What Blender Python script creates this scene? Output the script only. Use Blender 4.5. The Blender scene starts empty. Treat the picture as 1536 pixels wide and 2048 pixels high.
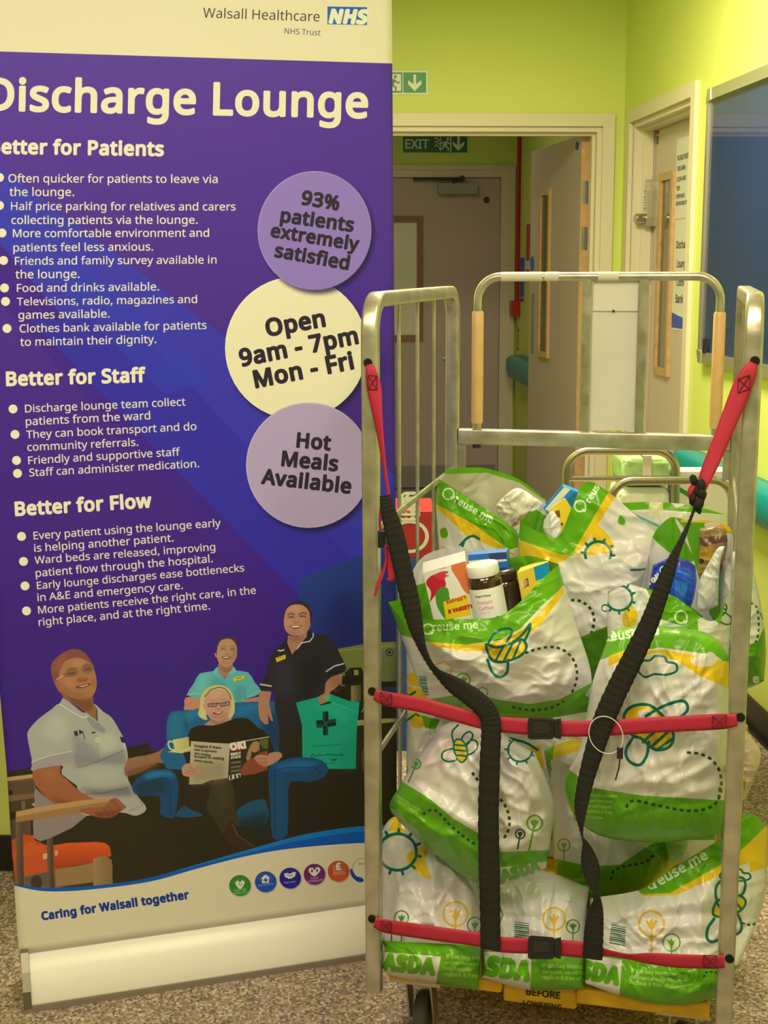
import bpy, bmesh, math, random
import numpy as np
from mathutils import Vector, Matrix, noise
random.seed(7)
SC = bpy.context.scene
COL = SC.collection
# ------------------------------------------------------------------ camera
FPX, PITCH, ROLL, CAMH = 2685.6, math.radians(10.334), math.radians(-0.264), 1.62
FW = np.array([0, math.cos(PITCH), -math.sin(PITCH)])
UP0 = np.array([0, math.sin(PITCH), math.cos(PITCH)])
RT0 = np.array([1.0, 0, 0])
CR = RT0*math.cos(ROLL) + UP0*math.sin(ROLL)
CU = -RT0*math.sin(ROLL) + UP0*math.cos(ROLL)
CAM = np.array([0, 0, CAMH])
cd = bpy.data.cameras.new('camera')
cd.sensor_fit = 'VERTICAL'; cd.sensor_height = 36.0; cd.sensor_width = 27.0
cd.lens = FPX/2048*36.0
cd.clip_start = 0.05; cd.clip_end = 60
cam = bpy.data.objects.new('camera', cd)
COL.objects.link(cam)
mw = Matrix.Identity(4)
for i in range(3):
    mw[i][0] = CR[i]; mw[i][1] = CU[i]; mw[i][2] = -FW[i]; mw[i][3] = CAM[i]
cam.matrix_world = mw
SC.camera = cam
# ------------------------------------------------------------------ light, world, exposure
vs = SC.view_settings
vs.view_transform = 'Standard'; vs.look = 'None'; vs.exposure = 0.0; vs.gamma = 1.0; vs.use_curve_mapping = False
wd = bpy.data.worlds.new('world'); SC.world = wd; wd.use_nodes = True
wd.node_tree.nodes['Background'].inputs[0].default_value = (1.0, 0.84, 0.46, 1)
wd.node_tree.nodes['Background'].inputs[1].default_value = 0.03
WARM = (1.0, 0.825, 0.50)
def area_light(name, loc, size, power, color=WARM, rot=(0, 0, 0)):
    l = bpy.data.lights.new(name, 'AREA'); l.shape = 'RECTANGLE'; l.size, l.size_y = size
    l.energy = power; l.color = color
    o = bpy.data.objects.new(name, l); COL.objects.link(o); o.location = loc; o.rotation_euler = rot
    return o
CEIL = 2.95
area_light('ceiling_panel_light_front', (-0.9, 0.9, CEIL-0.06), (1.2, 0.6), 48)
area_light('ceiling_panel_light_right', (0.40, 1.3, CEIL-0.06), (0.6, 1.2), 36)
area_light('ceiling_panel_light_behind', (-0.2, -1.2, CEIL-0.06), (1.8, 0.6), 40)
area_light('ceiling_panel_light_middle', (0.40, 4.2, CEIL-0.06), (0.6, 0.9), 92)
area_light('corridor_lamp', (0.1, 8.3, 2.70), (0.3, 0.3), 6.5, (1.0, 0.80, 0.52))
# ------------------------------------------------------------------ measuring helpers: a photo point on a real plane
def ray(px, py):
    return FW + CR*((px-768)/FPX) + CU*((1024-py)/FPX)
def on_plane(px, py, P, n):
    d = ray(px, py); n = np.asarray(n, float)
    return CAM + d*((np.asarray(P, float)-CAM) @ n)/(d @ n)
def at_y(px, py, Y):
    d = ray(px, py); return CAM + d*(Y/d[1])
# right wall, back wall
WTH = math.radians(3.99); WX = 1.3507
RW_N = np.array([math.cos(WTH), math.sin(WTH), 0]); RW_P = np.array([WX, 4.0, 0])
RW_D = np.array([-math.sin(WTH), math.cos(WTH), 0])       # along the wall, away from the camera
CORNER = on_plane(1252, 120, RW_P, RW_N); CORNER[2] = 0
BW_D = np.array([math.cos(WTH), math.sin(WTH), 0])        # along the back wall, to the right
BW_N = RW_D
def rw(px, py, off=0): return on_plane(px, py, RW_P - RW_N*off, RW_N)   # off = towards the room
def bw(px, py, off=0): return on_plane(px, py, CORNER + RW_D*off, BW_N) # off = beyond the wall
# roll cage frame
CYAW = math.radians(13.4785)
CEX = np.array([math.cos(CYAW), -math.sin(CYAW), 0]); CEY = np.array([math.sin(CYAW), math.cos(CYAW), 0])
CFL = np.array([-0.0241, 2.5204, 0]); CW, CD = 0.69, 0.8405
def cg(a, b, z): return CFL + CEX*a + CEY*b + np.array([0, 0, z])
def cgp(px, py, b): return on_plane(px, py, CFL + CEY*b, CEY)
def cg_inv(p): d = np.asarray(p)-CFL; return d@CEX, d@CEY, p[2]
# banner plane
BYAW = math.radians(16.686)
BD = np.array([math.cos(BYAW), math.sin(BYAW), 0]); BN = np.array([-math.sin(BYAW), math.cos(BYAW), 0])
BP0 = np.array([-0.8145, 2.7823, 0])
def bp(px, py, off=0): return on_plane(px, py, BP0 + BN*off, BN)
# ------------------------------------------------------------------ mesh helpers
def tag(o, label=None, cat=None, group=None, kind=None):
    if label: o['label'] = label
    if cat: o['category'] = cat
    if group: o['group'] = group
    if kind: o['kind'] = kind
    return o
def thing(name, loc, label, cat, group=None):
    o = bpy.data.objects.new(name, None); COL.objects.link(o)
    o.location = Vector([float(x) for x in loc]); o.empty_display_size = 0.1
    return tag(o, label, cat, group)
def worldloc(o):
    v = Vector(o.location)
    while o.parent: o = o.parent; v = v + o.location
    return v
class MB:
    def __init__(s): s.v = []; s.f = []; s.m = []; s.sm = []; s.uv = {}
    def add(s, verts, faces, mat=0, smooth=False, uvs=None):
        n = len(s.v); s.v += [tuple(float(c) for c in p) for p in verts]
        for f in faces: s.f.append([i+n for i in f]); s.m.append(mat); s.sm.append(smooth)
        if uvs is not None:
            for i, u in enumerate(uvs): s.uv[n+i] = u
        return s
    def box(s, c, ax, ay, az, mat=0):            # centre and three half-axes
        c = np.asarray(c, float); ax, ay, az = (np.asarray(q, float) for q in (ax, ay, az))
        if np.dot(np.cross(ax, ay), az) < 0: ax = -ax
        v = [c+ax*i+ay*j+az*k for k in (-1, 1) for j in (-1, 1) for i in (-1, 1)]
        return s.add(v, [(0, 2, 3, 1), (4, 5, 7, 6), (0, 1, 5, 4), (2, 6, 7, 3), (0, 4, 6, 2), (1, 3, 7, 5)], mat)
    def abox(s, lo, hi, mat=0):
        lo, hi = np.asarray(lo, float), np.asarray(hi, float); h = (hi-lo)/2
        return s.box((lo+hi)/2, (h[0], 0, 0), (0, h[1], 0), (0, 0, h[2]), mat)
    def prism(s, poly, ext, mat=0, smooth=False):   # planar loop of points, extruded by vector ext
        poly = [np.asarray(p, float) for p in poly]; ext = np.asarray(ext, float); n = len(poly)
        nr = np.zeros(3)
        for i in range(n): nr += np.cross(poly[i], poly[(i+1) % n])
        if nr @ ext > 0: poly = poly[::-1]
        v = poly + [p+ext for p in poly]
        f = [tuple(range(n)), tuple(range(2*n-1, n-1, -1))]
        s.add(v, f, mat, False)
        return s.add(v, [(i, i+n, (i+1) % n+n, (i+1) % n) for i in range(n)], mat, smooth)
    def sweep(s, path, sec, up=(0, 0, 1), mat=0, closed=False, smooth=True, twist=None, caps=True):
        path = [np.asarray(p, float) for p in path]; n = len(path); m = len(sec); rings = []
        up = np.asarray(up, float); prev = None
        for i, p in enumerate(path):
            a = path[(i-1) % n] if (closed or i > 0) else p
            b = path[(i+1) % n] if (closed or i < n-1) else p
            t = b-a; t = t/np.linalg.norm(t)
            r = (prev - t*(prev@t)) if prev is not None else np.cross(t, up)
            if np.linalg.norm(r) < 1e-5: r = np.cross(t, np.array([0.3, 1, 0.2]))
            r = r/np.linalg.norm(r); prev = r
            u = np.cross(r, t)
            sc = sec(i/(n-1)) if callable(sec) else sec
            rr, uu = r, u
            if twist is not None:
                w = twist(i/(n-1)); rr = r*math.cos(w)+u*math.sin(w); uu = -r*math.sin(w)+u*math.cos(w)
            rings.append([p+rr*x+uu*y for x, y in sc])
        m = len(rings[0]); v = [q for r in rings for q in r]; f = []
        for i in range(n if closed else n-1):
            j = (i+1) % n
            for k in range(m): f.append((i*m+k, i*m+(k+1) % m, j*m+(k+1) % m, j*m+k))
        s.add(v, f, mat, smooth)
        if not closed and caps:
            s.add(rings[0], [tuple(range(m-1, -1, -1))], mat); s.add(rings[-1], [tuple(range(m))], mat)
        return s
    def tube(s, path, r, seg=12, mat=0, closed=False, caps=True):
        sec = [(r*math.cos(2*math.pi*k/seg), r*math.sin(2*math.pi*k/seg)) for k in range(seg)]
        return s.sweep(path, sec, mat=mat, closed=closed, caps=caps)
    def lathe(s, prof, c, axis=(0, 0, 1), seg=28, mat=0, smooth=True):   # prof: (radius, height) bottom to top
        c = np.asarray(c, float); a = np.asarray(axis, float); a = a/np.linalg.norm(a)
        x = np.cross(a, (0.31, 0.9, 0.2)); x /= np.linalg.norm(x); y = np.cross(a, x); v = []
        for r, h in prof:
            for k in range(seg):
                t = 2*math.pi*k/seg; v.append(c+a*h+(x*math.cos(t)+y*math.sin(t))*r)
        f = [(i*seg+k, i*seg+(k+1) % seg, (i+1)*seg+(k+1) % seg, (i+1)*seg+k) for i in range(len(prof)-1) for k in range(seg)]
        s.add(v, f, mat, smooth)
        if prof[0][0] > 1e-6: s.add(v[:seg], [tuple(range(seg-1, -1, -1))], mat)
        if prof[-1][0] > 1e-6: s.add(v[-seg:], [tuple(range(seg))], mat)
        return s
    def build(s, name, mats, parent=None, origin=None, bevel=0, seg=2, weld=False, shade=None):
        if not isinstance(mats, (list, tuple)): mats = [mats]
        V = np.array(s.v, float)
        if parent is not None: org = np.array(worldloc(parent))
        elif origin is not None: org = np.asarray(origin, float)
        else: org = np.array([V[:, 0].mean(), V[:, 1].mean(), V[:, 2].min()])
        me = bpy.data.meshes.new(name); me.from_pydata([tuple(p) for p in (V-org)], [], s.f)
        for m in mats: me.materials.append(m)
        for p, mi, sm in zip(me.polygons, s.m, s.sm): p.material_index = mi; p.use_smooth = sm
        if s.uv:
            ul = me.uv_layers.new(name='print')
            for l in me.loops: ul.data[l.index].uv = s.uv.get(l.vertex_index, (0, 0))
        if weld:
            b = bmesh.new(); b.from_mesh(me); bmesh.ops.remove_doubles(b, verts=b.verts, dist=1e-5); b.to_mesh(me); b.free()
        me.update()
        o = bpy.data.objects.new(name, me); COL.objects.link(o)
        if parent is not None: o.parent = parent
        else: o.location = Vector([float(c) for c in org])
        if bevel:
            b = o.modifiers.new('bevel', 'BEVEL'); b.width = bevel; b.segments = seg; b.limit_method = 'ANGLE'; b.angle_limit = math.radians(40)
        return o
def rect_sec(w, d, r=0.004, n=3):          # rounded rectangle section, w across, d along up
    out = []
    for cx, cy, a0 in ((w/2-r, d/2-r, 0), (-w/2+r, d/2-r, 90), (-w/2+r, -d/2+r, 180), (w/2-r, -d/2+r, 270)):
        for k in range(n+1):
            a = math.radians(a0+90*k/n); out.append((cx+r*math.cos(a), cy+r*math.sin(a)))
    return out
def fillet(pts, r, n=6):
    pts = [np.asarray(p, float) for p in pts]; out = [pts[0]]
    for a, b, c in zip(pts, pts[1:], pts[2:]):
        u = (a-b); lu = np.linalg.norm(u); u /= lu; w = (c-b); lw = np.linalg.norm(w); w /= lw
        ang = math.acos(max(-1, min(1, u@w))); t = min(r/math.tan(ang/2), lu*.49, lw*.49); rr = t*math.tan(ang/2)
        bis = (u+w)/np.linalg.norm(u+w); cen = b+bis*(rr/math.sin(ang/2)); p0 = b+u*t-cen; p1 = b+w*t-cen
        tot = math.acos(max(-1, min(1, p0@p1/rr/rr)))
        for k in range(n+1):
            q = k/n; out.append(cen+(p0*math.sin((1-q)*tot)+p1*math.sin(q*tot))/math.sin(tot))
    out.append(pts[-1]); return out
def spline(pts, n=8, closed=False):        # Catmull-Rom through the points
    P = [np.asarray(p, float) for p in pts]; N = len(P); out = []
    for i in range(N if closed else N-1):
        p0 = P[(i-1) % N] if closed or i > 0 else P[0]*2-P[1]
        p1, p2 = P[i], P[(i+1) % N]
        p3 = P[(i+2) % N] if closed or i < N-2 else P[-1]*2-P[-2]
        for k in range(n):
            t = k/n; out.append(.5*((2*p1)+(-p0+p2)*t+(2*p0-5*p1+4*p2-p3)*t*t+(-p0+3*p1-3*p2+p3)*t**3))
    if not closed: out.append(P[-1])
    return out
# ------------------------------------------------------------------ colours: what a surface has when white paper reads (240,226,178) in the photo's light
def s2l(c): c = np.asarray(c, float)/255.0; return np.where(c <= .04045, c/12.92, ((c+.055)/1.055)**2.4)
def l2s(c): c = np.clip(c, 0, 1); return np.where(c <= .0031308, c*12.92, 1.055*c**(1/2.4)-.055)
WHITE = s2l((242, 228, 180))/0.80
def alb(rgb, k=1.0): return np.clip(s2l(rgb)/WHITE*k, 0.0, 0.92)
def rgba(c): return (float(c[0]), float(c[1]), float(c[2]), 1.0)
def mat(name, rgb, rough=.6, metal=0.0, k=1.0, raw=False, spec=.5, bump=None, coat=0, sheen=0, noise_amt=0, noise_scale=20, trans=0):
    m = bpy.data.materials.new(name); m.use_nodes = True; nt = m.node_tree; b = nt.nodes['Principled BSDF']
    c = np.asarray(rgb, float) if raw else alb(rgb, k)
    b.inputs['Base Color'].default_value = rgba(c); b.inputs['Roughness'].default_value = rough; b.inputs['Metallic'].default_value = metal
    b.inputs['Specular IOR Level'].default_value = spec; b.inputs['Coat Weight'].default_value = coat; b.inputs['Sheen Weight'].default_value = sheen
    tc = nt.nodes.new('ShaderNodeTexCoord')
    if noise_amt:
        n = nt.nodes.new('ShaderNodeTexNoise'); n.inputs['Scale'].default_value = noise_scale; n.inputs['Detail'].default_value = 6
        nt.links.new(tc.outputs['Object'], n.inputs['Vector'])
        r = nt.nodes.new('ShaderNodeValToRGB'); r.color_ramp.elements[0].position = .3; r.color_ramp.elements[1].position = .7
        r.color_ramp.elements[0].color = rgba(c*(1-noise_amt)); r.color_ramp.elements[1].color = rgba(np.clip(c*(1+noise_amt), 0, 1))
        nt.links.new(n.outputs['Fac'], r.inputs['Fac']); nt.links.new(r.outputs['Color'], b.inputs['Base Color'])
    if bump:
        n = nt.nodes.new('ShaderNodeTexNoise'); n.inputs['Scale'].default_value = bump[0]; n.inputs['Detail'].default_value = 4
        nt.links.new(tc.outputs['Object'], n.inputs['Vector'])
        bp_ = nt.nodes.new('ShaderNodeBump'); bp_.inputs['Strength'].default_value = bump[1]; bp_.inputs['Distance'].default_value = .002
        nt.links.new(n.outputs['Fac'], bp_.inputs['Height']); nt.links.new(bp_.outputs['Normal'], b.inputs['Normal'])
    return m
# ------------------------------------------------------------------ a small painter for printed artwork (banner, bags, cartons)
import os
from mathutils.geometry import interpolate_bezier
try:
    FONT = bpy.data.fonts.load(os.path.join(bpy.utils.system_resource('DATAFILES', path='fonts'), 'NotoSansHebrew-Regular.woff2'))
except Exception:
    FONT = None
_GL = {}
def outlines(txt, track=1.0):
    if (txt, track) in _GL: return _GL[txt, track]
    c = bpy.data.curves.new('lettering', 'FONT'); c.body = txt; c.size = 1.0; c.space_character = track
    if FONT: c.font = FONT
    o = bpy.data.objects.new('lettering', c); COL.objects.link(o)
    dg = bpy.context.evaluated_depsgraph_get(); cu = o.evaluated_get(dg).to_curve(dg)
    loops = []
    for sp in cu.splines:
        bz = sp.bezier_points; n = len(bz); pts = []
        for i in range(n):
            a, b = bz[i], bz[(i+1) % n]
            q = interpolate_bezier(a.co, a.handle_right, b.handle_left, b.co, 7)
            pts += [(p.x, p.y) for p in q[:-1]]
        if len(pts) > 2: loops.append(np.array(pts))
    o.to_curve_clear() if hasattr(o, 'to_curve_clear') else None
    bpy.data.objects.remove(o); bpy.data.curves.remove(c)
    _GL[txt, track] = loops
    return loops
def blur(m, r):
    r = max(1, int(r))
    for _ in range(3):
        for ax in (0, 1):
            p = np.pad(m, [(r+1, r) if a == ax else (0, 0) for a in (0, 1)], mode='edge').cumsum(ax)
            m = (np.take(p, range(2*r+1, p.shape[ax]), ax)-np.take(p, range(0, p.shape[ax]-2*r-1), ax))/(2*r+1)
    return m
class Canvas:
    SS = 3
    def __init__(s, x0, y0, x1, y1, k, bg):
        s.x0, s.y0, s.x1, s.y1, s.k = x0, y0, x1, y1, k
        s.W, s.H = int(round((x1-x0)*k)), int(round((y1-y0)*k))
        s.a = np.empty((s.H, s.W, 3), np.float32); s.a[:] = bg
        s.T = lambda x, y: (x, y)
    def use(s, sc=None, ox=0, oy=0):                     # draw in the coordinates of an enlarged detail
        s.T = (lambda x, y: (x, y)) if sc is None else (lambda x, y: (x/sc+ox, y/sc+oy))
        s.f = 1 if sc is None else 1/sc
        return s
    f = 1
    def px(s, P):
        P = np.asarray(P, float); x, y = s.T(P[:, 0], P[:, 1]); return np.stack([(x-s.x0)*s.k, (y-s.y0)*s.k], 1)
    def cov(s, loops):
        E = np.concatenate([np.concatenate([L, np.roll(L, -1, 0)], 1) for L in loops])
        sw = E[:, 1] > E[:, 3]; E[sw] = E[sw][:, [2, 3, 0, 1]]
        c0 = max(0, int(np.floor(min(E[:, 0].min(), E[:, 2].min())))-1); c1 = min(s.W, int(np.ceil(max(E[:, 0].max(), E[:, 2].max())))+2)
        r0 = max(0, int(np.floor(E[:, 1].min()))-1); r1 = min(s.H, int(np.ceil(E[:, 3].max()))+2)
        if c1 <= c0 or r1 <= r0: return None
        S = s.SS; j0 = np.ceil(E[:, 1]*S-.5).astype(int); j1 = np.ceil(E[:, 3]*S-.5).astype(int)
        j0 = np.clip(j0, r0*S, r1*S); j1 = np.clip(j1, r0*S, r1*S); n = np.maximum(j1-j0, 0)
        if n.sum() == 0: return None
        e = np.repeat(np.arange(len(E)), n); off = np.arange(n.sum())-np.repeat(np.cumsum(n)-n, n); j = j0[e]+off
        y = (j+.5)/S; x = E[e, 0]+(y-E[e, 1])*(E[e, 2]-E[e, 0])/np.maximum(E[e, 3]-E[e, 1], 1e-9)
        o = np.lexsort((x, j)); j = j[o]-r0*S; x = np.clip(x[o]-c0, 0, c1-c0-1e-3)
        first = np.r_[True, j[1:] != j[:-1]]; st = np.maximum.accumulate(np.where(first, np.arange(len(j)), 0))
        sg = np.where((np.arange(len(j))-st) % 2 == 0, 1.0, -1.0)
        D = np.zeros(((r1-r0)*S, c1-c0+2)); i = np.floor(x).astype(int); fr = x-i
        np.add.at(D, (j, i), sg*(1-fr)); np.add.at(D, (j, i+1), sg*fr)
        m = np.clip(np.cumsum(D, 1)[:, :c1-c0], 0, 1).reshape(r1-r0, S, c1-c0).mean(1)
        return r0, c0, m
    def comp(s, r, col, al=1.0, soft=0, grad=None):
        if r is None: return
        r0, c0, m = r
        if soft:
            p = int(soft*s.k*3)+2; a0, b0 = max(0, r0-p), max(0, c0-p); a1, b1 = min(s.H, r0+m.shape[0]+p), min(s.W, c0+m.shape[1]+p)
            M = np.zeros((a1-a0, b1-b0)); M[r0-a0:r0-a0+m.shape[0], c0-b0:c0-b0+m.shape[1]] = m
            m = blur(M, soft*s.k); r0, c0 = a0, b0
        v = s.a[r0:r0+m.shape[0], c0:c0+m.shape[1]]
        m = m[:v.shape[0], :v.shape[1], None]*al
        c = np.asarray(col, np.float32)
        if grad is not None:                              # grad = ((x,y), (x,y), colour2)
            p0, p1, c2 = grad; q = s.px([p0, p1]); d = q[1]-q[0]
            X, Y = np.meshgrid(np.arange(v.shape[1])+c0, np.arange(v.shape[0])+r0)
            t = np.clip(((X-q[0, 0])*d[0]+(Y-q[0, 1])*d[1])/(d@d), 0, 1)[..., None]
            c = c*(1-t)+np.asarray(c2, np.float32)*t
        v[:] = v*(1-m)+c*m
    def poly(s, P, col, al=1.0, soft=0, grad=None, smooth=0):
        if smooth: P = np.array(spline(P, smooth, True))
        s.comp(s.cov([s.px(P)]), col, al, soft*s.f, grad)
    def ell(s, cx, cy, rx, ry, col, al=1.0, soft=0, rot=0, grad=None):
        t = np.linspace(0, 2*math.pi, 48, endpoint=False); c, d = math.cos(rot), math.sin(rot)
        s.poly(np.stack([cx+rx*np.cos(t)*c-ry*np.sin(t)*d, cy+rx*np.cos(t)*d+ry*np.sin(t)*c], 1), col, al, soft, grad)
    def line(s, P, w, col, al=1.0, closed=False, dash=None, smooth=0, soft=0, cap=True):
        if smooth: P = np.array(spline(P, smooth, closed)); 
        Q = s.px(P); w = w*s.k*s.f
        if closed: Q = np.concatenate([Q, Q[:1]])
        segs = [(a, b) for a, b in zip(Q, Q[1:])]
        if dash:
            on, offd = dash[0]*s.k*s.f, dash[1]*s.k*s.f; out = []; pos = 0
            for a, b in segs:
                L = np.linalg.norm(b-a)
                if L < 1e-6: continue
                t = 0
                while t < L:
                    ph = pos % (on+offd)
                    if ph < on-1e-6: d = min(on-ph, L-t); out.append((a+(b-a)*t/L, a+(b-a)*(t+d)/L))
                    else: d = min(on+offd-ph, L-t)
                    d = max(d, 1e-4); t += d; pos += d
            segs = out; cap = False
        if not segs: return
        A = np.array([x for x, _ in segs]); B = np.array([x for _, x in segs]); p = w/2+2
        c0 = max(0, int(min(A[:, 0].min(), B[:, 0].min())-p)); c1 = min(s.W, int(max(A[:, 0].max(), B[:, 0].max())+p)+1)
        r0 = max(0, int(min(A[:, 1].min(), B[:, 1].min())-p)); r1 = min(s.H, int(max(A[:, 1].max(), B[:, 1].max())+p)+1)
        if c1 <= c0 or r1 <= r0: return
        M = np.zeros((r1-r0, c1-c0))
        for a, b in zip(A, B):
            x0, x1 = max(c0, int(min(a[0], b[0])-p)), min(c1, int(max(a[0], b[0])+p)+1); y0, y1 = max(r0, int(min(a[1], b[1])-p)), min(r1, int(max(a[1], b[1])+p)+1)
            if x1 <= x0 or y1 <= y0: continue
            X, Y = np.meshgrid(np.arange(x0, x1)+.5-a[0], np.arange(y0, y1)+.5-a[1]); d = b-a; L2 = max(d@d, 1e-9)
            t = (X*d[0]+Y*d[1])/L2
            if cap: t = np.clip(t, 0, 1); q = np.clip(w/2-np.hypot(X-d[0]*t, Y-d[1]*t)+.5, 0, 1)
            else:
                L = math.sqrt(L2); q = np.clip(w/2-np.abs(X*d[1]-Y*d[0])/L+.5, 0, 1)*np.clip(np.minimum(t*L, (1-t)*L)+.5, 0, 1)
            v = M[y0-r0:y1-r0, x0-c0:x1-c0]; np.maximum(v, q, out=v)
        s.comp((r0, c0, M), col, al, soft*s.f)
    def text(s, t, a, b, col, bold=0, ky=1.0, slant=0, al=1.0):  # ink runs from baseline point a to baseline point b
        L = outlines(t, 1.0+bold*1.6 if bold > .02 else 1.0)
        if not L: return
        allp = np.concatenate(L); x0, x1 = allp[:, 0].min(), allp[:, 0].max()
        a, b = np.asarray(a, float), np.asarray(b, float); d = b-a; k = np.linalg.norm(d)/(x1-x0); u = d/np.linalg.norm(d); n = np.array([u[1], -u[0]])
        out = []
        for q in L:
            xx = (q[:, 0]-x0)*k+q[:, 1]*k*slant; yy = q[:, 1]*k*ky
            out.append(s.px(a+xx[:, None]*u+yy[:, None]*n))
        r = s.cov(out)
        if r is None: return
        if bold:
            w = bold*k; r0, c0, m = r; M = s.cov_line(out, w*s.k*s.f*2, r)
            r = M
        s.comp(r, col, al)
    def cov_line(s, loops, w, r):
        r0, c0, m = r; p = int(w)+2; a0, b0 = max(0, r0-p), max(0, c0-p); a1, b1 = min(s.H, r0+m.shape[0]+p), min(s.W, c0+m.shape[1]+p)
        M = np.zeros((a1-a0, b1-b0)); M[r0-a0:r0-a0+m.shape[0], c0-b0:c0-b0+m.shape[1]] = m
        h = w/2
        for L in loops:
            for a, b in zip(L, np.roll(L, -1, 0)):
                x0, x1 = max(b0, int(min(a[0], b[0])-h-1)), min(b1, int(max(a[0], b[0])+h+2)); y0, y1 = max(a0, int(min(a[1], b[1])-h-1)), min(a1, int(max(a[1], b[1])+h+2))
                if x1 <= x0 or y1 <= y0: continue
                X, Y = np.meshgrid(np.arange(x0, x1)+.5-a[0], np.arange(y0, y1)+.5-a[1]); d = b-a
                t = np.clip((X*d[0]+Y*d[1])/max(d@d, 1e-9), 0, 1); q = np.clip(h-np.hypot(X-d[0]*t, Y-d[1]*t)+.5, 0, 1)
                v = M[y0-a0:y1-a0, x0-b0:x1-b0]; np.maximum(v, q, out=v)
        return a0, b0, M
    def uv(s, px, py): return ((px-s.x0)/(s.x1-s.x0), 1-(py-s.y0)/(s.y1-s.y0))
    def image(s, name, k=1.0):
        lin = np.clip(s2l(np.clip(s.a, 0, 255))/WHITE*k, 0, .92)
        im = bpy.data.images.new(name, s.W, s.H); im.colorspace_settings.name = 'sRGB'
        buf = np.ones((s.H, s.W, 4), np.float32); buf[..., :3] = l2s(lin)[::-1]
        im.pixels.foreach_set(buf.ravel()); im.update(); im.pack()
        return im
def print_mat(name, im, rough=.5, spec=.5, coat=0, bump=None, translucent=0):
    m = bpy.data.materials.new(name); m.use_nodes = True; nt = m.node_tree; b = nt.nodes['Principled BSDF']
    t = nt.nodes.new('ShaderNodeTexImage'); t.image = im; t.extension = 'EXTEND'
    u = nt.nodes.new('ShaderNodeUVMap'); u.uv_map = 'print'; nt.links.new(u.outputs['UV'], t.inputs['Vector'])
    nt.links.new(t.outputs['Color'], b.inputs['Base Color'])
    b.inputs['Roughness'].default_value = rough; b.inputs['Specular IOR Level'].default_value = spec; b.inputs['Coat Weight'].default_value = coat
    b.inputs['Coat Roughness'].default_value = .15
    if bump:
        tc = nt.nodes.new('ShaderNodeTexCoord'); prev = None
        for sc, st, kind in bump:
            if kind == 'v':
                n = nt.nodes.new('ShaderNodeTexVoronoi'); n.feature = 'F1'; n.inputs['Scale'].default_value = sc; out = n.outputs['Distance']
                w = nt.nodes.new('ShaderNodeTexNoise'); w.inputs['Scale'].default_value = sc*.6; nt.links.new(tc.outputs['Object'], w.inputs['Vector'])
                mx = nt.nodes.new('ShaderNodeVectorMath'); mx.operation = 'MULTIPLY_ADD'; mx.inputs[1].default_value = (.12, .12, .12)
                nt.links.new(w.outputs['Color'], mx.inputs[0]); nt.links.new(tc.outputs['Object'], mx.inputs[2]); nt.links.new(mx.outputs[0], n.inputs['Vector'])
            else:
                n = nt.nodes.new('ShaderNodeTexNoise'); n.inputs['Scale'].default_value = sc; n.inputs['Detail'].default_value = 3; out = n.outputs['Fac']
                vec = tc.outputs['Object']
                if isinstance(kind, tuple):                # long creases running one way
                    n.noise_type = 'RIDGED_MULTIFRACTAL'; n.inputs['Detail'].default_value = 2; n.inputs['Distortion'].default_value = .25
                    mp = nt.nodes.new('ShaderNodeMapping'); mp.inputs['Rotation'].default_value = (0, math.radians(kind[0]), 0); mp.inputs['Scale'].default_value = (1, 1, kind[1])
                    nt.links.new(vec, mp.inputs['Vector']); vec = mp.outputs['Vector']
                nt.links.new(vec, n.inputs['Vector'])
            bn = nt.nodes.new('ShaderNodeBump'); bn.inputs['Strength'].default_value = st; bn.inputs['Distance'].default_value = .01
            nt.links.new(out, bn.inputs['Height'])
            if prev: nt.links.new(prev.outputs['Normal'], bn.inputs['Normal'])
            prev = bn
        nt.links.new(prev.outputs['Normal'], b.inputs['Normal'])
    if translucent:
        tr = nt.nodes.new('ShaderNodeBsdfTranslucent'); mix = nt.nodes.new('ShaderNodeMixShader'); mix.inputs[0].default_value = translucent
        nt.links.new(t.outputs['Color'], tr.inputs['Color']); nt.links.new(b.outputs[0], mix.inputs[1]); nt.links.new(tr.outputs[0], mix.inputs[2])
        nt.links.new(mix.outputs[0], nt.nodes['Material Output'].inputs['Surface'])
    return m
# ------------------------------------------------------------------ the room
def struct(mb, name, mats, label, origin=None, parent=None, **k):
    o = mb.build(name, mats, parent, origin, **k)
    if parent is None: tag(o, label, 'structure' if not label else label.split()[-1], kind='structure')
    return o
def stag(o, label, cat): return tag(o, label, cat, kind='structure')
M_LIME = mat('lime_paint', (216, 218, 96), rough=.55, bump=(180, .12))
M_CREAM = mat('cream_paint', (226, 206, 154), rough=.42)
M_DOOR = mat('pale_laminate', (216, 190, 150), rough=.4, noise_amt=.03, noise_scale=60)
M_DOORB = mat('mauve_laminate', (196, 168, 140), rough=.45, noise_amt=.03, noise_scale=60)
M_CEIL = mat('ceiling_tile', (235, 225, 185), rough=.9)
M_BLACK = mat('black_vinyl', (26, 24, 20), rough=.45)
M_OAK = mat('light_wood', (205, 160, 95), rough=.45, noise_amt=.12, noise_scale=30)
M_OAKD = mat('dark_wood_bead', (150, 105, 66), rough=.5, noise_amt=.12, noise_scale=30)
M_STEEL = mat('satin_steel', (.52, .52, .50), raw=True, rough=.32, metal=1.0)
M_TEAL = mat('teal_plastic', (0, 138, 120), rough=.35)
M_RED = mat('signal_red', (190, 22, 24), rough=.35)
M_WHITE = mat('white_plastic', (238, 226, 186), rough=.4)
M_PAPER = mat('paper', (234, 222, 178), rough=.8)
M_DARK = mat('dark_plastic', (40, 38, 34), rough=.4)
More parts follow.
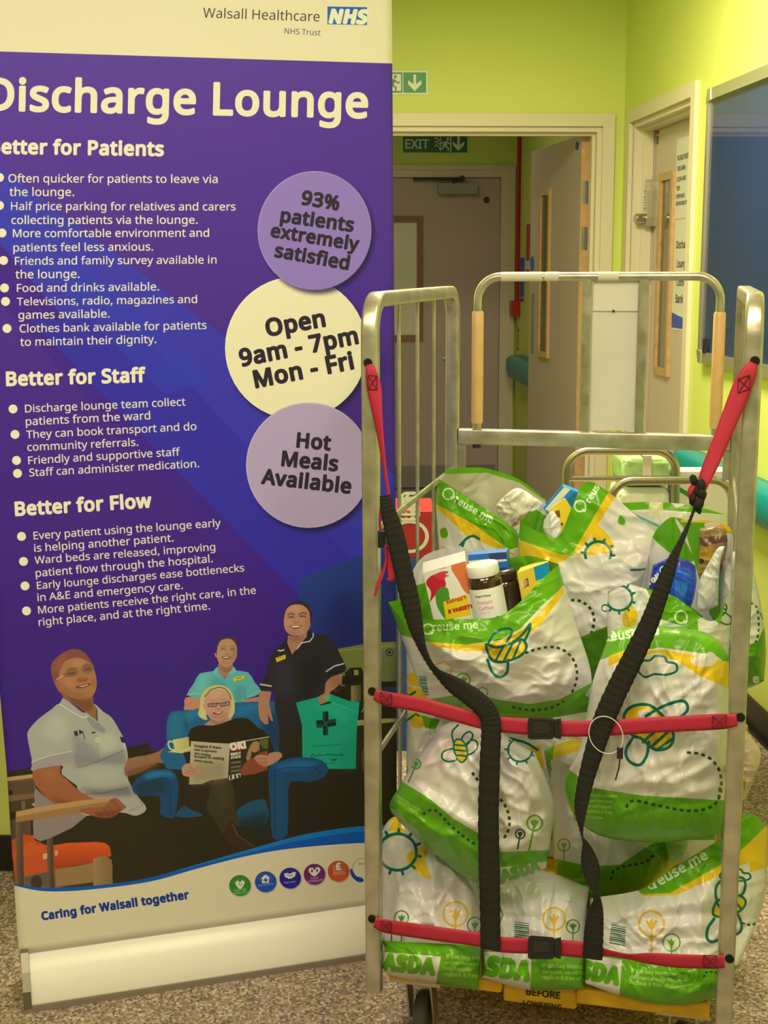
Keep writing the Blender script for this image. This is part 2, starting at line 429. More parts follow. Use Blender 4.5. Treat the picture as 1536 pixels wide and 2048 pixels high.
def floor_mat():
    m = bpy.data.materials.new('speckled_vinyl'); m.use_nodes = True; nt = m.node_tree; b = nt.nodes['Principled BSDF']; L = nt.links.new
    tc = nt.nodes.new('ShaderNodeTexCoord'); w = nt.nodes.new('ShaderNodeTexNoise'); w.inputs['Scale'].default_value = 90
    L(tc.outputs['Object'], w.inputs['Vector'])
    ma = nt.nodes.new('ShaderNodeVectorMath'); ma.operation = 'MULTIPLY_ADD'; ma.inputs[1].default_value = (.012, .012, .012)
    L(w.outputs['Color'], ma.inputs[0]); L(tc.outputs['Object'], ma.inputs[2])
    v = nt.nodes.new('ShaderNodeTexVoronoi'); v.inputs['Scale'].default_value = 170; L(ma.outputs[0], v.inputs['Vector'])
    sep = nt.nodes.new('ShaderNodeSeparateColor'); L(v.outputs['Color'], sep.inputs[0])
    r = nt.nodes.new('ShaderNodeValToRGB'); r.color_ramp.interpolation = 'CONSTANT'; e = r.color_ramp.elements
    cols = [(0, (178, 150, 108)), (.24, (150, 122, 88)), (.44, (205, 180, 132)), (.6, (112, 96, 74)), (.72, (192, 146, 104)), (.84, (132, 116, 92)), (.93, (224, 204, 158))]
    e[0].position = 0; e[0].color = rgba(alb(cols[0][1], .92)); e[1].position = cols[1][0]; e[1].color = rgba(alb(cols[1][1], .92))
    for p, c in cols[2:]:
        x = e.new(p); x.color = rgba(alb(c, .92))
    L(sep.outputs[0], r.inputs['Fac']); L(r.outputs['Color'], b.inputs['Base Color'])
    b.inputs['Roughness'].default_value = .6; b.inputs['Specular IOR Level'].default_value = .3
    return m
M_FLOOR = floor_mat()
M_FLOOR2 = mat('grey_vinyl', (150, 140, 118), rough=.35, noise_amt=.06, noise_scale=25)
WT = .16
def bwp(s, z, d=0): return CORNER + BW_D*s + BW_N*d + np.array([0, 0, z])     # s along the back wall (negative = left), d beyond
def rwp(t, z, off=0): return CORNER - RW_D*t - RW_N*off + np.array([0, 0, z])  # t from the corner towards the camera, off into the room
ZOP = 2.285
s_r = float((bw(1206, 300)-CORNER)@BW_D); S_L = -1.52
def slab(mb, f, s0, s1, z0, z1, d0, d1, mi=0):
    c = [f(s0, z0, d0), f(s1, z0, d0), f(s1, z1, d0), f(s0, z1, d0)]
    return mb.prism(c, f(s0, z0, d1)-f(s0, z0, d0), mi)
# floor, ceiling
mb = MB(); mb.prism([(-3.6, -3.1, 0), (2.1, -3.1, 0), bwp(.3, 0, .05), bwp(-4.9, 0, .05)], (0, 0, -.1)); stag(mb.build('floor', M_FLOOR), 'speckled beige and brown vinyl floor of the room', 'floor')
mb = MB(); mb.prism([bwp(-4.9, 0, .051), bwp(.3, 0, .051), bwp(.3, 0, 3.6), bwp(-4.9, 0, 3.6)], (0, 0, -.1)); stag(mb.build('floor_corridor', M_FLOOR2), 'plain grey corridor floor beyond the open doorway', 'floor')
mb = MB(); mb.prism([(-3.6, -3.1, CEIL), (2.1, -3.1, CEIL), bwp(.3, CEIL, 3.7), bwp(-4.9, CEIL, 3.7)], (0, 0, .1)); stag(mb.build('ceiling', M_CEIL), 'plain pale ceiling above the room', 'ceiling')
# back wall with the doorway
mb = MB(); slab(mb, bwp, -4.9, S_L, 0, CEIL, 0, WT); slab(mb, bwp, s_r, .0, 0, CEIL, 0, WT); slab(mb, bwp, S_L, s_r, ZOP, CEIL, 0, WT)
stag(mb.build('wall_back', M_LIME), 'lime green wall at the back with the open doorway', 'wall')
# right wall with its door opening
t_far = float((CORNER-rw(1266, 260))@RW_D); t_near = float((CORNER-rw(1392, 190))@RW_D)
REC = -.10
mb = MB(); slab(mb, rwp, -.2, t_far, 0, CEIL, 0, -WT); slab(mb, rwp, t_near, 9.9, 0, CEIL, 0, -WT); slab(mb, rwp, t_far, t_near, ZOP, CEIL, 0, -WT)
stag(mb.build('wall_right', M_LIME), 'lime green wall on the right carrying the noticeboard', 'wall')
# wall behind the banner, its return, and the far walls of the room
YL = 3.45
mb = MB(); mb.abox((-3.5, YL, 0), (-.36, YL+.12, CEIL)); stag(mb.build('wall_left', M_LIME), 'lime green wall seen past the left edge of the banner', 'wall')
mb = MB(); mb.abox((-.48, YL+.121, 0), (-.36, 6.52, CEIL)); stag(mb.build('wall_left_return', M_LIME), 'return of the lime wall behind the banner', 'wall')
mb = MB(); mb.abox((-3.6, -3.1, 0), (-3.5, YL, CEIL)); stag(mb.build('wall_side', M_LIME), 'lime green side wall outside the picture', 'wall')
mb = MB(); mb.abox((-3.6, -3.2, 0), (2.0, -3.1, CEIL)); stag(mb.build('wall_front', mat('pale_wall', (158, 176, 90), rough=.8)), 'pale wall behind the camera', 'wall')
mb = MB(); mb.abox((-3.5, YL-.012, 0), (-.36, YL-.0005, .1)); stag(mb.build('baseboard_left', M_BLACK), 'black vinyl skirting at the foot of the wall behind the banner', 'skirting')
mb = MB(); slab(mb, rwp, t_near+.08, 9.7, 0, .105, .0005, .014); slab(mb, rwp, t_near+.08, 9.7, 0, .012, .0141, .03); stag(mb.build('baseboard_right', M_BLACK), 'black vinyl skirting along the foot of the right wall', 'skirting')
# door casing helper: architrave on the wall face, lining in the reveal, stop
def casing(name, f, a, b, ztop, label, w=.052, dep=WT, outd=-.02, stop=.07, w_near=None, sgn=1):
    mb = MB(); o = .0008*(1 if outd > 0 else -1)
    a0, b0 = min(a, b), max(a, b)
    slab(mb, f, a0-w, a0+.006, 0, ztop+w, o, outd); slab(mb, f, b0-.006, b0+(w_near or w), 0, ztop+w, o, outd); slab(mb, f, a0+.006, b0-.006, ztop-.006, ztop+w, o, outd)
    dd = dep*(1 if outd < 0 else -1)
    for (p0, p1, q0, q1) in ((a0, a0+.03, 0, ztop), (b0-.03, b0, 0, ztop), (a0+.03, b0-.03, ztop-.03, ztop)):
        slab(mb, f, p0, p1, q0, q1, o*-1+outd*.0, dd)
    for (p0, p1, q0, q1) in ((a0+.03, a0+.045, 0, ztop-.03), (b0-.045, b0-.03, 0, ztop-.03), (a0+.045, b0-.045, ztop-.045, ztop-.03)):
        slab(mb, f, p0, p1, q0, q1, dd*.25, dd*.55)
    return stag(mb.build(name, M_CREAM, bevel=.003), label, 'door frame')
casing('trim_1', bwp, S_L, s_r, ZOP, 'cream door frame around the open doorway in the back wall')
casing('trim_2', lambda s, z, d=0: rwp(s, z, -d), t_far, t_near, ZOP, 'cream door frame around the closed door in the right wall', stop=.05)
# ------------------------------------------------------------------ corridor beyond
EY = 9.84
EP = np.array([.12, EY, 0])
def ep(px, py, off=0): return on_plane(px, py, EP - BW_N*off, BW_N)
def ewp(s, z, d=0): return EP + BW_D*s + BW_N*d + np.array([0, 0, z])
s_of = lambda p: float((np.asarray(p)-EP)@BW_D)
cr_p = ep(1034, 400); s_c = s_of(cr_p)                      # corner of end wall and corridor's right wall
d_r = s_of(ep(1001, 400)); d_fr = s_of(ep(1029, 400)); dz = float(ep(900, 356)[2]); fz = float(ep(900, 331)[2])
d_l = d_r-.92
mb = MB(); slab(mb, ewp, -1.6, d_l, 0, CEIL, 0, .1); slab(mb, ewp, d_r, s_c+.1, 0, CEIL, 0, .1); slab(mb, ewp, d_l, d_r, dz+.004, CEIL, 0, .1)
stag(mb.build('wall_corridor_end', M_LIME), 'lime wall at the far end of the corridor', 'wall')
CRP = np.array([cr_p[0], cr_p[1], 0])
def cwp(t, z, off=0): return CRP - RW_D*t - RW_N*off + np.array([0, 0, z])
def cw(px, py, off=0): return on_plane(px, py, CRP - RW_N*off, RW_N)
mb = MB(); slab(mb, cwp, 0, 2.95, 0, CEIL, 0, -.1); stag(mb.build('wall_corridor_right', M_LIME), 'lime right wall of the corridor behind the open door', 'wall')
mb = MB(); slab(mb, lambda t, z, o=0: cwp(t, z, o+1.9), 0, 3.1, 0, CEIL, 0, .1); stag(mb.build('wall_corridor_left', M_LIME), 'left wall of the corridor hidden behind the banner', 'wall')
mb = MB()
for a, b, z0, z1 in ((d_l-.09, d_l, 0, fz), (d_r, d_fr, 0, fz), (d_l, d_r, dz+.004, fz)): slab(mb, ewp, a, b, z0, z1, -.001, -.025)
for a, b, z0, z1 in ((d_l-.09, d_l-.06, 0, fz), (d_fr-.03, d_fr, 0, fz), (d_l-.06, d_fr-.03, fz-.03, fz)): slab(mb, ewp, a, b, z0, z1, -.0255, -.034)
stag(mb.build('trim_3', M_CREAM, bevel=.003), 'cream door frame at the far end of the corridor', 'door frame')
# the closed door at the end of the corridor
M_WIRE = bpy.data.materials.new('wired_glass'); M_WIRE.use_nodes = True
def wire_glass(m):
    nt = m.node_tree; b = nt.nodes['Principled BSDF']; L = nt.links.new; tc = nt.nodes.new('ShaderNodeTexCoord')
    sep = nt.nodes.new('ShaderNodeSeparateXYZ'); L(tc.outputs['Object'], sep.inputs[0]); outs = []
    for k in (0, 2):
        mu = nt.nodes.new('ShaderNodeMath'); mu.operation = 'MULTIPLY'; mu.inputs[1].default_value = 95; L(sep.outputs[k], mu.inputs[0])
        fr = nt.nodes.new('ShaderNodeMath'); fr.operation = 'FRACT'; L(mu.outputs[0], fr.inputs[0])
        lt = nt.nodes.new('ShaderNodeMath'); lt.operation = 'LESS_THAN'; lt.inputs[1].default_value = .22; L(fr.outputs[0], lt.inputs[0]); outs.append(lt)
    mx = nt.nodes.new('ShaderNodeMath'); mx.operation = 'MAXIMUM'; L(outs[0].outputs[0], mx.inputs[0]); L(outs[1].outputs[0], mx.inputs[1])
    r = nt.nodes.new('ShaderNodeMix'); r.data_type = 'RGBA'; r.inputs['A'].default_value = rgba(alb((252, 240, 214), 1.15)); r.inputs['B'].default_value = rgba(alb((186, 172, 148))); L(mx.outputs[0], r.inputs['Factor'])
    L(r.outputs['Result'], b.inputs['Base Color']); b.inputs['Roughness'].default_value = .15
wire_glass(M_WIRE)
def on_end(px, py, off): p = ep(px, py, off); return s_of(p), float(p[2])
mb = MB(); slab(mb, ewp, d_l+.003, d_r-.003, .012, dz, -.004, .04)
D2 = stag(mb.build('door_2', M_DOORB, bevel=.002), 'closed mauve door with a wired glass window at the corridor end', 'door')
v0 = on_end(790, 432, .005); v1 = on_end(846, 682, .005); w0 = v1[0]-.42
mb = MB(); fw = .045
for a, b, z0, z1 in ((w0, v1[0], v0[1]-fw, v0[1]), (w0, v1[0], v1[1], v1[1]+fw), (w0, w0+fw, v1[1]+fw, v0[1]-fw), (v1[0]-fw, v1[0], v1[1]+fw, v0[1]-fw)): slab(mb, ewp, a, b, z0, z1, -.0045, -.018)
mb.build('window_bead', M_OAKD, D2)
mb = MB(); slab(mb, ewp, w0+fw, v1[0]-fw, v1[1]+fw, v0[1]-fw, -.0046, -.009); mb.build('window_pane', M_WIRE, D2)
k0 = float(ep(850, 931)[2]); mb = MB(); slab(mb, ewp, d_l+.02, d_r-.02, .02, k0, -.0045, -.0075); tag(mb.build('kick_plate', mat('grey_plate', (150, 134, 112), rough=.4), D2), 'grey kick plate')
a = on_end(877, 366, .06); b = on_end(955, 388, .06)
mb = MB(); slab(mb, ewp, a[0], b[0], b[1], a[1], -.0045, -.06); cl = mb.build('door_closer', mat('closer_grey', (160, 150, 130), rough=.4), D2, bevel=.008)
mb = MB(); a = on_end(826, 358, .05); b = on_end(932, 357, .05); c = on_end(905, 365, .05); z_ = a[1]
mb.sweep([ewp(a[0], a[1], -.045), ewp(b[0]-.03, b[1]-.004, -.05)], rect_sec(.012, .018)); mb.sweep([ewp(b[0]-.05, b[1]-.004, -.062), ewp(c[0], c[1]-.004, -.066)], rect_sec(.012, .018))
mb.lathe([(.02, -.012), (.02, .012)], ewp(b[0]-.03, b[1], -.055), BW_N); mb.build('closer_arm', M_DARK, cl)
a = on_end(886, 713, .05); mb = MB(); mb.sweep([ewp(a[0]+.05, a[1]+.01, -.005), ewp(a[0]+.05, a[1]+.01, -.05), ewp(a[0]-.0, a[1]-.02, -.05)], rect_sec(.018, .022, .005)); mb.build('lever_handle', mat('cream_handle', (226, 214, 160), rough=.35), D2)
a = on_end(973, 400, .006); mb = MB(); mb.lathe([(.022, 0), (.022, .006)], ewp(a[0], a[1], -.0045), -BW_N); mb.build('fire_door_disc', mat('disc_dark', (60, 58, 60), rough=.4), D2)
# the open door leaf folded back into the corridor
Z1 = ZOP-.034
def at_z(px, py, z): d = ray(px, py); return CAM + d*((z-CAMH)/d[2])
pf = at_z(1063, 303, Z1)
pn = on_plane(1161, 400, bwp(0, 0, .12), BW_N); pn = np.array([pn[0], pn[1], 0]); pf = np.array([pf[0], pf[1], 0])
LD = (pf-pn); LLEN = np.linalg.norm(LD); LD = LD/LLEN; LN = np.array([-LD[1], LD[0], 0])
if LN[0] > 0: LN = -LN                                       # LN points left, to the viewer's side of the leaf
def lf(t, z, d=0): return pn + LD*t + LN*d + np.array([0, 0, z])
def on_leaf(px, py, off=0): p = on_plane(px, py, pn+LN*off, LN); return float((p-pn)@LD), float(p[2])
mb = MB(); slab(mb, lf, .004, LLEN, .012, Z1, 0, -.044)
D1 = stag(mb.build('door_1', M_DOORB), 'mauve door leaf standing open into the corridor on its hinges', 'door')
mb = MB(); slab(mb, lf, -.001, .0035, .012, Z1, 0, -.044); tag(mb.build('leaf_edge', M_OAK, D1), 'pale wood edge strip')
a = on_leaf(1104, 377); b = on_leaf(1078, 712); mb = MB(); fw = .03
for t0, t1, z0, z1 in ((a[0], b[0], a[1]-fw, a[1]), (a[0], b[0], b[1], b[1]+fw), (a[0], a[0]+fw, b[1]+fw, a[1]-fw), (b[0]-fw, b[0], b[1]+fw, a[1]-fw)): slab(mb, lf, t0, t1, z0, z1, .0005, .014)
mb.build('window_bead', M_OAK, D1)
mb = MB(); slab(mb, lf, a[0]+fw, b[0]-fw, b[1]+fw, a[1]-fw, .0005, .004); mb.build('window_pane', mat('dark_glass', (74, 66, 42), rough=.12), D1)
for (y0, y1) in ((450, 500), (545, 595), (1400, 1450)):
    z0 = float(on_plane(1170, y0, bwp(0, 0, .12), BW_N)[2]); z1 = float(on_plane(1170, y1, bwp(0, 0, .12), BW_N)[2])
    if y0 == 450: z0, z1 = 1.82, 1.70
    mb = MB()
for py0, py1 in ((454, 503), (360, 405)): pass
def hinge(py0, py1):
    z0 = float(on_plane(1170, py0, bwp(0, 0, .11), BW_N)[2]); z1 = float(on_plane(1170, py1, bwp(0, 0, .11), BW_N)[2])
    mb = MB(); mb.box(lf(-.002, (z0+z1)/2, -.024), LN*.019, LD*.0008, (0, 0, (z0-z1)/2))
    for k in range(3): mb.lathe([(.007, z1+(z0-z1)*(k+.04)/3), (.007, z1+(z0-z1)*(k+.96)/3)], lf(-.006, 0, -.048), (0, 0, 1), 12)
    mb.build('hinge', M_STEEL, D1)
hinge(362, 407); hinge(454, 500); hinge(1320, 1370)
a = on_leaf(1155, 292); mb = MB(); mb.lathe([(.02, 0), (.02, .004)], lf(a[0], a[1], .0005), LN); mb.build('fire_door_disc', bpy.data.materials['disc_dark'], D1)
a = on_leaf(1070, 587); b = on_leaf(1062, 705); mb = MB(); slab(mb, lf, a[0], b[0], b[1], a[1], .0005, .003); mb.build('push_plate', M_STEEL, D1)
M_SBLUE = mat('sign_blue', (40, 84, 170), rough=.4)
a = on_leaf(1065, 527); mb = MB(); mb.lathe([(.04, 0), (.04, .002)], lf(a[0], a[1], .0005), LN); tag(mb.build('round_sign', M_SBLUE, D1), 'round blue fire door sticker')
# the closed door in the right wall
def r3(px, py, off=REC+.0): p = rw(px, py, off); return float((CORNER-p)@RW_D), float(p[2])
mb = MB(); slab(mb, rwp, t_far+.033, t_near-.033, .012, ZOP-.034, REC, REC-.044)
D3 = stag(mb.build('door_3', M_DOOR, bevel=.002), 'closed pale door with keypad lock and narrow window in the right wall', 'door')
a = r3(1319, 342); b = r3(1351, 752); a = (r3(1319, 500)[0], a[1]); fw = .035; T0, T1 = a[0], r3(1353, 345)[0]; Zt, Zb = r3(1335, 345)[1], r3(1325, 750)[1]
mb = MB()
for t0, t1, z0, z1 in ((T0, T1, Zt-fw, Zt), (T0, T1, Zb, Zb+fw), (T0, T0+fw, Zb+fw, Zt-fw), (T1-fw, T1, Zb+fw, Zt-fw)): slab(mb, rwp, t0, t1, z0, z1, REC+.0005, REC+.016)
mb.build('window_bead', M_OAK, D3)
mb = MB(); slab(mb, rwp, T0+fw, T1-fw, Zb+fw, Zt-fw, REC+.0005, REC+.003); mb.build('window_pane', mat('dim_glass', (110, 92, 58), rough=.08), D3)
# keypad lock with lever
a = r3(1300, 358, -.06); b = r3(1300, 452, -.06)
tm = r3(1291, 420, -.05)[0]
mb = MB(); zc, zh = (a[1]+b[1])/2, (a[1]-b[1])/2
prof = [(-.022, -zh), (.022, -zh), (.032, -zh*.6), (.032, zh*.5), (.018, zh*.94), (0, zh), (-.018, zh*.94), (-.032, zh*.5), (-.032, -zh*.6)]
mb.prism([rwp(tm+x, zc+y, REC+.0005) for x, y in prof], -RW_N*.05)
lk = mb.build('keypad_lock', mat('lock_grey', (.60, .585, .54), raw=True, rough=.3, metal=.6), D3, bevel=.008)
for k in range(7):
    mb = MB(); mb.lathe([(.006, 0), (.006, .007), (.003, .009)], rwp(tm-.008, zc+zh*.55-k*.026, REC+.0505), -RW_N, 10)
    if k < 6: mb.build('key_button', M_STEEL, lk)
lz = r3(1290, 436, -.04)[1]
mb = MB(); mb.lathe([(.022, 0), (.022, .045)], rwp(tm, lz, REC+.051), -RW_N, 20)
mb.sweep(spline([rwp(tm+.04, lz-.0, REC+.082), rwp(tm, lz, REC+.086), rwp(tm-.06, lz+.003, REC+.086), rwp(tm-.13, lz+.012, REC+.08)], 4), rect_sec(.018, .03, .006)); mb.build('lever', M_STEEL, lk)
mb = MB(); p0, p1 = r3(1298, 600), r3(1297, 745); slab(mb, rwp, p0[0]-.018, p0[0]+.018, p1[1], p0[1], REC+.0005, REC+.003); mb.build('push_plate', mat('plate_grey', (170, 158, 128), rough=.3, metal=.3), D3)
mb = MB(); p0, p1 = r3(1316, 262), r3(1316, 268); slab(mb, rwp, p0[0]-.02, p0[0]+.02, p1[1], p0[1], REC+.0005, REC+.0015); slab(mb, rwp, p0[0]-.02, p0[0]+.02, r3(1316, 288)[1], r3(1316, 272)[1], REC+.0005, REC+.0015, 1); mb.build('sticker', [M_RED, mat('sticker_grey', (120, 112, 96), rough=.6)], D3)
c = r3(1300, 566); mb = MB(); mb.prism([rwp(c[0]+x, c[1]+y, REC+.0005) for x, y in ((-.03, -.06), (.03, -.06), (.03, .06), (-.03, .06))], -RW_N*.001)
mb.lathe([(.026, .0012), (.026, .002)], rwp(c[0], c[1]+.012, REC+.0005), -RW_N, 20, 1); mb.build('round_sign', [M_PAPER, M_SBLUE], D3)
# ------------------------------------------------------------------ roll-up banner: artwork
BC = Canvas(-34, -60, 806, 1935, 1.7, (70, 38, 136))
# the printed photograph on the banner: two seated and two standing people in a lounge
def paint_photo(c):
    P, S, E, L = c.poly, (lambda p, col, al=.6, soft=6, **k: c.poly(p, col, al, soft, **k)), c.ell, c.line
    # dark floor, wall and side counter on the right
    c.use()
    dark = (46, 40, 22)
    P([(14, 1545), (300, 1480), (420, 1440), (560, 1380), (760, 1330), (815, 1320), (815, 1800), (14, 1800)], dark, al=1)
    P([(14, 1543), (330, 1480), (330, 1330), (14, 1330)], (62, 32, 126)); P([(300, 1500), (300, 1400), (480, 1330), (600, 1260), (600, 1400), (400, 1520)], (62, 32, 126))
    P([(598, 1160), (735, 1105), (815, 1090), (815, 1295), (690, 1300), (598, 1330)], (38, 66, 138), grad=((610, 1150), (740, 1290), (34, 36, 96)))
    S([(660, 1200), (735, 1180), (735, 1280), (665, 1290)], (20, 30, 90), .5, 14)
    P([(673, 1298), (740, 1286), (815, 1282), (815, 1372), (680, 1372)], (118, 124, 58)); c.line([(676, 1302), (815, 1288)], 2, (150, 150, 80))
    P([(744, 1300), (812, 1296), (812, 1370), (744, 1372)], (104, 112, 62)); E(779, 1305, 8, 8, (60, 58, 44)); E(779, 1305, 5, 5, (150, 150, 120)); E(779, 1305, 3.4, 3.4, (26, 26, 22))
    P([(700, 1365), (815, 1362), (815, 1445), (700, 1450)], (34, 30, 18)); P([(713, 1441), (815, 1430), (815, 1442), (713, 1452)], (158, 154, 84)); P([(668, 1380), (815, 1374), (815, 1436), (668, 1440)], (36, 32, 20))
    P([(755, 1375), (815, 1372), (815, 1384), (755, 1388)], (30, 50, 84))
    P([(690, 1345), (700, 1336), (722, 1335), (727, 1345), (730, 1440), (690, 1440)], (40, 38, 22)); P([(708, 1340), (717, 1340), (717, 1352), (708, 1352)], (150, 140, 70)); P([(702, 1372), (722, 1370), (722, 1402), (702, 1404)], (150, 138, 84), grad=((702, 1380), (722, 1380), (80, 72, 40)))
    P([(684, 1352), (728, 1350), (728, 1366), (684, 1370)], (34, 30, 20)); c.line([(724, 1424), (728, 1415), (731, 1424)], 1.5, (190, 170, 100))
    c.text('XIT', (670, 1386), (682, 1383), (170, 60, 50))
    E(728, 1520, 5, 24, (90, 84, 44), .8)
    c.line([(640, 1450), (640, 1700)], 2, (36, 32, 18))
    # the far-left armchair
    c.use(5.297, 10, 1520)
    P([(15, 185), (300, 150), (330, 150), (330, 450), (30, 480)], (112, 88, 60)); P([(15, 185), (305, 148), (305, 188), (20, 226)], (196, 152, 96)); P([(28, 240), (305, 215), (310, 352), (30, 380)], (96, 74, 54)); E(60, 345, 22, 26, (40, 30, 24)); P([(30, 380), (320, 350), (325, 400), (35, 442)], (132, 96, 60)); P([(40, 445), (320, 405), (320, 520), (45, 560)], (78, 62, 42)); P([(175, 440), (215, 436), (215, 520), (175, 525)], (120, 100, 80))
    # seated woman in dark trousers, left: legs first
    P([(330, 830), (560, 700), (900, 580), (1240, 540), (1560, 590), (1750, 720), (1830, 1000), (1800, 1350), (300, 1350)], (48, 42, 24))
    P([(60, 640), (275, 560), (275, 900), (70, 960)], (96, 72, 58)); P([(70, 850), (190, 790), (300, 800), (330, 900), (520, 900), (640, 1180), (100, 1260), (78, 1000)], (198, 84, 40)); P([(70, 960), (200, 900), (320, 850), (440, 905), (440, 1000), (80, 1060)], (222, 92, 40), al=.8)
    P([(100, 1260), (100, 1360), (1140, 1360), (1140, 1100), (700, 1130), (200, 1200)], (140, 108, 66)); P([(205, 1242), (460, 1185), (460, 1350), (205, 1350)], (104, 92, 74)); E(332, 1300, 60, 78, (70, 56, 38)); P([(540, 1165), (935, 1090), (935, 1300), (540, 1345)], (162, 124, 78)); P([(560, 1345), (935, 1296), (935, 1340), (700, 1355)], (70, 58, 36))
    P([(515, 905), (660, 880), (960, 868), (1060, 878), (1110, 920), (1128, 1020), (1000, 1060), (935, 1090), (530, 1155), (515, 1100)], (226, 92, 36), grad=((800, 900), (800, 1130), (176, 66, 30)))
    P([(195, 1030), (440, 965), (440, 1100), (460, 1180), (205, 1235)], (206, 86, 42)); P([(400, 998), (450, 985), (452, 1045), (404, 1055)], (214, 180, 130)); P([(522, 965), (560, 955), (562, 1008), (528, 1015)], (206, 168, 120))
    P([(932, 1050), (1000, 1020), (1080, 1020), (1130, 1060), (1142, 1330), (942, 1345)], (170, 134, 88), grad=((940, 1100), (1140, 1100), (140, 108, 68)))
    for x0, x1, x2 in ((112, 186, 200), (438, 505, 530)): P([(x0, 640 if x0 < 200 else 600), (x1, 600), (x1+12, 1180), (x2, 1360), (x0+26, 1360), (x0+12, 1180)], (122, 98, 74), grad=((x0, 800), (x1, 800), (84, 64, 50)))
    # tunic, arms
    c.use(4.8, 40, 1280)
    tun = [(380, 610), (300, 668), (170, 765), (80, 870), (72, 940), (95, 1060), (118, 1180), (125, 1262), (400, 1205), (400, 1290), (560, 1450), (140, 1560), (150, 1620), (180, 1820), (300, 1760), (520, 1700), (640, 1690), (960, 1655), (1110, 1690), (1215, 1622), (1130, 1500), (1055, 1380), (1030, 1310), (1000, 1240), (1038, 1130), (1000, 960), (950, 860), (880, 745), (800, 690), (700, 610), (620, 700), (520, 640)]
    P(tun, (178, 176, 156), smooth=3)
    P([(150, 1420), (300, 1560), (640, 1690), (300, 1900), (130, 1900), (140, 1560)], (150, 132, 122), smooth=2)
    S([(500, 1090), (740, 1130), (1000, 1060), (1030, 1200), (700, 1190), (520, 1230)], (112, 108, 112), .5, 22); S([(560, 1420), (800, 1440), (1050, 1400), (1090, 1500), (700, 1500)], (104, 98, 96), .7, 22)
    S([(500, 880), (640, 980), (740, 1060), (740, 1160), (520, 1140)], (138, 132, 142), .6, 20); S([(300, 720), (420, 720), (470, 900), (380, 1000), (200, 900)], (198, 196, 172), .7, 30); S([(760, 900), (900, 900), (960, 1010), (820, 1090), (740, 1000)], (200, 204, 168), .7, 24); S([(560, 1240), (900, 1230), (960, 1330), (700, 1390)], (190, 190, 158), .6, 26)
    L([(560, 1225), (760, 1165), (1000, 1060)], 9, (96, 92, 92), .6, soft=4); L([(620, 1480), (800, 1470), (1040, 1420)], 9, (88, 82, 78), .7, soft=5); L([(740, 930), (750, 1160)], 4, (120, 116, 112), .8); L([(1040, 1390), (1180, 1590), (1040, 1640)], 6, (120, 118, 104), .7, soft=3)
    P([(380, 610), (410, 556), (470, 590), (590, 690), (650, 735), (600, 745), (500, 690)], (176, 174, 166)); L([(380, 615), (500, 692), (600, 746), (650, 738)], 8, (232, 226, 180)); P([(660, 735), (760, 800), (825, 860), (810, 900), (700, 850), (640, 760)], (150, 150, 146)); P([(700, 610), (742, 660), (745, 780), (690, 740), (600, 670), (520, 610)], (150, 108, 70))
    L([(735, 665), (742, 775)], 8, (60, 44, 50)); P([(110, 1170), (300, 1105), (495, 1065), (520, 1172), (400, 1200), (122, 1262)], (166, 158, 150)); L([(112, 1172), (300, 1108), (495, 1070)], 9, (214, 206, 150))
    P([(515, 880), (545, 870), (560, 910), (530, 925)], (60, 50, 50)); P([(565, 860), (610, 885), (570, 905)], (44, 38, 40)); L([(600, 890), (625, 950)], 7, (56, 50, 46)); L([(520, 930), (620, 895)], 5, (110, 104, 96)); P([(685, 885), (722, 880), (724, 895), (690, 900)], (60, 52, 48)); L([(705, 900), (735, 940)], 10, (196, 180, 130)); E(745, 958, 24, 24, (220, 212, 170)); E(745, 958, 12, 12, (180, 178, 150))
    P([(958, 930), (1000, 935), (1010, 990), (975, 985)], (52, 38, 70)); P([(985, 990), (1010, 990), (1018, 1050), (1000, 1050)], (200, 196, 190))
    # far arm with the cup
    P([(1040, 1140), (1200, 1110), (1330, 1070), (1400, 1020), (1440, 1040), (1500, 1090), (1480, 1160), (1420, 1190), (1330, 1180), (1200, 1250), (1030, 1312), (1005, 1250)], (158, 110, 78), smooth=2); S([(1010, 1260), (1300, 1180), (1400, 1180), (1200, 1270), (1030, 1320)], (112, 74, 52), .7, 14); L([(1380, 1130), (1420, 1165)], 6, (104, 66, 48), .8)
    # near arm resting on the chair arm
    P([(122, 1262), (250, 1225), (390, 1208), (385, 1280), (450, 1340), (600, 1470), (760, 1540), (860, 1560), (900, 1650), (640, 1670), (480, 1560), (330, 1575), (210, 1470), (140, 1370)], (166, 100, 62), smooth=2); S([(140, 1380), (260, 1500), (480, 1560), (650, 1600), (400, 1590), (220, 1480)], (112, 60, 38), .7, 22); S([(180, 1260), (330, 1240), (360, 1320), (250, 1330)], (186, 122, 78), .6, 26)
    P([(-40, 1650), (200, 1600), (560, 1545), (870, 1512), (880, 1560), (700, 1620), (300, 1690), (-40, 1745)], (196, 150, 92)); P([(-40, 1700), (300, 1635), (880, 1545), (880, 1590), (700, 1640), (300, 1705), (-40, 1750)], (166, 122, 72))
    P([(560, 1640), (680, 1610), (800, 1600), (870, 1530), (930, 1520), (985, 1570), (1020, 1605), (960, 1650), (900, 1695), (810, 1710), (700, 1690)], (160, 96, 62), smooth=3); S([(700, 1660), (900, 1640), (990, 1600), (900, 1700), (760, 1710)], (112, 60, 40), .7, 12)
    for q in ([(880, 1540), (930, 1590), (960, 1640)], [(840, 1600), (890, 1640), (915, 1685)], [(800, 1620), (850, 1660)]): L(q, 7, (116, 64, 44), .8, soft=2)
    # head
    P([(345, 400), (330, 420), (375, 500), (400, 520), (420, 560), (520, 620), (640, 700), (700, 640), (706, 560), (600, 400), (430, 350)], (152, 100, 66)); S([(430, 500), (600, 590), (700, 560), (700, 660), (620, 690), (480, 590)], (112, 70, 48), .6, 16)
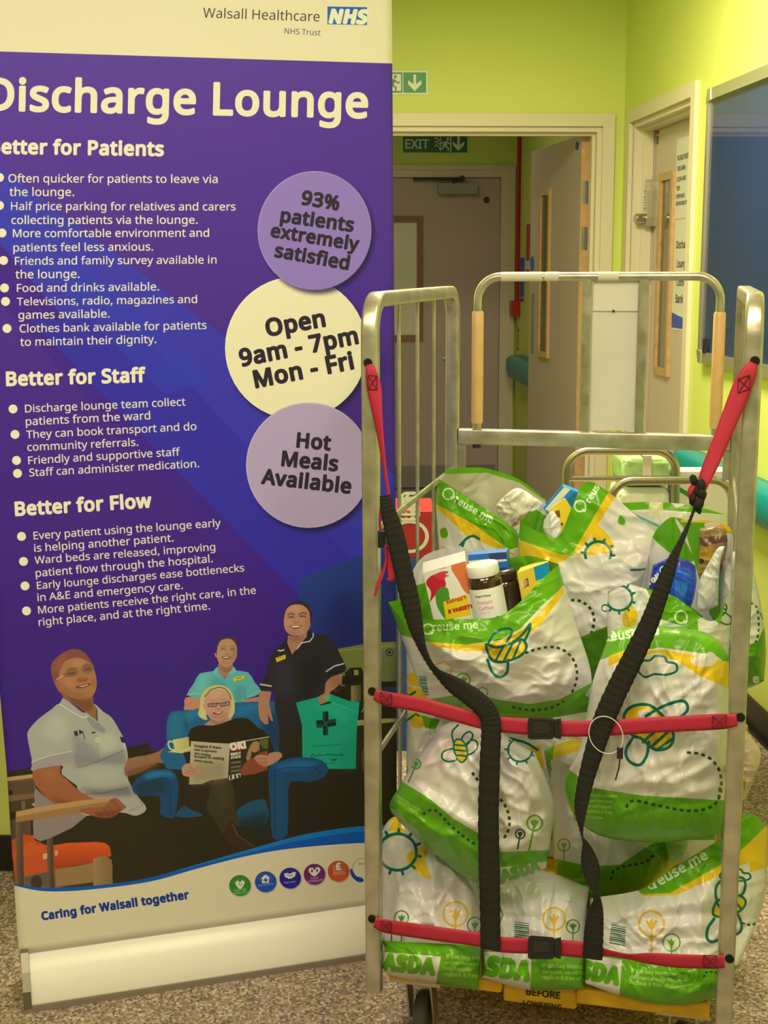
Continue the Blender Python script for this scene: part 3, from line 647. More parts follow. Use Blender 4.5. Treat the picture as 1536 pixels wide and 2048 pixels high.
    P([(360, 330), (400, 215), (480, 165), (620, 170), (690, 230), (722, 320), (738, 410), (725, 490), (690, 545), (620, 562), (520, 560), (430, 520), (380, 450)], (178, 122, 80), smooth=4)
    S([(380, 400), (420, 520), (560, 570), (690, 550), (600, 520), (480, 500)], (140, 88, 58), .6, 20); S([(470, 200), (600, 190), (640, 240), (520, 270)], (196, 146, 98), .6, 20); S([(420, 380), (500, 380), (520, 430), (450, 450)], (198, 136, 88), .6, 16); S([(680, 380), (730, 380), (725, 460), (690, 460)], (150, 98, 66), .5, 14)
    P([(330, 420), (302, 330), (300, 240), (345, 175), (420, 120), (500, 88), (580, 98), (640, 140), (690, 220), (716, 262), (640, 200), (560, 172), (470, 185), (415, 225), (380, 300), (365, 400)], (140, 82, 66), smooth=3); S([(320, 300), (360, 200), (450, 130), (420, 200), (360, 300)], (168, 96, 82), .7, 14); P([(335, 400), (370, 380), (395, 480), (370, 490)], (164, 104, 70), smooth=3)
    for q in ([(440, 310), (470, 275), (530, 272), (555, 310), (530, 350), (460, 355), (420, 345)], [(590, 280), (620, 240), (680, 242), (708, 285), (660, 320), (610, 315)]): P(q, (104, 78, 54), .5, 5, smooth=3)
    L([(450, 290), (490, 268), (545, 275)], 6, (100, 70, 50), .8, soft=2); L([(600, 255), (640, 232), (690, 248)], 6, (100, 70, 50), .8, soft=2); L([(465, 325), (520, 318)], 9, (60, 42, 30), .8, soft=3); L([(625, 285), (675, 275)], 9, (60, 42, 30), .8, soft=3); L([(350, 380), (412, 345)], 8, (206, 190, 150)); L([(430, 368), (530, 362)], 4, (196, 170, 130), .7)
    L([(565, 300), (590, 370)], 8, (150, 96, 64), .6, soft=4); P([(545, 375), (590, 362), (645, 362), (650, 385), (600, 398), (560, 398)], (160, 96, 64), smooth=3); L([(560, 395), (600, 400), (640, 388)], 6, (96, 52, 38), .8, soft=2)
    P([(530, 452), (600, 430), (668, 415), (672, 430), (630, 452), (570, 466)], (112, 58, 46), smooth=3); P([(555, 450), (610, 436), (655, 424), (650, 436), (600, 452)], (214, 190, 160)); L([(530, 470), (590, 478), (650, 452)], 5, (140, 82, 58), .6, soft=3)
    # blue wing-back armchair
    c.use(5.908, 320, 1250)
    P([(80, 1380), (78, 1200), (110, 1060), (200, 1010), (270, 1018), (460, 975), (880, 920), (1170, 905), (1340, 900), (1400, 960), (1440, 1200), (1430, 1700), (80, 1700)], (34, 100, 138), smooth=2); S([(90, 1150), (130, 1040), (250, 1030), (280, 1200), (250, 1350), (100, 1380)], (46, 128, 150), .7, 30); S([(280, 1020), (460, 990), (460, 1090), (300, 1160)], (52, 134, 160), .6, 24); S([(900, 940), (1160, 920), (1170, 1000), (900, 1090)], (40, 126, 172), .7, 24); S([(290, 1060), (300, 1250), (330, 1200)], (20, 62, 96), .6, 12); S([(1200, 1100), (1420, 1000), (1430, 1500), (1250, 1500)], (24, 56, 90), .8, 30)
    for y in (1120, 1150, 1180, 1210): L([(85, y+30), (130, y), (170, y+8)], 5, (28, 84, 112), .5, soft=3)
    # standing woman in the light teal tunic
    P([(300, 860), (470, 850), (480, 980), (290, 1005), (290, 950)], (206, 140, 112), smooth=2); P([(1010, 880), (1180, 845), (1180, 905), (900, 915)], (196, 132, 104))
    P([(318, 828), (400, 690), (470, 575), (630, 545), (680, 490), (760, 640), (870, 495), (900, 540), (1040, 560), (1120, 680), (1200, 800), (1030, 870), (1000, 840), (990, 900), (560, 960), (470, 870)], (98, 184, 176), smooth=2)
    S([(640, 600), (760, 700), (760, 900), (560, 900), (600, 700)], (74, 158, 156), .6, 24); S([(900, 700), (1000, 740), (990, 890), (850, 900)], (70, 150, 156), .6, 22); S([(470, 600), (560, 580), (540, 760), (430, 800)], (120, 206, 188), .6, 24)
    L([(318, 828), (400, 810), (470, 820)], 11, (174, 206, 170)); L([(1030, 868), (1110, 800), (1190, 780)], 10, (160, 196, 170)); L([(1000, 730), (1000, 850)], 6, (60, 120, 124), .7, soft=3); L([(740, 640), (765, 760)], 5, (64, 150, 150), .8)
    P([(685, 480), (700, 560), (750, 635), (810, 590), (865, 500), (850, 430), (700, 430)], (180, 128, 94)); S([(700, 480), (800, 520), (860, 470), (830, 560), (760, 560)], (140, 92, 64), .6, 12)
    P([(630, 560), (690, 490), (665, 560), (690, 600), (720, 640), (640, 575)], (120, 200, 188)); P([(870, 490), (905, 545), (860, 575), (800, 575), (850, 530)], (120, 200, 188))
    P([(866, 625), (1000, 598), (990, 640), (940, 655), (870, 670)], (238, 212, 40)); L([(900, 634), (960, 624)], 9, (120, 100, 40)); L([(890, 664), (990, 640)], 6, (110, 160, 60))
    P([(660, 330), (640, 340), (655, 380), (680, 390)], (190, 132, 98)); P([(890, 330), (912, 350), (900, 400), (880, 400)], (180, 122, 88))
    P([(672, 300), (690, 210), (760, 165), (850, 170), (905, 230), (908, 330), (890, 410), (840, 470), (770, 490), (700, 450), (675, 390)], (196, 148, 110), smooth=4)
    P([(668, 320), (676, 215), (740, 155), (840, 145), (905, 190), (915, 290), (890, 220), (840, 170), (760, 168), (700, 210)], (84, 54, 48), smooth=3)
    S([(860, 240), (905, 300), (880, 420), (830, 450)], (158, 110, 78), .6, 16); S([(700, 400), (760, 470), (840, 450), (780, 440)], (160, 110, 78), .5, 12)
    for x in (750, 855): L([(x-32, 262), (x, 250), (x+28, 258)], 8, (120, 84, 58), .8, soft=2); L([(x-26, 290), (x, 282), (x+22, 290)], 10, (74, 50, 38), .85, soft=3)
    L([(795, 290), (790, 340)], 9, (172, 122, 88), .6, soft=4); L([(765, 345), (795, 352), (820, 342)], 8, (140, 88, 64), .8, soft=3)
    P([(725, 378), (780, 368), (838, 376), (820, 402), (770, 408)], (146, 74, 60), smooth=3); P([(740, 381), (785, 375), (826, 380), (800, 390), (760, 391)], (230, 214, 190))
    # seated woman with white hair, black jumper
    P([(500, 1185), (620, 1190), (850, 1115), (960, 1098), (1060, 1120), (1150, 1210), (1290, 1320), (1290, 1700), (340, 1700), (330, 1300), (400, 1210)], (42, 36, 24), smooth=2)
    P([(520, 1180), (600, 1120), (580, 1080), (800, 1060), (850, 1120), (720, 1165), (620, 1190)], (200, 146, 112)); S([(590, 1100), (700, 1150), (800, 1100), (720, 1180), (600, 1160)], (150, 100, 74), .6, 12)
    P([(450, 1060), (470, 960), (480, 860), (530, 770), (620, 720), (720, 712), (820, 760), (870, 860), (885, 980), (870, 1060), (820, 1110), (780, 1050), (560, 1050), (560, 1120), (500, 1110)], (214, 200, 124), smooth=3); S([(500, 800), (600, 730), (700, 720), (600, 790), (530, 880)], (206, 200, 80), .7, 14); S([(470, 980), (520, 1000), (540, 1100), (480, 1090)], (226, 210, 150), .6, 12)
    P([(520, 940), (540, 840), (600, 780), (700, 760), (790, 790), (830, 860), (840, 960), (820, 1040), (760, 1100), (680, 1130), (600, 1105), (550, 1040)], (212, 158, 124), smooth=4); S([(600, 790), (700, 770), (760, 800), (700, 850), (600, 850)], (228, 176, 144), .6, 18); S([(560, 1030), (620, 1110), (740, 1110), (820, 1030), (700, 1080)], (168, 114, 84), .6, 14)
    P([(510, 940), (530, 930), (540, 980), (520, 985)], (206, 150, 120)); L([(528, 850), (600, 765), (700, 735), (770, 755), (820, 810), (840, 880)], 9, (70, 56, 60), .9)
    for q in ([(565, 935), (680, 922), (660, 965), (572, 965)], [(700, 928), (818, 905), (820, 945), (725, 965)]): P(q, (190, 150, 130), .9); L(q, 8, (58, 36, 42), closed=True)
    L([(678, 930), (704, 930)], 8, (58, 36, 42)); L([(595, 900), (650, 890)], 8, (160, 116, 90), .7, soft=2); L([(720, 890), (790, 872)], 8, (160, 116, 90), .7, soft=2); L([(600, 945), (645, 942)], 9, (70, 54, 50), .8, soft=3); L([(735, 938), (785, 930)], 9, (70, 54, 50), .8, soft=3)
    L([(690, 950), (700, 985)], 9, (196, 138, 108), .6, soft=4); L([(662, 990), (690, 1002), (720, 990)], 8, (150, 98, 74), .8, soft=3); P([(625, 1035), (690, 1030), (745, 1018), (725, 1050), (680, 1062), (640, 1055)], (140, 66, 60), smooth=3); P([(645, 1038), (690, 1034), (735, 1024), (715, 1042), (670, 1048)], (238, 222, 200)); L([(600, 1000), (618, 1040)], 6, (170, 116, 88), .6, soft=3); L([(762, 985), (768, 1020)], 6, (170, 116, 88), .6, soft=3)
    # standing woman in navy
    c.use(6.678, 510, 1190)
    P([(60, 1300), (160, 1290), (220, 1300), (190, 1450), (240, 1670), (215, 1680), (170, 1600), (180, 1720), (120, 1720), (60, 1640), (45, 1500)], (186, 132, 100), smooth=2)
    P([(970, 1140), (1060, 1060), (1160, 1050), (1150, 1160), (1060, 1260), (1000, 1300), (1000, 1360), (870, 1430), (850, 1330), (900, 1220)], (184, 130, 98), smooth=2); S([(1000, 1150), (1140, 1060), (1150, 1150), (1050, 1250)], (140, 92, 66), .5, 20)
    P([(75, 1270), (80, 1180), (150, 1030), (200, 850), (270, 730), (380, 640), (440, 560), (500, 640), (560, 700), (690, 560), (720, 490), (780, 520), (960, 545), (1060, 650), (1140, 800), (1220, 980), (1150, 1050), (960, 1120), (930, 1300), (860, 1500), (840, 1760), (860, 3400), (330, 3400), (330, 1900), (260, 1500), (270, 1290)], (44, 42, 44), smooth=2)
    S([(280, 900), (500, 900), (520, 1300), (300, 1400), (260, 1100)], (58, 56, 70), .7, 50); S([(560, 900), (900, 800), (900, 1100), (700, 1400), (560, 1300)], (38, 34, 30), .7, 50); S([(330, 1800), (820, 1700), (860, 3400), (330, 3400)], (44, 38, 22), .7, 40)
    L([(75, 1195), (140, 1205), (215, 1218)], 20, (214, 206, 184)); L([(950, 1025), (1060, 950), (1185, 918)], 18, (214, 206, 190)); S([(940, 1040), (1180, 940), (1220, 980), (1100, 1060), (960, 1120)], (34, 32, 30), .6, 12)
    P([(440, 540), (430, 640), (495, 800), (580, 690), (690, 560), (700, 480), (560, 560)], (184, 130, 98)); S([(440, 560), (600, 560), (680, 520), (600, 620), (480, 620)], (140, 90, 64), .6, 18); P([(440, 560), (420, 640), (490, 800), (400, 740), (320, 720), (380, 640)], (40, 40, 46)); L([(310, 740), (340, 748), (385, 735)], 18, (226, 220, 200)); L([(560, 720), (625, 640), (730, 620), (775, 560), (775, 515)], 16, (226, 218, 204)); P([(690, 560), (700, 490), (740, 480), (770, 520), (770, 560), (725, 610), (630, 630)], (38, 38, 44)); L([(495, 800), (495, 1080)], 5, (32, 30, 34), .8)
    P([(272, 845), (405, 795), (413, 850), (292, 900)], (232, 196, 50)); L([(310, 852), (380, 828)], 14, (190, 150, 40), .8)
    P([(385, 360), (390, 240), (440, 150), (560, 110), (680, 130), (740, 220), (750, 330), (735, 420), (690, 490), (580, 545), (470, 530), (400, 460)], (202, 144, 110), smooth=4)
    S([(690, 200), (745, 330), (720, 440), (660, 490), (680, 350)], (158, 108, 80), .6, 24); S([(470, 150), (600, 150), (600, 220), (480, 220)], (220, 164, 128), .6, 24); S([(400, 440), (500, 540), (640, 520), (580, 500)], (168, 114, 84), .5, 18); S([(400, 340), (470, 340), (480, 400), (420, 410)], (218, 156, 120), .6, 18)
    P([(383, 330), (385, 230), (430, 140), (530, 92), (640, 90), (730, 160), (760, 280), (740, 400), (735, 300), (715, 210), (650, 145), (560, 125), (470, 145), (410, 210)], (56, 42, 42), smooth=3)
    L([(440, 265), (480, 245), (525, 262)], 14, (80, 52, 40), .9, soft=3); L([(585, 262), (640, 238), (690, 250)], 14, (80, 52, 40), .9, soft=3); L([(455, 300), (490, 290), (515, 300)], 15, (56, 38, 34), .9, soft=4); L([(600, 290), (640, 282), (672, 290)], 15, (56, 38, 34), .9, soft=4)
    L([(545, 290), (530, 350)], 12, (184, 126, 94), .6, soft=6); L([(510, 362), (545, 375), (585, 360)], 13, (150, 94, 70), .8, soft=4)
    P([(468, 412), (540, 405), (618, 402), (595, 440), (540, 458), (490, 440)], (130, 62, 54), smooth=3); P([(482, 415), (540, 411), (605, 408), (585, 430), (530, 438), (495, 430)], (236, 220, 198), smooth=2); L([(455, 390), (465, 440)], 8, (168, 110, 82), .6, soft=5); L([(625, 370), (640, 420)], 8, (164, 108, 80), .6, soft=5)
    # turquoise patient bag
    c.use(4.653, 560, 1360)
    P([(148, 213), (360, 155), (480, 135), (640, 195), (740, 203), (712, 500), (704, 828), (300, 828), (208, 740), (205, 420)], (24, 170, 128)); S([(300, 230), (450, 200), (600, 260), (640, 420), (400, 300)], (40, 196, 150), .5, 16); S([(560, 600), (700, 500), (700, 820), (560, 820)], (16, 150, 118), .6, 30)
    L([(480, 205), (600, 255), (720, 305)], 5, (120, 220, 170), .7, soft=2); P([(376, 222), (470, 200), (474, 216), (380, 238)], (24, 40, 30))
    P([(362, 155), (430, 120), (470, 140), (440, 200), (380, 225), (360, 190)], (184, 130, 98), smooth=3); P([(398, 160), (450, 140), (470, 185), (440, 195)], (60, 210, 110))
    for a, b, col in (((398, 300), (424, 296), (18, 90, 70)), ((424, 296), (450, 293), (16, 40, 34))): P([a, b, (424, 408)], col)
    P([(396, 298), (450, 293), (450, 372), (520, 360), (522, 425), (448, 440), (448, 515), (402, 515), (400, 442), (340, 445), (337, 378), (398, 372)], (20, 74, 58))
    P([(424, 296), (450, 293), (448, 380), (424, 408)], (16, 34, 30)); P([(402, 515), (424, 515), (424, 410), (402, 436)], (16, 34, 30)); P([(337, 378), (398, 374), (424, 408), (339, 410)], (22, 38, 34)); P([(522, 425), (448, 436), (424, 408), (520, 396)], (20, 38, 34)); L([(400, 380), (448, 436)], 3, (90, 190, 150)); L([(446, 382), (402, 434)], 3, (90, 190, 150))
    c.text('Transforming patients going home, together', (300, 622), (576, 604), (10, 84, 64), bold=.03); L([(305, 690), (320, 710), (305, 730), (290, 710)], 6, (12, 70, 56), closed=True, smooth=4); c.text('Healthcare', (330, 706), (415, 702), (12, 84, 64), bold=.05); c.text('Pharmacy NHS', (432, 702), (588, 706), (12, 84, 64), bold=.05); P([(474, 735), (524, 732), (526, 755), (476, 758)], (14, 110, 86)); L([(362, 778), (522, 776)], 4, (12, 96, 74))
    # chair arms, cup, magazine, legs
    c.use(4.518, 240, 1440)
    P([(110, 600), (150, 530), (260, 465), (420, 448), (510, 500), (530, 640), (500, 860), (470, 890), (360, 850), (360, 690), (180, 690), (120, 650)], (26, 74, 112), smooth=2); S([(200, 510), (300, 460), (450, 460), (510, 520), (380, 510), (260, 540)], (36, 126, 170), .9, 14); S([(130, 590), (340, 540), (420, 570), (400, 660), (180, 680)], (30, 52, 60), .7, 18); L([(130, 610), (260, 550), (400, 525), (450, 560), (455, 860)], 7, (16, 42, 66), .8, soft=3)
    P([(520, 830), (600, 765), (700, 765), (750, 800), (740, 870), (520, 880)], (28, 82, 110), smooth=2); P([(1050, 820), (1240, 710), (1320, 740), (1330, 940), (1050, 960)], (26, 84, 104), smooth=2); S([(1060, 900), (1330, 840), (1330, 1080), (1060, 1000)], (28, 44, 40), .8, 24)
    P([(1340, 460), (1400, 400), (1540, 345), (1700, 340), (1830, 370), (1880, 440), (1840, 520), (1700, 560), (1540, 560), (1520, 700), (1510, 1040), (1380, 1070), (1360, 800)], (26, 78, 116), smooth=2); S([(1400, 420), (1600, 360), (1820, 380), (1700, 440), (1450, 460)], (34, 112, 160), .9, 16); S([(1400, 520), (1500, 520), (1490, 1000), (1400, 1040)], (34, 84, 112), .6, 20); L([(1395, 460), (1500, 430), (1760, 430), (1810, 470), (1780, 520)], 7, (14, 44, 72), .8, soft=3); L([(1400, 470), (1400, 1040)], 7, (14, 44, 72), .7, soft=3)
    P([(560, 590), (700, 580), (850, 500), (960, 500), (1040, 600), (1300, 560), (1330, 700), (1240, 720), (1060, 790), (1060, 920), (990, 920), (940, 1010), (880, 960), (760, 860), (560, 760)], (46, 38, 26), smooth=2); P([(800, 700), (860, 520), (960, 500), (1030, 620), (1040, 800), (1075, 940), (990, 915), (950, 990), (930, 1030), (850, 900), (780, 800)], (64, 54, 34), smooth=2); S([(850, 560), (960, 540), (980, 800), (900, 800)], (80, 68, 42), .6, 24)
    P([(950, 1000), (990, 920), (1040, 960), (1080, 1060), (1200, 1120), (1220, 1160), (1080, 1170), (960, 1090)], (60, 44, 30), smooth=2); L([(1020, 950), (1060, 1040)], 16, (120, 80, 60), .7, soft=5); L([(1060, 1040), (1200, 1140)], 6, (130, 100, 50), .7)
    P([(640, 190), (820, 205), (995, 215), (975, 525), (820, 545), (740, 580), (625, 585)], (196, 182, 140)); S([(640, 400), (960, 360), (960, 540), (640, 580)], (150, 136, 98), .7, 30); P([(995, 213), (1345, 152), (1340, 460), (985, 540)], (58, 48, 34)); L([(995, 213), (1345, 153)], 8, (214, 204, 150)); P([(998, 220), (1140, 196), (1135, 268), (1000, 285)], (166, 44, 34)); c.text('OK!', (1005, 272), (1135, 250), (240, 228, 200), bold=.09); P([(1260, 180), (1340, 165), (1340, 260), (1300, 260), (1260, 210)], (92, 104, 44)); E(1216, 250, 34, 46, (190, 130, 96)); P([(1190, 210), (1230, 190), (1262, 215), (1252, 300), (1240, 230), (1200, 230), (1185, 330), (1160, 380), (1140, 340), (1165, 260)], (166, 134, 84), smooth=2); P([(1120, 400), (1220, 330), (1330, 280), (1330, 450), (1100, 500)], (150, 74, 48), smooth=2); c.text('EMILY', (1003, 322), (1092, 308), (226, 214, 170), bold=.09); c.text('ATACK', (1003, 352), (1092, 338), (226, 214, 170), bold=.09)
    for y in (390, 430, 465): L([(1008, y), (1085, y-12)], 18, (150, 150, 104), .7, soft=3)
    for i, t in enumerate(('Imagine if there', 'was a payment', 'you looked', 'forward to making', 'every month.')): c.text(t, (672, 245+i*32), (672+(240, 200, 145, 265, 170)[i], 258+i*32+(8, 10, 12, 10, 14)[i]*.6), (60, 52, 36), bold=.05)
    P([(985, 500), (1090, 480), (1090, 520), (985, 545)], (214, 204, 170)); 
    for x in (1000, 1040, 1075): L([(x, 500), (x+4, 530)], 16, (40, 34, 24))
    P([(560, 430), (600, 395), (650, 400), (715, 445), (720, 480), (660, 490), (640, 515), (570, 500)], (200, 146, 112), smooth=3)
    for q in ([(610, 425), (700, 455)], [(600, 455), (690, 475)], [(590, 480), (660, 495)]): L(q, 5, (140, 90, 66), .8, soft=2)
    P([(1215, 340), (1260, 315), (1340, 320), (1350, 300), (1440, 290), (1465, 330), (1400, 385), (1320, 420), (1250, 395)], (196, 140, 106), smooth=3)
    for q in ([(1225, 350), (1330, 350)], [(1235, 378), (1330, 380)], [(1260, 398), (1330, 402)]): L(q, 6, (132, 84, 60), .8, soft=2)
    P([(425, 290), (560, 300), (650, 280), (690, 245), (620, 240), (500, 270)], (216, 206, 140)); P([(475, 180), (622, 152), (628, 250), (560, 275), (495, 280)], (222, 214, 136), grad=((480, 200), (630, 200), (190, 180, 104))); L([(480, 200), (445, 195), (436, 225), (455, 262), (492, 272)], 14, (222, 214, 150), smooth=3); L([(425, 290), (560, 303), (690, 246)], 6, (150, 140, 90), .7)
def paint_banner(c):
    P = c.poly
    c.use()
    P([(-40, -70), (810, -70), (810, 2000), (-40, 2000)], (86, 50, 156), grad=((0, 100), (0, 1300), (64, 32, 128)))
    P([(-40, 300), (0, 333), (448, 672), (810, 965), (810, 1420), (640, 1235), (-40, 440)], (62, 58, 176), grad=((0, 300), (700, 1200), (58, 52, 172)))
    P([(-40, 440), (640, 1235), (810, 1430), (810, 1500), (-40, 560)], (66, 34, 140))
    P([(60, 640), (260, 640), (760, 1180), (760, 1340), (640, 1235)], (56, 46, 166))
    P([(-40, 350), (100, 470), (420, 760), (330, 790), (60, 520), (-40, 430)], (52, 62, 180), al=.6)
    P([(-40, -70), (810, -70), (810, 128), (784, 127), (0, 103), (-40, 101.5)], (242, 228, 180))
    T = c.text
    W = (246, 236, 205)
    T('Walsall Healthcare', (406, 35), (639, 43), (62, 60, 62)); T('NHS Trust', (569, 67.5), (641, 71), (66, 74, 120))
    P([(655, 13), (734, 14.5), (734, 50), (655, 48.5)], (20, 98, 182)); T('NHS', (660, 44.5), (730, 46), (246, 240, 215), bold=.075, slant=.2)
    T('Discharge Lounge', (-24, 219), (733, 234.5), W, bold=.028)
    for t, a, b in (('Better for Patients', (-20, 306), (326, 311)), ('Better for Staff', (14, 771), (290, 763)), ('Better for Flow', (32, 1031), (302, 1014))): T(t, a, b, W, bold=.042)
    for t, a, b in (('Often quicker for patients to leave via', (17, 364.6), (435, 366)), ('the lounge.', (19, 392), (148, 392)), ('Half price parking for relatives and carers', (22, 420), (471, 421)),
        ('collecting patients via the lounge.', (23, 448), (395, 447.5)), ('More comfortable environment and', (26, 474.5), (418, 473.5)), ('patients feel less anxious.', (27, 503), (306, 501)),
        ('Friends and family survey available in', (30, 529.7), (433, 527)), ('the lounge.', (31, 557), (159, 555.7)), ('Food and drinks available.', (34, 584), (318, 581)),
        ('Televisions, radio, magazines and', (34, 611), (394, 606)), ('games available.', (37, 638), (219, 635)), ('Clothes bank available for patients', (39.5, 665), (413, 658)),
        ('to maintain their dignity.', (40.6, 692), (312.5, 686)), ('Discharge lounge team collect', (50.5, 825), (371, 811)), ('patients from the ward', (52, 851), (300.5, 838.5)),
        ('They can book transport and do', (53, 877), (393, 860)), ('community referrals.', (55, 902), (276.5, 891.7)), ('Friendly and supportive staff', (57, 928.6), (360.4, 911)),
        ('Staff can administer medication.', (59, 953), (398.4, 934.4)), ('Every patient using the lounge early', (67.7, 1079), (441.7, 1053)), ('is helping another patient.', (69, 1104), (347, 1083)),
        ('Ward beds are released, improving', (70, 1128), (430.7, 1101)), ('patient flow through the hospital.', (72, 1154), (425.5, 1124.5)), ('Early lounge discharges ease bottlenecks', (74.5, 1178.6), (488.5, 1142.7)),
        ('in A&E and emergency care.', (75.5, 1202.6), (365.6, 1178)), ('More patients receive the right care, in the', (77, 1227.6), (512, 1187.5)), ('right place, and at the right time.', (78, 1252), (420, 1219))):
        T(t, a, b, W, bold=.010, ky=.94)
    for x, y in ((-1, 355), (-1, 411), (4, 466), (7, 521), (9, 576), (11, 603), (14, 657), (26, 818), (30, 869), (33, 921), (35, 947), (43, 1073), (47, 1123), (50, 1172), (53, 1222)): c.ell(x, y, 9, 9, W)
    K = (44, 34, 52)
    def badge(cx, cy, rx, ry, col):
        c.ell(cx+6, cy+8, rx, ry, (24, 14, 60), .75, soft=4); c.ell(cx, cy, rx, ry, (min(255, col[0]+22), min(255, col[1]+22), min(255, col[2]+18))); c.ell(cx+.7, cy+.7, rx-1.5, ry-1.5, col)
    badge(592, 696, 142, 143, (246, 234, 184)); badge(629, 461, 114, 119, (150, 124, 202)); badge(617, 930.5, 125, 125.5, (186, 164, 208))
    for t, a, b in (('93%', (603, 408), (675.5, 420)), ('patients', (561.5, 443), (704.7, 463)), ('extremely', (541.7, 473), (714.6, 501)), ('satisfied', (549.5, 513), (695, 539)), ('Open', (536, 672), (650, 652)),
        ('9am - 7pm', (484, 732), (716, 686.5)), ('Mon - Fri', (513, 775), (707, 737)), ('Hot', (594, 894), (659, 900)), ('Meals', (564, 931), (673.5, 941.7)), ('Available', (523.5, 966.7), (699.5, 986.5))): T(t, a, b, K, bold=.04)
    paint_photo(c)
    c.use()
    # swoosh, strapline and value roundels
    low = [(20, 1769), (60, 1778.5), (99, 1783), (173, 1780), (297, 1764), (396, 1737), (495, 1712), (594, 1696), (730, 1686), (815, 1690)]
    up = [(20, 1767), (60, 1773), (99, 1776), (198, 1770.6), (297, 1756), (396, 1728.5), (495, 1700), (594, 1672.5), (668, 1659), (730, 1652), (815, 1648)]
    lo, u = np.array(spline(low, 6)), np.array(spline(up, 6))
    P(np.concatenate([u, lo[::-1]]), (8, 92, 178))
    um = u.copy(); k = np.clip((u[:, 0]-330)/300, 0, 1); um[:, 1] += 11*k
    P(np.concatenate([u, um[::-1]]), (16, 124, 200))
    P(np.concatenate([[(-40, 1700), (20, 1769)], lo, [(815, 2010), (-40, 2010)]]), (236, 220, 172))
    T('Caring for Walsall together', (85, 1840), (377.5, 1797), (28, 58, 138), bold=.05)
    for (x, y), col in zip(((480, 1771.5), (531.4, 1764), (580.4, 1756.6), (629, 1749), (677, 1742.8)), ((58, 152, 48), (30, 86, 184), (38, 34, 158), (128, 42, 112), (226, 92, 48))):
        c.ell(x+1, y+1.5, 21.5, 21, (120, 110, 90), .5, soft=1.5); c.ell(x, y, 21.5, 21, tuple(int(q*.8) for q in col), grad=((x, y-20), (x, y+20), col)); c.ell(x, y-9, 16, 10, (255, 255, 255), .10, soft=2)
    LW = (240, 230, 205)
    P([(480, 1779), (471, 1768), (473, 1762), (477, 1762), (480, 1765), (484, 1761), (488, 1763), (489, 1768)], LW, smooth=4); c.line([(478, 1766), (478, 1770), (482, 1771), (484, 1767)], 1.2, (58, 152, 48))
    P([(522, 1757), (531, 1749), (540, 1756), (538, 1756.5), (538, 1766), (524, 1767), (524, 1758)], LW); P([(530, 1756), (533, 1756), (533, 1759), (536, 1759), (536, 1762), (533, 1762), (533, 1765), (530, 1765), (530, 1762), (527, 1762), (527, 1759), (530, 1759)], (30, 86, 184))
    P([(568, 1748), (574, 1746), (580, 1748), (587, 1744), (592, 1745), (590, 1753), (583, 1757), (578, 1758), (570, 1754)], LW); c.line([(574, 1750), (580, 1752), (585, 1750)], 1, (38, 34, 158))
    P([(629, 1753), (618, 1744), (619, 1737), (625, 1736), (629, 1740), (633, 1735), (639, 1736), (640, 1742)], LW, smooth=4); c.ell(624, 1742, 2, 3, (128, 42, 112)); c.ell(634, 1741, 2, 3, (128, 42, 112))
    T('£', (673, 1740), (682, 1739), LW, bold=.05)
    c.line([(668, 1732), (668, 1746), (689, 1743)], .8, LW)
    for t, a, b in (('Safe, high', (468, 1783.5), (493, 1780)), ('quality care', (467, 1789), (494, 1785)), ('Care at home', (516, 1773), (547, 1769)), ('Partners', (569, 1768), (592, 1765)), ('Value', (622, 1759), (637, 1757)), ('colleagues', (614, 1766), (646, 1761)), ('Resources', (667, 1751), (691, 1748))): T(t, a, b, LW)
    c.line([(725+20*math.cos(a), 1737+20*math.sin(a)) for a in np.linspace(2.6, 5.6, 20)], 1.2, (140, 150, 110)); T('Respect', (718, 1731), (745, 1728), (90, 110, 80))
    P([(703, 1738), (712, 1752), (724, 1756), (727, 1763), (716, 1764), (704, 1754), (700, 1742)], (30, 70, 160), smooth=4)
paint_banner(BC)
M_BANNER = print_mat('banner_print', BC.image('banner_artwork'), rough=.42, spec=.35)
BANW = .8765; BTOP = 2.22
def bnp(s, z, d=0): return BP0 + BD*s + BN*d + np.array([0, 0, z])
def proj(p):
    d = np.asarray(p)-CAM; z = d @ FW; return 768+FPX*(d@CR)/z, 1024-FPX*(d@CU)/z
rb = thing('roll_up_banner', bnp(BANW/2, 0), 'tall purple and white roll-up banner headed Discharge Lounge, standing beside the loaded trolley', 'banner')
mb = MB(); nu, nv = 40, 100; vs_, uv_, fs_ = [], [], []
for j in range(nv+1):
    for i in range(nu+1):
        z = .108+(BTOP-.108)*j/nv; lean = -.0155+.0105*max(0, (1.6-z)/1.5) if i < nu*.5 else 0
        s0 = np.interp(z, [.11, .17, .32, .54, .72, 2.3], [-.0075, -.0085, -.0098, -.0108, -.0158, -.019]); s1 = np.interp(z, [0.1, 1.1, 1.6, 2.3], [.8795, .878, .876, .8725])
        s = s0+(s1-s0)*i/nu; q = bnp(s, z); vs_.append(q); uv_.append(BC.uv(*proj(q)))
for j in range(nv):
    for i in range(nu): a = j*(nu+1)+i; fs_.append((a, a+1, a+nu+2, a+nu+1))
mb.add(vs_, fs_, 0, True, uv_); bo = mb.build('printed_sheet', M_BANNER, rb)
sd = bo.modifiers.new('thickness', 'SOLIDIFY'); sd.thickness = .0006; sd.offset = -1
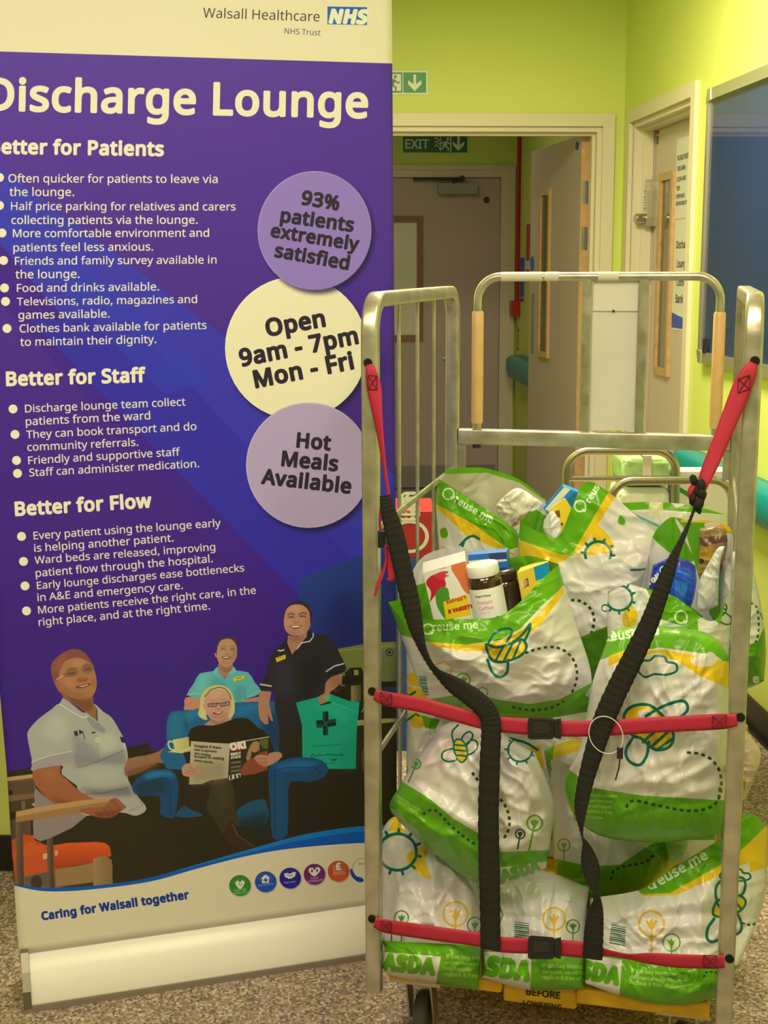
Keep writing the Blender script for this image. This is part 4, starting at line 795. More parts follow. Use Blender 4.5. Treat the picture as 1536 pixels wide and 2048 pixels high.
# cassette: rounded white casing leaning forward, chrome end caps
M_CASE = mat('white_cassette', (246, 232, 190), rough=.3, spec=.5); M_CHROME = mat('chrome', (.26, .255, .23), raw=True, rough=.5, metal=1)
def casesec(s, k=1.0, dz=0): return [bnp(s, z*k+dz, d) for d, z in ((.07, .012), (.07, .06), (.05, .095), (.012, .108), (-.0006, .1075), (-.012, .1), (-.034, .074), (-.050, .044), (-.058, .018), (-.058, .012))]
mb = MB(); mb.prism(casesec(.013), bnp(BANW-.013, 0)-bnp(.013, 0), 0, True); mb.build('cassette', M_CASE, rb)
mb = MB(); slab(mb, bnp, -.004, BANW+.004, .0, .0115, -.062, .075); mb.build('base_rail', mat('grey_rail', (150, 132, 100), rough=.35, metal=.2), rb, bevel=.002)
for s in (-.004, BANW-.0125):
    mb = MB(); base = [(.085, .012), (.085, .07), (.06, .11), (.01, .125), (-.012, .118), (-.04, .085), (-.062, .05), (-.066, .0122)]
    mb.prism([bnp(s, z, d) for d, z in base], BD*.0165); mb.build('end_cap', M_CHROME, rb, bevel=.003)
mb = MB(); mb.tube([bnp(BANW/2, .10, .03), bnp(BANW/2, BTOP+.01, .012)], .009); mb.build('support_pole', M_STEEL, rb)
mb = MB(); mb.sweep([bnp(-.02, BTOP, .004), bnp(BANW-.006, BTOP, .004)], rect_sec(.012, .03)); mb.build('top_rail', M_STEEL, rb)
# ------------------------------------------------------------------ roll cage
M_GALV = bpy.data.materials.new('galvanised_steel'); M_GALV.use_nodes = True
def galv(m):
    nt = m.node_tree; b = nt.nodes['Principled BSDF']; L = nt.links.new; tc = nt.nodes.new('ShaderNodeTexCoord')
    n = nt.nodes.new('ShaderNodeTexNoise'); n.inputs['Scale'].default_value = 22; n.inputs['Detail'].default_value = 8; L(tc.outputs['Object'], n.inputs['Vector'])
    r = nt.nodes.new('ShaderNodeValToRGB'); r.color_ramp.elements[0].position = .32; r.color_ramp.elements[1].position = .68
    r.color_ramp.elements[0].color = (.40, .39, .34, 1); r.color_ramp.elements[1].color = (.58, .56, .51, 1)
    L(n.outputs['Fac'], r.inputs['Fac']); L(r.outputs['Color'], b.inputs['Base Color']); b.inputs['Metallic'].default_value = .78
    mp = nt.nodes.new('ShaderNodeMapRange'); mp.inputs['To Min'].default_value = .24; mp.inputs['To Max'].default_value = .46; L(n.outputs['Fac'], mp.inputs['Value']); L(mp.outputs[0], b.inputs['Roughness'])
    n2 = nt.nodes.new('ShaderNodeTexNoise'); n2.inputs['Scale'].default_value = 90; L(tc.outputs['Object'], n2.inputs['Vector'])
    bu = nt.nodes.new('ShaderNodeBump'); bu.inputs['Strength'].default_value = .08; bu.inputs['Distance'].default_value = .003; L(n2.outputs['Fac'], bu.inputs['Height']); L(bu.outputs[0], b.inputs['Normal'])
galv(M_GALV)
M_YEL = mat('yellow_plastic', (216, 160, 14), rough=.42, noise_amt=.12, noise_scale=14, k=1.15)
M_GRIP = mat('tan_grip', (226, 176, 104), rough=.4, noise_amt=.07, noise_scale=40, k=1.1)
M_HOLE = mat('hole_shade_black', (4, 4, 4), rough=.9)
M_TAPE = mat('masking_tape', (232, 214, 168), rough=.7)
ZT, ZB = 1.576, .17
cage = thing('roll_cage', cg(CW/2, CD/2, 0), 'galvanised steel roll cage on castors packed with carrier bags', 'trolley')
def side(a, name):
    mb = MB(); hw = .016
    path = fillet([cg(a, 0, ZB), cg(a, 0, ZT-hw), cg(a, CD, ZT-hw), cg(a, CD, ZB)], .062, 9)
    mb.sweep(path, rect_sec(.029, .032, .006, 3), up=CEX)
    return mb.build(name, M_GALV, cage)
for a, nm in ((0, 'side_frame'), (CW, 'side_frame')):
    fr = side(a, nm)
    for b in ((.241, .422, .605) if a == 0 else (.27, .56, .70)):
        mb = MB(); mb.tube([cg(a, b, .2), cg(a, b, ZT-.028)], .0042, 8); mb.build('side_bar', M_GALV, fr)
    for z in ((1.124, .673, .26) if a == 0 else (1.124, .673)):
        mb = MB(); mb.sweep([cg(a+(.006 if a == 0 else -.006), .014, z), cg(a+(.006 if a == 0 else -.006), CD-.014, z)], rect_sec(.007, .013, .002)); mb.build('side_rail', M_GALV, fr)
def hole(px, py, name='strap_hole_shade', r=.0085):
    p = cgp(px, py, -.0162); mb = MB(); mb.lathe([(r, 0), (r, .0006)], p, -CEY, 20); mb.build(name, M_HOLE, cage)  # flat black disc on the post face, painting the shade inside the hole
for q in ((736, 726), (1510, 722), (744, 1383), (1481, 1435), (744, 1838), (1459, 1918)): hole(*q)
# rear gate with hoop handle
def gz(py, px=1150): return float(cgp(px, py, CD)[2])
def ga(px, py=720): return float((cgp(px, py, CD)-CFL)@CEX)
mb = MB(); mb.sweep([cg(.018, CD, 1.204), cg(CW-.016, CD, 1.204)], rect_sec(.03, .038, .004)); gate = mb.build('rear_gate', M_GALV, cage)
mb = MB(); aL, aR = ga(955, 720), ga(1436, 720); zt = gz(553)
mb.tube(fillet([cg(aL, CD, 1.215), cg(aL, CD, zt), cg(aR, CD, zt), cg(aR, CD, 1.215)], .055, 9), .0105, 14); hoop = mb.build('handle_hoop', M_GALV, gate)
for a in (aL, aR):
    mb = MB(); mb.lathe([(.0125, 1.237), (.0143, 1.242), (.0146, 1.37), (.0143, 1.508), (.0120, 1.513)], cg(a, CD, 0), (0, 0, 1), 20); mb.build('hand_grip', M_GRIP, hoop)
for px in (1171, 1283):
    a = ga(px); mb = MB(); mb.sweep([cg(a, CD+.001, 1.22), cg(a, CD+.001, zt-.006)], rect_sec(.023, .016, .003)); mb.build('upright', M_GALV, gate)
a0, a1 = ga(1182), ga(1276)
mb = MB(); sh = [(a0, 1.236), (a0+.008, 1.226), (a1-.008, 1.226), (a1, 1.236), (a1, zt-.012), (a0, zt-.012)]
mb.prism([cg(a, CD+.012, z) for a, z in sh], CEY*.004); brd = mb.build('label_board', mat('scuffed_white_board', (226, 214, 172), rough=.55, noise_amt=.06, noise_scale=9), gate)
mb = MB(); mb.prism([cg(a, CD+.0075, z) for a, z in ((a0+.001, gz(622)), (a1-.001, gz(622)), (a1-.001, gz(560)), (a0+.001, gz(560)))], CEY*.0042); mb.build('label_card', mat('card', (236, 222, 180), rough=.7), brd)
mb = MB(); mb.lathe([(.003, 0), (.003, .002)], cgp(1227, 622, CD+.0074), -CEY, 10); mb.build('screw', M_DARK, brd)
for x0, x1 in ((1003, 1086), (1090, 1118), (1197, 1238)):
    mb = MB(); mb.tube([cg(ga(x0, 553), CD, zt), cg(ga(x1, 553), CD, zt)], .0113, 16); tag(mb.build('tape_wrap', M_TAPE, hoop), 'band of cream masking tape')
for a in (.022, CW-.02):
    mb = MB(); mb.box(cg(a, CD-.004, 1.155), CEX*.012, CEY*.004, (0, 0, .04)); mb.build('gate_bracket', M_GALV, gate)
for a in (aL, aR):
    mb = MB(); mb.lathe([(.012, 1.176), (.012, 1.184)], cg(a, CD, 0), (0, 0, 1), 12); mb.build('end_plug', M_DARK, gate)
# dolly base
base = MB()
BF = .045
def bb(a0, a1, b0, b1, z0, z1): return base.box(cg((a0+a1)/2, (b0+b1)/2, (z0+z1)/2), CEX*(a1-a0)/2, CEY*(b1-b0)/2, (0, 0, (z1-z0)/2))
bb(.018, .255, BF, CD-.03, .168, .200); bb(.255, .405, BF+.02, CD-.05, .140, .200); bb(.405, .665, BF, CD-.03, .165, .200)
dolly = base.build('dolly_base', M_YEL, cage, bevel=.006)
E_ = cgp(1085, 2005, BF+.0195)
def flat_text(txt, O, X, Y, width, mats, name, parent, bold=0, thick=.0006):
    L = outlines(txt); allp = np.concatenate(L); x0, x1 = allp[:, 0].min(), allp[:, 0].max(); k = width/(x1-x0)
    cu = bpy.data.curves.new('lettering', 'FONT'); cu.body = txt; cu.size = 1
    if FONT: cu.font = FONT
    o = bpy.data.objects.new('lettering', cu); COL.objects.link(o); dg = bpy.context.evaluated_depsgraph_get(); me = bpy.data.meshes.new_from_object(o.evaluated_get(dg))
    X, Y = np.asarray(X, float), np.asarray(Y, float); nn = np.cross(X, Y)
    V = [np.asarray(O)+X*(v.co.x-x0)*k+Y*v.co.y*k for v in me.vertices]; F = [tuple(p.vertices) for p in me.polygons]
    bpy.data.objects.remove(o); bpy.data.curves.remove(cu); bpy.data.meshes.remove(me)
    mb = MB(); mb.add(V, F)
    if bold:
        for q, (dx, dy) in enumerate(((bold, 0), (0, bold), (bold, bold))): mb.add([p+X*dx*k+Y*dy*k+nn*.00018*(q+1) for p in V], F)
    return mb.build(name, mats, parent)
UZ = np.array([0, 0, 1.0])
M_INK = mat('black_ink', (26, 22, 16), rough=.6)
flat_text('LOWERING', cgp(1046, 2011, BF+.0190), CEX, UZ, .078, M_INK, 'moulded_lettering', dolly, bold=.05)
flat_text('BEFORE', cgp(1052, 1990, BF+.0190), CEX, UZ, .068, M_INK, 'moulded_lettering', dolly, bold=.05)
for a, b in ((.075, .10), (CW-.075, .10), (.075, CD-.1), (CW-.075, CD-.1)):
    mb = MB(); mb.box(cg(a, b, .1655), CEX*.052, CEY*.05, (0, 0, .004)); c_ = mb.build('castor_plate', M_STEEL, cage)
    mb = MB()
    for s in (-1, 1): mb.prism([cg(a+s*.024, b+y, z) for y, z in ((-.03, .161), (.03, .161), (.045, .06), (.03, .04), (.012, .05))], CEX*s*.004)
    mb.box(cg(a, b, .156), CEX*.028, CEY*.03, (0, 0, .005)); mb.build('castor_fork', M_STEEL, c_)
    mb = MB(); mb.lathe([(.0, -.016), (.03, -.016), (.046, -.014), (.051, -.008), (.051, .008), (.046, .014), (.03, .016), (0, .016)], cg(a, b+.028, .0512), CEX, 28); mb.build('castor_wheel', mat('grey_rubber', (72, 70, 58), rough=.6) if a < .1 and b < .2 else bpy.data.materials['grey_rubber'], c_)
# ------------------------------------------------------------------ printed carrier bags
WB = (230, 219, 184); GR = (102, 170, 18); GD = (86, 150, 14); TL = (0, 106, 84); YE = (240, 194, 28); LG = (206, 232, 130)
def bee(c, x, y, s, rot=0, flip=1):
    ca, sa = math.cos(math.radians(rot)), math.sin(math.radians(rot))
    t = lambda P: [(x+s*flip*(a*ca)-s*b*sa, y+s*flip*a*sa+s*b*ca) for a, b in P]
    body = t([(-.9, .15), (-.6, -.3), (0, -.45), (.6, -.3), (.85, .1), (.55, .42), (0, .5), (-.6, .42)])
    w1 = t([(-.45, -.4), (-.3, -1.05), (.2, -1.3), (.5, -1.0), (.3, -.5)]); w2 = t([(.2, -.4), (.75, -1.1), (1.15, -.95), (1.0, -.45), (.6, -.2)])
    w3 = t([(-.55, .35), (-.6, 1.1), (-.25, 1.5), (.2, 1.3), (.2, .5)])
    for w in (w1, w2, w3): c.line(w, s*.13, TL, closed=True, smooth=6)
    c.poly(body, YE, smooth=6)
    for k in (-.45, -.05, .35): c.line(t([(k-.12, -.36), (k+.16, .40)]), s*.13, TL)
    c.line(body, s*.12, TL, closed=True, smooth=6)
def sun(c, x, y, r, n=11, a0=0, w=5.5):
    c.line([(x+r*math.cos(t), y+r*.96*math.sin(t)) for t in np.linspace(0, 2*math.pi, 40, endpoint=False)], w, TL, closed=True)
    for k in range(n):
        t = a0+2*math.pi*k/n; c.line([(x+r*1.04*math.cos(t), y+r*math.sin(t)), (x+r*1.25*math.cos(t), y+r*1.2*math.sin(t))], w*.9, TL)
def tree(c, x, y, r, col, w=3, stem=None, rot=0):
    c.line([(x+r*math.cos(t), y+r*1.02*math.sin(t)) for t in np.linspace(0, 2*math.pi, 30, endpoint=False)], w, col, closed=True)
    dx = math.sin(math.radians(rot)); L = stem or r*2.1
    c.line([(x, y+r*.1), (x-dx*L, y+L)], w, col)
    for a, b in ((-.35, -.3), (.35, -.35), (0, -.55)): c.line([(x, y+r*.45), (x+a*r, y+b*r*.6)], w*1.3, col)
    c.poly([(x-.18*r, y+.3*r), (x+.18*r, y+.3*r), (x+.12*r, y-.35*r), (x, y-.55*r), (x-.12*r, y-.35*r)], col)
def cloud(c, x, y, w, h, wd=4):
    c.line([(x-w, y+.1*h), (x-.8*w, y-.55*h), (x-.35*w, y-.6*h), (x-.05*w, y-h), (x+.4*w, y-.9*h), (x+.55*w, y-.45*h), (x+.95*w, y-.3*h), (x+w, y+.35*h), (x+.5*w, y+.7*h), (x-.1*w, y+.65*h), (x-.6*w, y+.9*h)], wd, TL, closed=True, smooth=6)
def dots(c, P, w=5.5, on=7.5, off=6.5, col=(30, 62, 34)): c.line(P, w, col, dash=(on, off), smooth=8)
def heart(c, x, y, r, col=(226, 238, 190), w=3.4):
    c.line([(x+r*math.cos(t), y+r*math.sin(t)) for t in np.linspace(1.0, 6.6, 26)], w, col)
    s = r*.55; hx, hy = x+r*.75, y+r*.75
    c.poly([(hx, hy+s*.7), (hx-s*.7, hy-.1*s), (hx-s*.45, hy-.6*s), (hx, hy-.3*s), (hx+s*.45, hy-.6*s), (hx+s*.7, hy-.1*s)], col, smooth=3)
def small(c, lines, x, y, w, dx, dy, slope, col=LG, al=.85, lh=12):
    for i, t in enumerate(lines):
        L = w*len(t)/max(len(q) for q in lines); c.text(t, (x+dx*i, y+lh*i), (x+dx*i+L, y+lh*i+L*slope), col, bold=.02, al=al)
def barcode(c, P, n=14):
    a, b, d, e = [np.array(q, float) for q in P]             # quad
    for k in range(n):
        t0 = k/n; t1 = t0+(.35+.4*((k*37) % 5)/5)/n; c.poly([a+(d-a)*t0, b+(e-b)*t0, b+(e-b)*t1, a+(d-a)*t1], (30, 90, 60))
def wr(x, y, seed, amp):
    s = 0.0; wq = noise.noise(Vector((x/75, y/75, seed*3.1)))*1.2; wq2 = noise.noise(Vector((x/60, y/60, seed*5.7+9)))
    for ang, L, W, a in ((20+seed*37, 300, 52, 1.0), (80+seed*53, 240, 38, .75), (140+seed*29, 180, 24, .4), (50+seed*11, 130, 15, .16)):
        t = math.radians(ang); u, v = x*math.cos(t)+y*math.sin(t), -x*math.sin(t)+y*math.cos(t)
        n = noise.noise(Vector((u/L+wq2*.5, v/W+wq, seed*7.3+ang)))
        r = 1-2.2*abs(n); s += a*(r*.35 if r < 0 else r**3)*1.5
    s += .7*noise.noise(Vector((x/95, y/95, seed*2.3)))
    return s*amp*.62
_bagmats = 0
def resample(row, n):
    R = np.array(spline(row, 10)); d = np.r_[0, np.cumsum(np.linalg.norm(np.diff(R[:, :2], axis=0), axis=1))]; t = np.linspace(0, d[-1], n)
    return np.stack([np.interp(t, d, R[:, k]) for k in range(R.shape[1])], 1)
def grid_of(rows, nu, nv):
    rr = [resample(r, nu) for r in rows]
    if len(rr) == 2: rr = [rr[0], (rr[0]*2+rr[1])/3, (rr[0]+rr[1]*2)/3, rr[1]]
    # even out the spacing of rows along the bag
    m = [np.mean(np.linalg.norm(b-a, axis=1)) for a, b in zip(rr, rr[1:])]; k = np.r_[0, np.cumsum(m)]; k /= k[-1]
    out = np.zeros((nv, nu, 2)); fine = [spline([r[i] for r in rr], 12) for i in range(nu)]; fk = np.concatenate([np.linspace(k[i], k[i+1], 12, endpoint=False) for i in range(len(k)-1)]+[[1.0]])
    for i in range(nu):
        F = np.array(fine[i]); tt = np.linspace(0, 1, nv); out[:, i, 0] = np.interp(tt, fk, F[:, 0]); out[:, i, 1] = np.interp(tt, fk, F[:, 1])
    return out
FOLDS = {8: [((1176, 1335), (1096, 1268), (1010, 1240), 10, 26), ((871, 1290), (950, 1335), (1046, 1400), 12, 30), ((1176, 1340), (1100, 1372), (1010, 1398), 10, 26), ((1117, 1140), (1090, 1230), (1020, 1330), 9, 28), ((850, 1270), (900, 1310), (985, 1330), 8, 22), ((1160, 1260), (1110, 1320), (1090, 1400), 8, 22)],
         7: [((1450, 1516), (1390, 1545), (1320, 1572), 10, 24), ((1452, 1486), (1390, 1508), (1320, 1535), 9, 22), ((1226, 1320), (1210, 1420), (1192, 1520), 12, 30), ((1452, 1350), (1380, 1420), (1330, 1500), 9, 28), ((1190, 1590), (1290, 1560), (1400, 1580), 8, 24), ((1452, 1560), (1380, 1585), (1290, 1600), 8, 20), ((1420, 1300), (1436, 1450), (1432, 1650), 10, 26)],
         6: [((1026, 1500), (1070, 1570), (1106, 1634), 14, 26), ((1066, 1520), (1080, 1580), (1094, 1640), 10, 20), ((896, 1452), (872, 1490), (830, 1545), 11, 26), ((990, 1480), (1030, 1540), (1064, 1600), 10, 22), ((830, 1590), (930, 1640), (1010, 1700), 10, 26), ((1100, 1640), (1060, 1680), (1010, 1700), 9, 22), ((960, 1460), (940, 1560), (960, 1650), 9, 30)],
         9: [((1146, 1116), (1240, 1104), (1336, 1084), 10, 22), ((1170, 1140), (1260, 1130), (1336, 1100), 11, 24), ((1190, 998), (1210, 1030), (1226, 1060), 8, 20), ((1130, 1150), (1190, 1200), (1230, 1280), 9, 28), ((1300, 1040), (1280, 1120), (1230, 1200), 9, 26)],
         1: [((858, 1690), (866, 1770), (868, 1850), 12, 24), ((946, 1720), (944, 1800), (940, 1870), 12, 24), ((770, 1790), (850, 1775), (930, 1800), 10, 26), ((800, 1750), (880, 1860), (930, 1940), 9, 26), ((820, 1680), (900, 1730), (950, 1790), 10, 24)],
         2: [((1052, 1755), (1050, 1830), (1052, 1900), 12, 22), ((1008, 1765), (1004, 1830), (1008, 1890), 11, 22), ((1130, 1750), (1140, 1810), (1160, 1860), 11, 24), ((980, 1880), (1060, 1860), (1160, 1890), 9, 22), ((1090, 1760), (1082, 1850), (1100, 1950), 9, 22)],
         3: [((1190, 1840), (1300, 1815), (1420, 1800), 11, 26), ((1180, 1885), (1290, 1860), (1400, 1850), 10, 24), ((1290, 1960), (1370, 1985), (1440, 1976), 12, 22), ((1230, 1800), (1210, 1870), (1240, 1950), 9, 26), ((1440, 1730), (1400, 1820), (1420, 1900), 10, 28)],
         4: [((1180, 1560), (1220, 1640), (1290, 1700), 12, 26), ((1105, 1560), (1140, 1640), (1150, 1730), 12, 24), ((1130, 1520), (1120, 1590), (1130, 1660), 10, 20)],
         10: [((880, 980), (920, 1060), (940, 1140), 9, 24), ((990, 1040), (960, 1090), (970, 1150), 9, 24)], 12: [((1250, 1180), (1262, 1220), (1256, 1270), 10, 20), ((1330, 1200), (1310, 1240), (1320, 1290), 9, 20)]}
def fold_height(G, key):
    H_ = np.zeros(G.shape[:2])
    for *pts, a, w in FOLDS.get(key, ()):
        P = np.array(spline(np.array(pts, float), 6)); d = np.full(H_.shape, 1e9); along = np.zeros(H_.shape)
        for k in range(len(P)-1):
            A, B = P[k], P[k+1]; ab = B-A; t = np.clip(((G-A) @ ab)/(ab @ ab), 0, 1); q = np.linalg.norm(G-A-t[..., None]*ab, axis=-1)
            m = q < d; d = np.where(m, q, d); along = np.where(m, (k+t)/(len(P)-1), along)
        H_ += a*.001*np.clip(1-d/w, 0, 1)**1.6*np.sin(np.clip(along, 0.02, .98)*math.pi)**.5 - .35*a*.001*np.exp(-((d-w*1.1)/(w*.45))**2)
    return H_
def bag(label, rows, b0, bf, bb_, paint, seed, open_top=False, back=None, tilt=0.0, amp=.0095, n=84, group='printed carrier bags packed in the roll cage', bot=None, bbase=WB, lean=0.0, post=0.0):
    G = grid_of(rows, n, n); x0, y0 = G[..., 0].min()-12, G[..., 1].min()-12; x1, y1 = G[..., 0].max()+12, G[..., 1].max()+12
    if back is not None: y0 = min(y0, min(p[1] for p in back)-8); x0 = min(x0, min(p[0] for p in back)-8); x1 = max(x1, max(p[0] for p in back)+8)
    C_ = Canvas(x0, y0, x1, y1, 1.5, bbase); paint(C_.use())
    m = print_mat('bag_film', C_.image('bag_artwork'), rough=.27, spec=.5, bump=((8, .30, (25+seed*41, .2)), (13, .2, (100+seed*67, .2))), translucent=.12)
    u = np.linspace(0, 1, n); pu = np.clip(1-np.abs(2*u-1)**2.8, 0, 1)**.62
    v = np.linspace(0, 1, n); pv = np.clip(1-v**3.5, 0, 1)**.6 if open_top else np.clip(1-np.abs(2*v-1)**3.2, 0, 1)**.6
    if open_top: pv = pv*(.72+.28*np.clip(v/.3, 0, 1))
    V, U, F = [], [], []; FH = fold_height(G, seed)
    for side_ in (0, 1):
        for j in range(n):
            for i in range(n):
                px, py = G[j, i]
                if side_ and back is not None:
                    k = max(0.0, 1-v[j]/.55)**1.5; q = BKT[i] if False else None
                base_b = b0+tilt*(v[j]-.5)+lean*(u[i]-.5)
                if bot is not None: base_b = base_b*(1-max(0, (v[j]-.6)/.4)**1.3)+bot*max(0, (v[j]-.6)/.4)**1.3
                base_b += post*np.clip((u[i]-.62)/.25, 0, 1)
                e = min(1, 6*min(u[i], 1-u[i]))*min(1, 6*min(v[j] if not open_top else 1, 1-v[j]))
                w = wr(px, py, seed+(5 if side_ else 0), amp)
                if not side_: b = base_b-bf*pu[i]*pv[j]-w*(.25+.75*e)-FH[j, i]*e
                else: b = base_b+bb_*pu[i]*pv[j]+abs(w)*e+.0012
                V.append([px, py, b]); U.append(C_.uv(px, py))
    if back is not None:
        R = resample(back, n)
        for j in range(n):
            k = max(0.0, 1-v[j]/.6)**1.4
            for i in range(n):
                q = n*n+j*n+i; V[q][0] += (R[i, 0]-G[0, i, 0])*k; V[q][1] += (R[i, 1]-G[0, i, 1])*k; U[q] = C_.uv(V[q][0], V[q][1])
    W = [cgp(*p) for p in V]
    for q, p in zip(W, V):
        if p[2] > .03 and q[2] < .203: q[2] = .203
    for sd in (0, 1):
        o = sd*n*n
        for j in range(n-1):
            for i in range(n-1):
                a = o+j*n+i; f = (a, a+n, a+n+1, a+1); F.append(f if not sd else f[::-1])
    N2 = n*n
    for j in range(n-1):                                   # side seams and bottom seam
        F.append((j*n, N2+j*n, N2+(j+1)*n, (j+1)*n)); F.append((j*n+n-1, (j+1)*n+n-1, N2+(j+1)*n+n-1, N2+j*n+n-1))
    for i in range(n-1):
        a = (n-1)*n+i; F.append((a, N2+a, N2+a+1, a+1))
        if not open_top: F.append((i, i+1, N2+i+1, N2+i))
    mb = MB(); mb.add(W, F, 0, True, U)
    o = mb.build('carrier_bag', m, None)
    return tag(o, label, 'bag', group)
def sheet(name, rows, b_of, paint, seed, parent, n=36, amp=.004, bbase=WB, trans=.2):   # a free piece of bag film (turned-down rim, inner wall)
    G = grid_of(rows, n, n); x0, y0 = G[..., 0].min()-8, G[..., 1].min()-8; x1, y1 = G[..., 0].max()+8, G[..., 1].max()+8
    C_ = Canvas(x0, y0, x1, y1, 1.5, bbase); paint(C_.use())
    m = print_mat('bag_film', C_.image('bag_artwork'), rough=.27, spec=.5, bump=((8, .30, (25+seed*41, .2)), (13, .2, (100+seed*67, .2))), translucent=trans)
    V = [cgp(G[j, i, 0], G[j, i, 1], b_of(i/(n-1), j/(n-1))-wr(G[j, i, 0], G[j, i, 1], seed, amp)) for j in range(n) for i in range(n)]
    F = [(j*n+i, (j+1)*n+i, (j+1)*n+i+1, j*n+i+1) for j in range(n-1) for i in range(n-1)]
    mb = MB(); mb.add(V, F, 0, True, [C_.uv(*G[j, i]) for j in range(n) for i in range(n)]); return mb.build(name, m, parent)
PK = (226, 194, 168)
# --- bottom row
def art(c):
    c.poly([(750, 1625), (800, 1625), (806, 1665), (752, 1690)], YE); c.poly([(752, 1690), (768, 1650), (786, 1640), (790, 1662)], WB)
    c.poly([(815, 1708), (860, 1690), (850, 1720), (862, 1760), (822, 1735)], YE, smooth=3); c.poly([(776, 1662), (792, 1632), (812, 1664)], YE)
    sun(c, 795, 1704, 38, 11, .2, 6); c.poly([(850, 1740), (945, 1770), (950, 1870), (850, 1840)], PK, .5, 16)
    tree(c, 803, 1836, 14, (84, 130, 40), 2.6, 50); tree(c, 911, 1828, 24, (222, 178, 66), 4, 60); tree(c, 950, 1850, 15, (84, 130, 60), 2.6, 40); c.line([(783, 1862), (783, 1886)], 2.4, (40, 60, 40))
    barcode(c, ((842, 1845), (869, 1847), (842, 1862), (869, 1864)), 6)
    c.poly([(740, 1880), (990, 1893), (990, 2010), (740, 2010)], GR); c.poly([(740, 1902), (882, 1913), (871, 1972), (740, 1940), (740, 1902)], WB); c.poly([(740, 1938), (871, 1969), (871, 2010), (740, 2010)], WB)
    c.text('ASDA', (767, 1938), (866, 1948), (104, 176, 20), bold=.10, ky=1.15); small(c, ('If this bag breaks', 'or gets damaged, we', 'will happily', 'replace it free'), 892, 1916, 88, -2, 0, .05)
bag('carrier bag at the bottom left of the cage, printed with a ringed sun', [[(764, 1662), (780, 1638), (806, 1634), (860, 1665), (920, 1690), (960, 1722)], [(764, 1740), (850, 1745), (962, 1770)], [(764, 1850), (860, 1862), (963, 1860)], [(764, 1935), (786, 1952), (872, 1968), (958, 1980)]], .15, .10, .10, art, 1, bot=.012, tilt=-.26)
def art(c):
    c.line([(1052, 1770), (1050, 1900)], 3, (226, 216, 184)); tree(c, 1108, 1838, 22, (226, 178, 56), 4, 60); tree(c, 1146, 1853, 13, (84, 130, 50), 2.6, 40); c.line([(1000, 1815), (1006, 1830), (1000, 1842)], 3, (110, 170, 50))
    barcode(c, ((1029, 1843), (1058, 1847), (1029, 1880), (1058, 1884)), 9)
    c.poly([(950, 1900), (1230, 1908), (1230, 2010), (950, 2010)], GR); c.poly([(950, 1902), (1063, 1908), (1060, 2010), (950, 2010)], WB)
    c.text('ASDA', (944, 1944), (1056, 1960), (104, 176, 20), bold=.10, ky=1.2); small(c, ('If this bag breaks or gets', 'damaged, we will happily', 'replace it free of charge.'), 1084, 1934, 116, 0, 0, .04)
bag('white and green carrier bag at the bottom middle of the cage between its two neighbours', [[(964, 1752), (1010, 1745), (1090, 1742), (1178, 1775)], [(966, 1830), (1060, 1836), (1172, 1840)], [(964, 1955), (1060, 1980), (1168, 1978)]], .17, .10, .10, art, 2, bot=.022, tilt=-.14)
def art(c):
    c.poly([(1270, 1760), (1288, 1792), (1352, 1790), (1470, 1738), (1545, 1700), (1545, 1640), (1440, 1660)], YE); c.poly([(1260, 1765), (1284, 1789), (1340, 1786), (1466, 1716), (1545, 1640), (1545, 1560), (1440, 1660)], GR)
    c.poly([(1496, 1690), (1545, 1670), (1545, 1730), (1500, 1745)], YE); c.poly([(1180, 1830), (1260, 1795), (1290, 1800), (1360, 1790), (1180, 1850)], WB)
    heart(c, 1303, 1771, 6, w=3); c.text('reuse me', (1311, 1776), (1416, 1716), (232, 242, 200), bold=.035)
    cloud(c, 1470, 1752, 30, 14, 4); bee(c, 1458, 1810, 40, -20); c.line([(1428, 1838), (1416, 1856), (1414, 1876), (1424, 1884), (1440, 1878)], 6, TL, smooth=5)
    dots(c, [(1484, 1846), (1500, 1850), (1515, 1846)], 4.5, 6, 5); tree(c, 1303, 1848, 25, (226, 178, 66), 4.5, 56); tree(c, 1343, 1885, 17, (96, 160, 40), 3, 26)
    barcode(c, ((1223, 1849), (1252, 1855), (1218, 1888), (1250, 1894)), 10)
    c.poly([(1150, 1912), (1250, 1908), (1330, 1920), (1545, 1936), (1545, 2030), (1150, 2030)], GR); c.poly([(1150, 1905), (1244, 1920), (1236, 2030), (1150, 2030)], WB)
    c.text('ASDA', (1134, 1948), (1234, 1968), (104, 176, 20), bold=.10, ky=1.2); small(c, ('If this bag breaks or gets', 'damaged, we will happily', 'replace it free of charge.'), 1262, 1944, 112, -1, 0, .10); dots(c, [(1408, 1955), (1410, 1946), (1426, 1944), (1440, 1948)], 4, 5, 5)
bag('widest carrier bag at the bottom right, its rim printed in a slanting green band', [[(1180, 1797), (1284, 1778), (1348, 1735), (1443, 1676), (1500, 1628), (1536, 1655)], [(1178, 1850), (1290, 1850), (1400, 1830), (1532, 1780)], [(1172, 1910), (1300, 1930), (1430, 1925), (1507, 1862)], [(1170, 1966), (1236, 1990), (1312, 2008), (1386, 2008), (1436, 1988), (1472, 1940)]], .15, .10, .10, art, 3, bot=.018, tilt=-.14, open_top=True, post=.05)
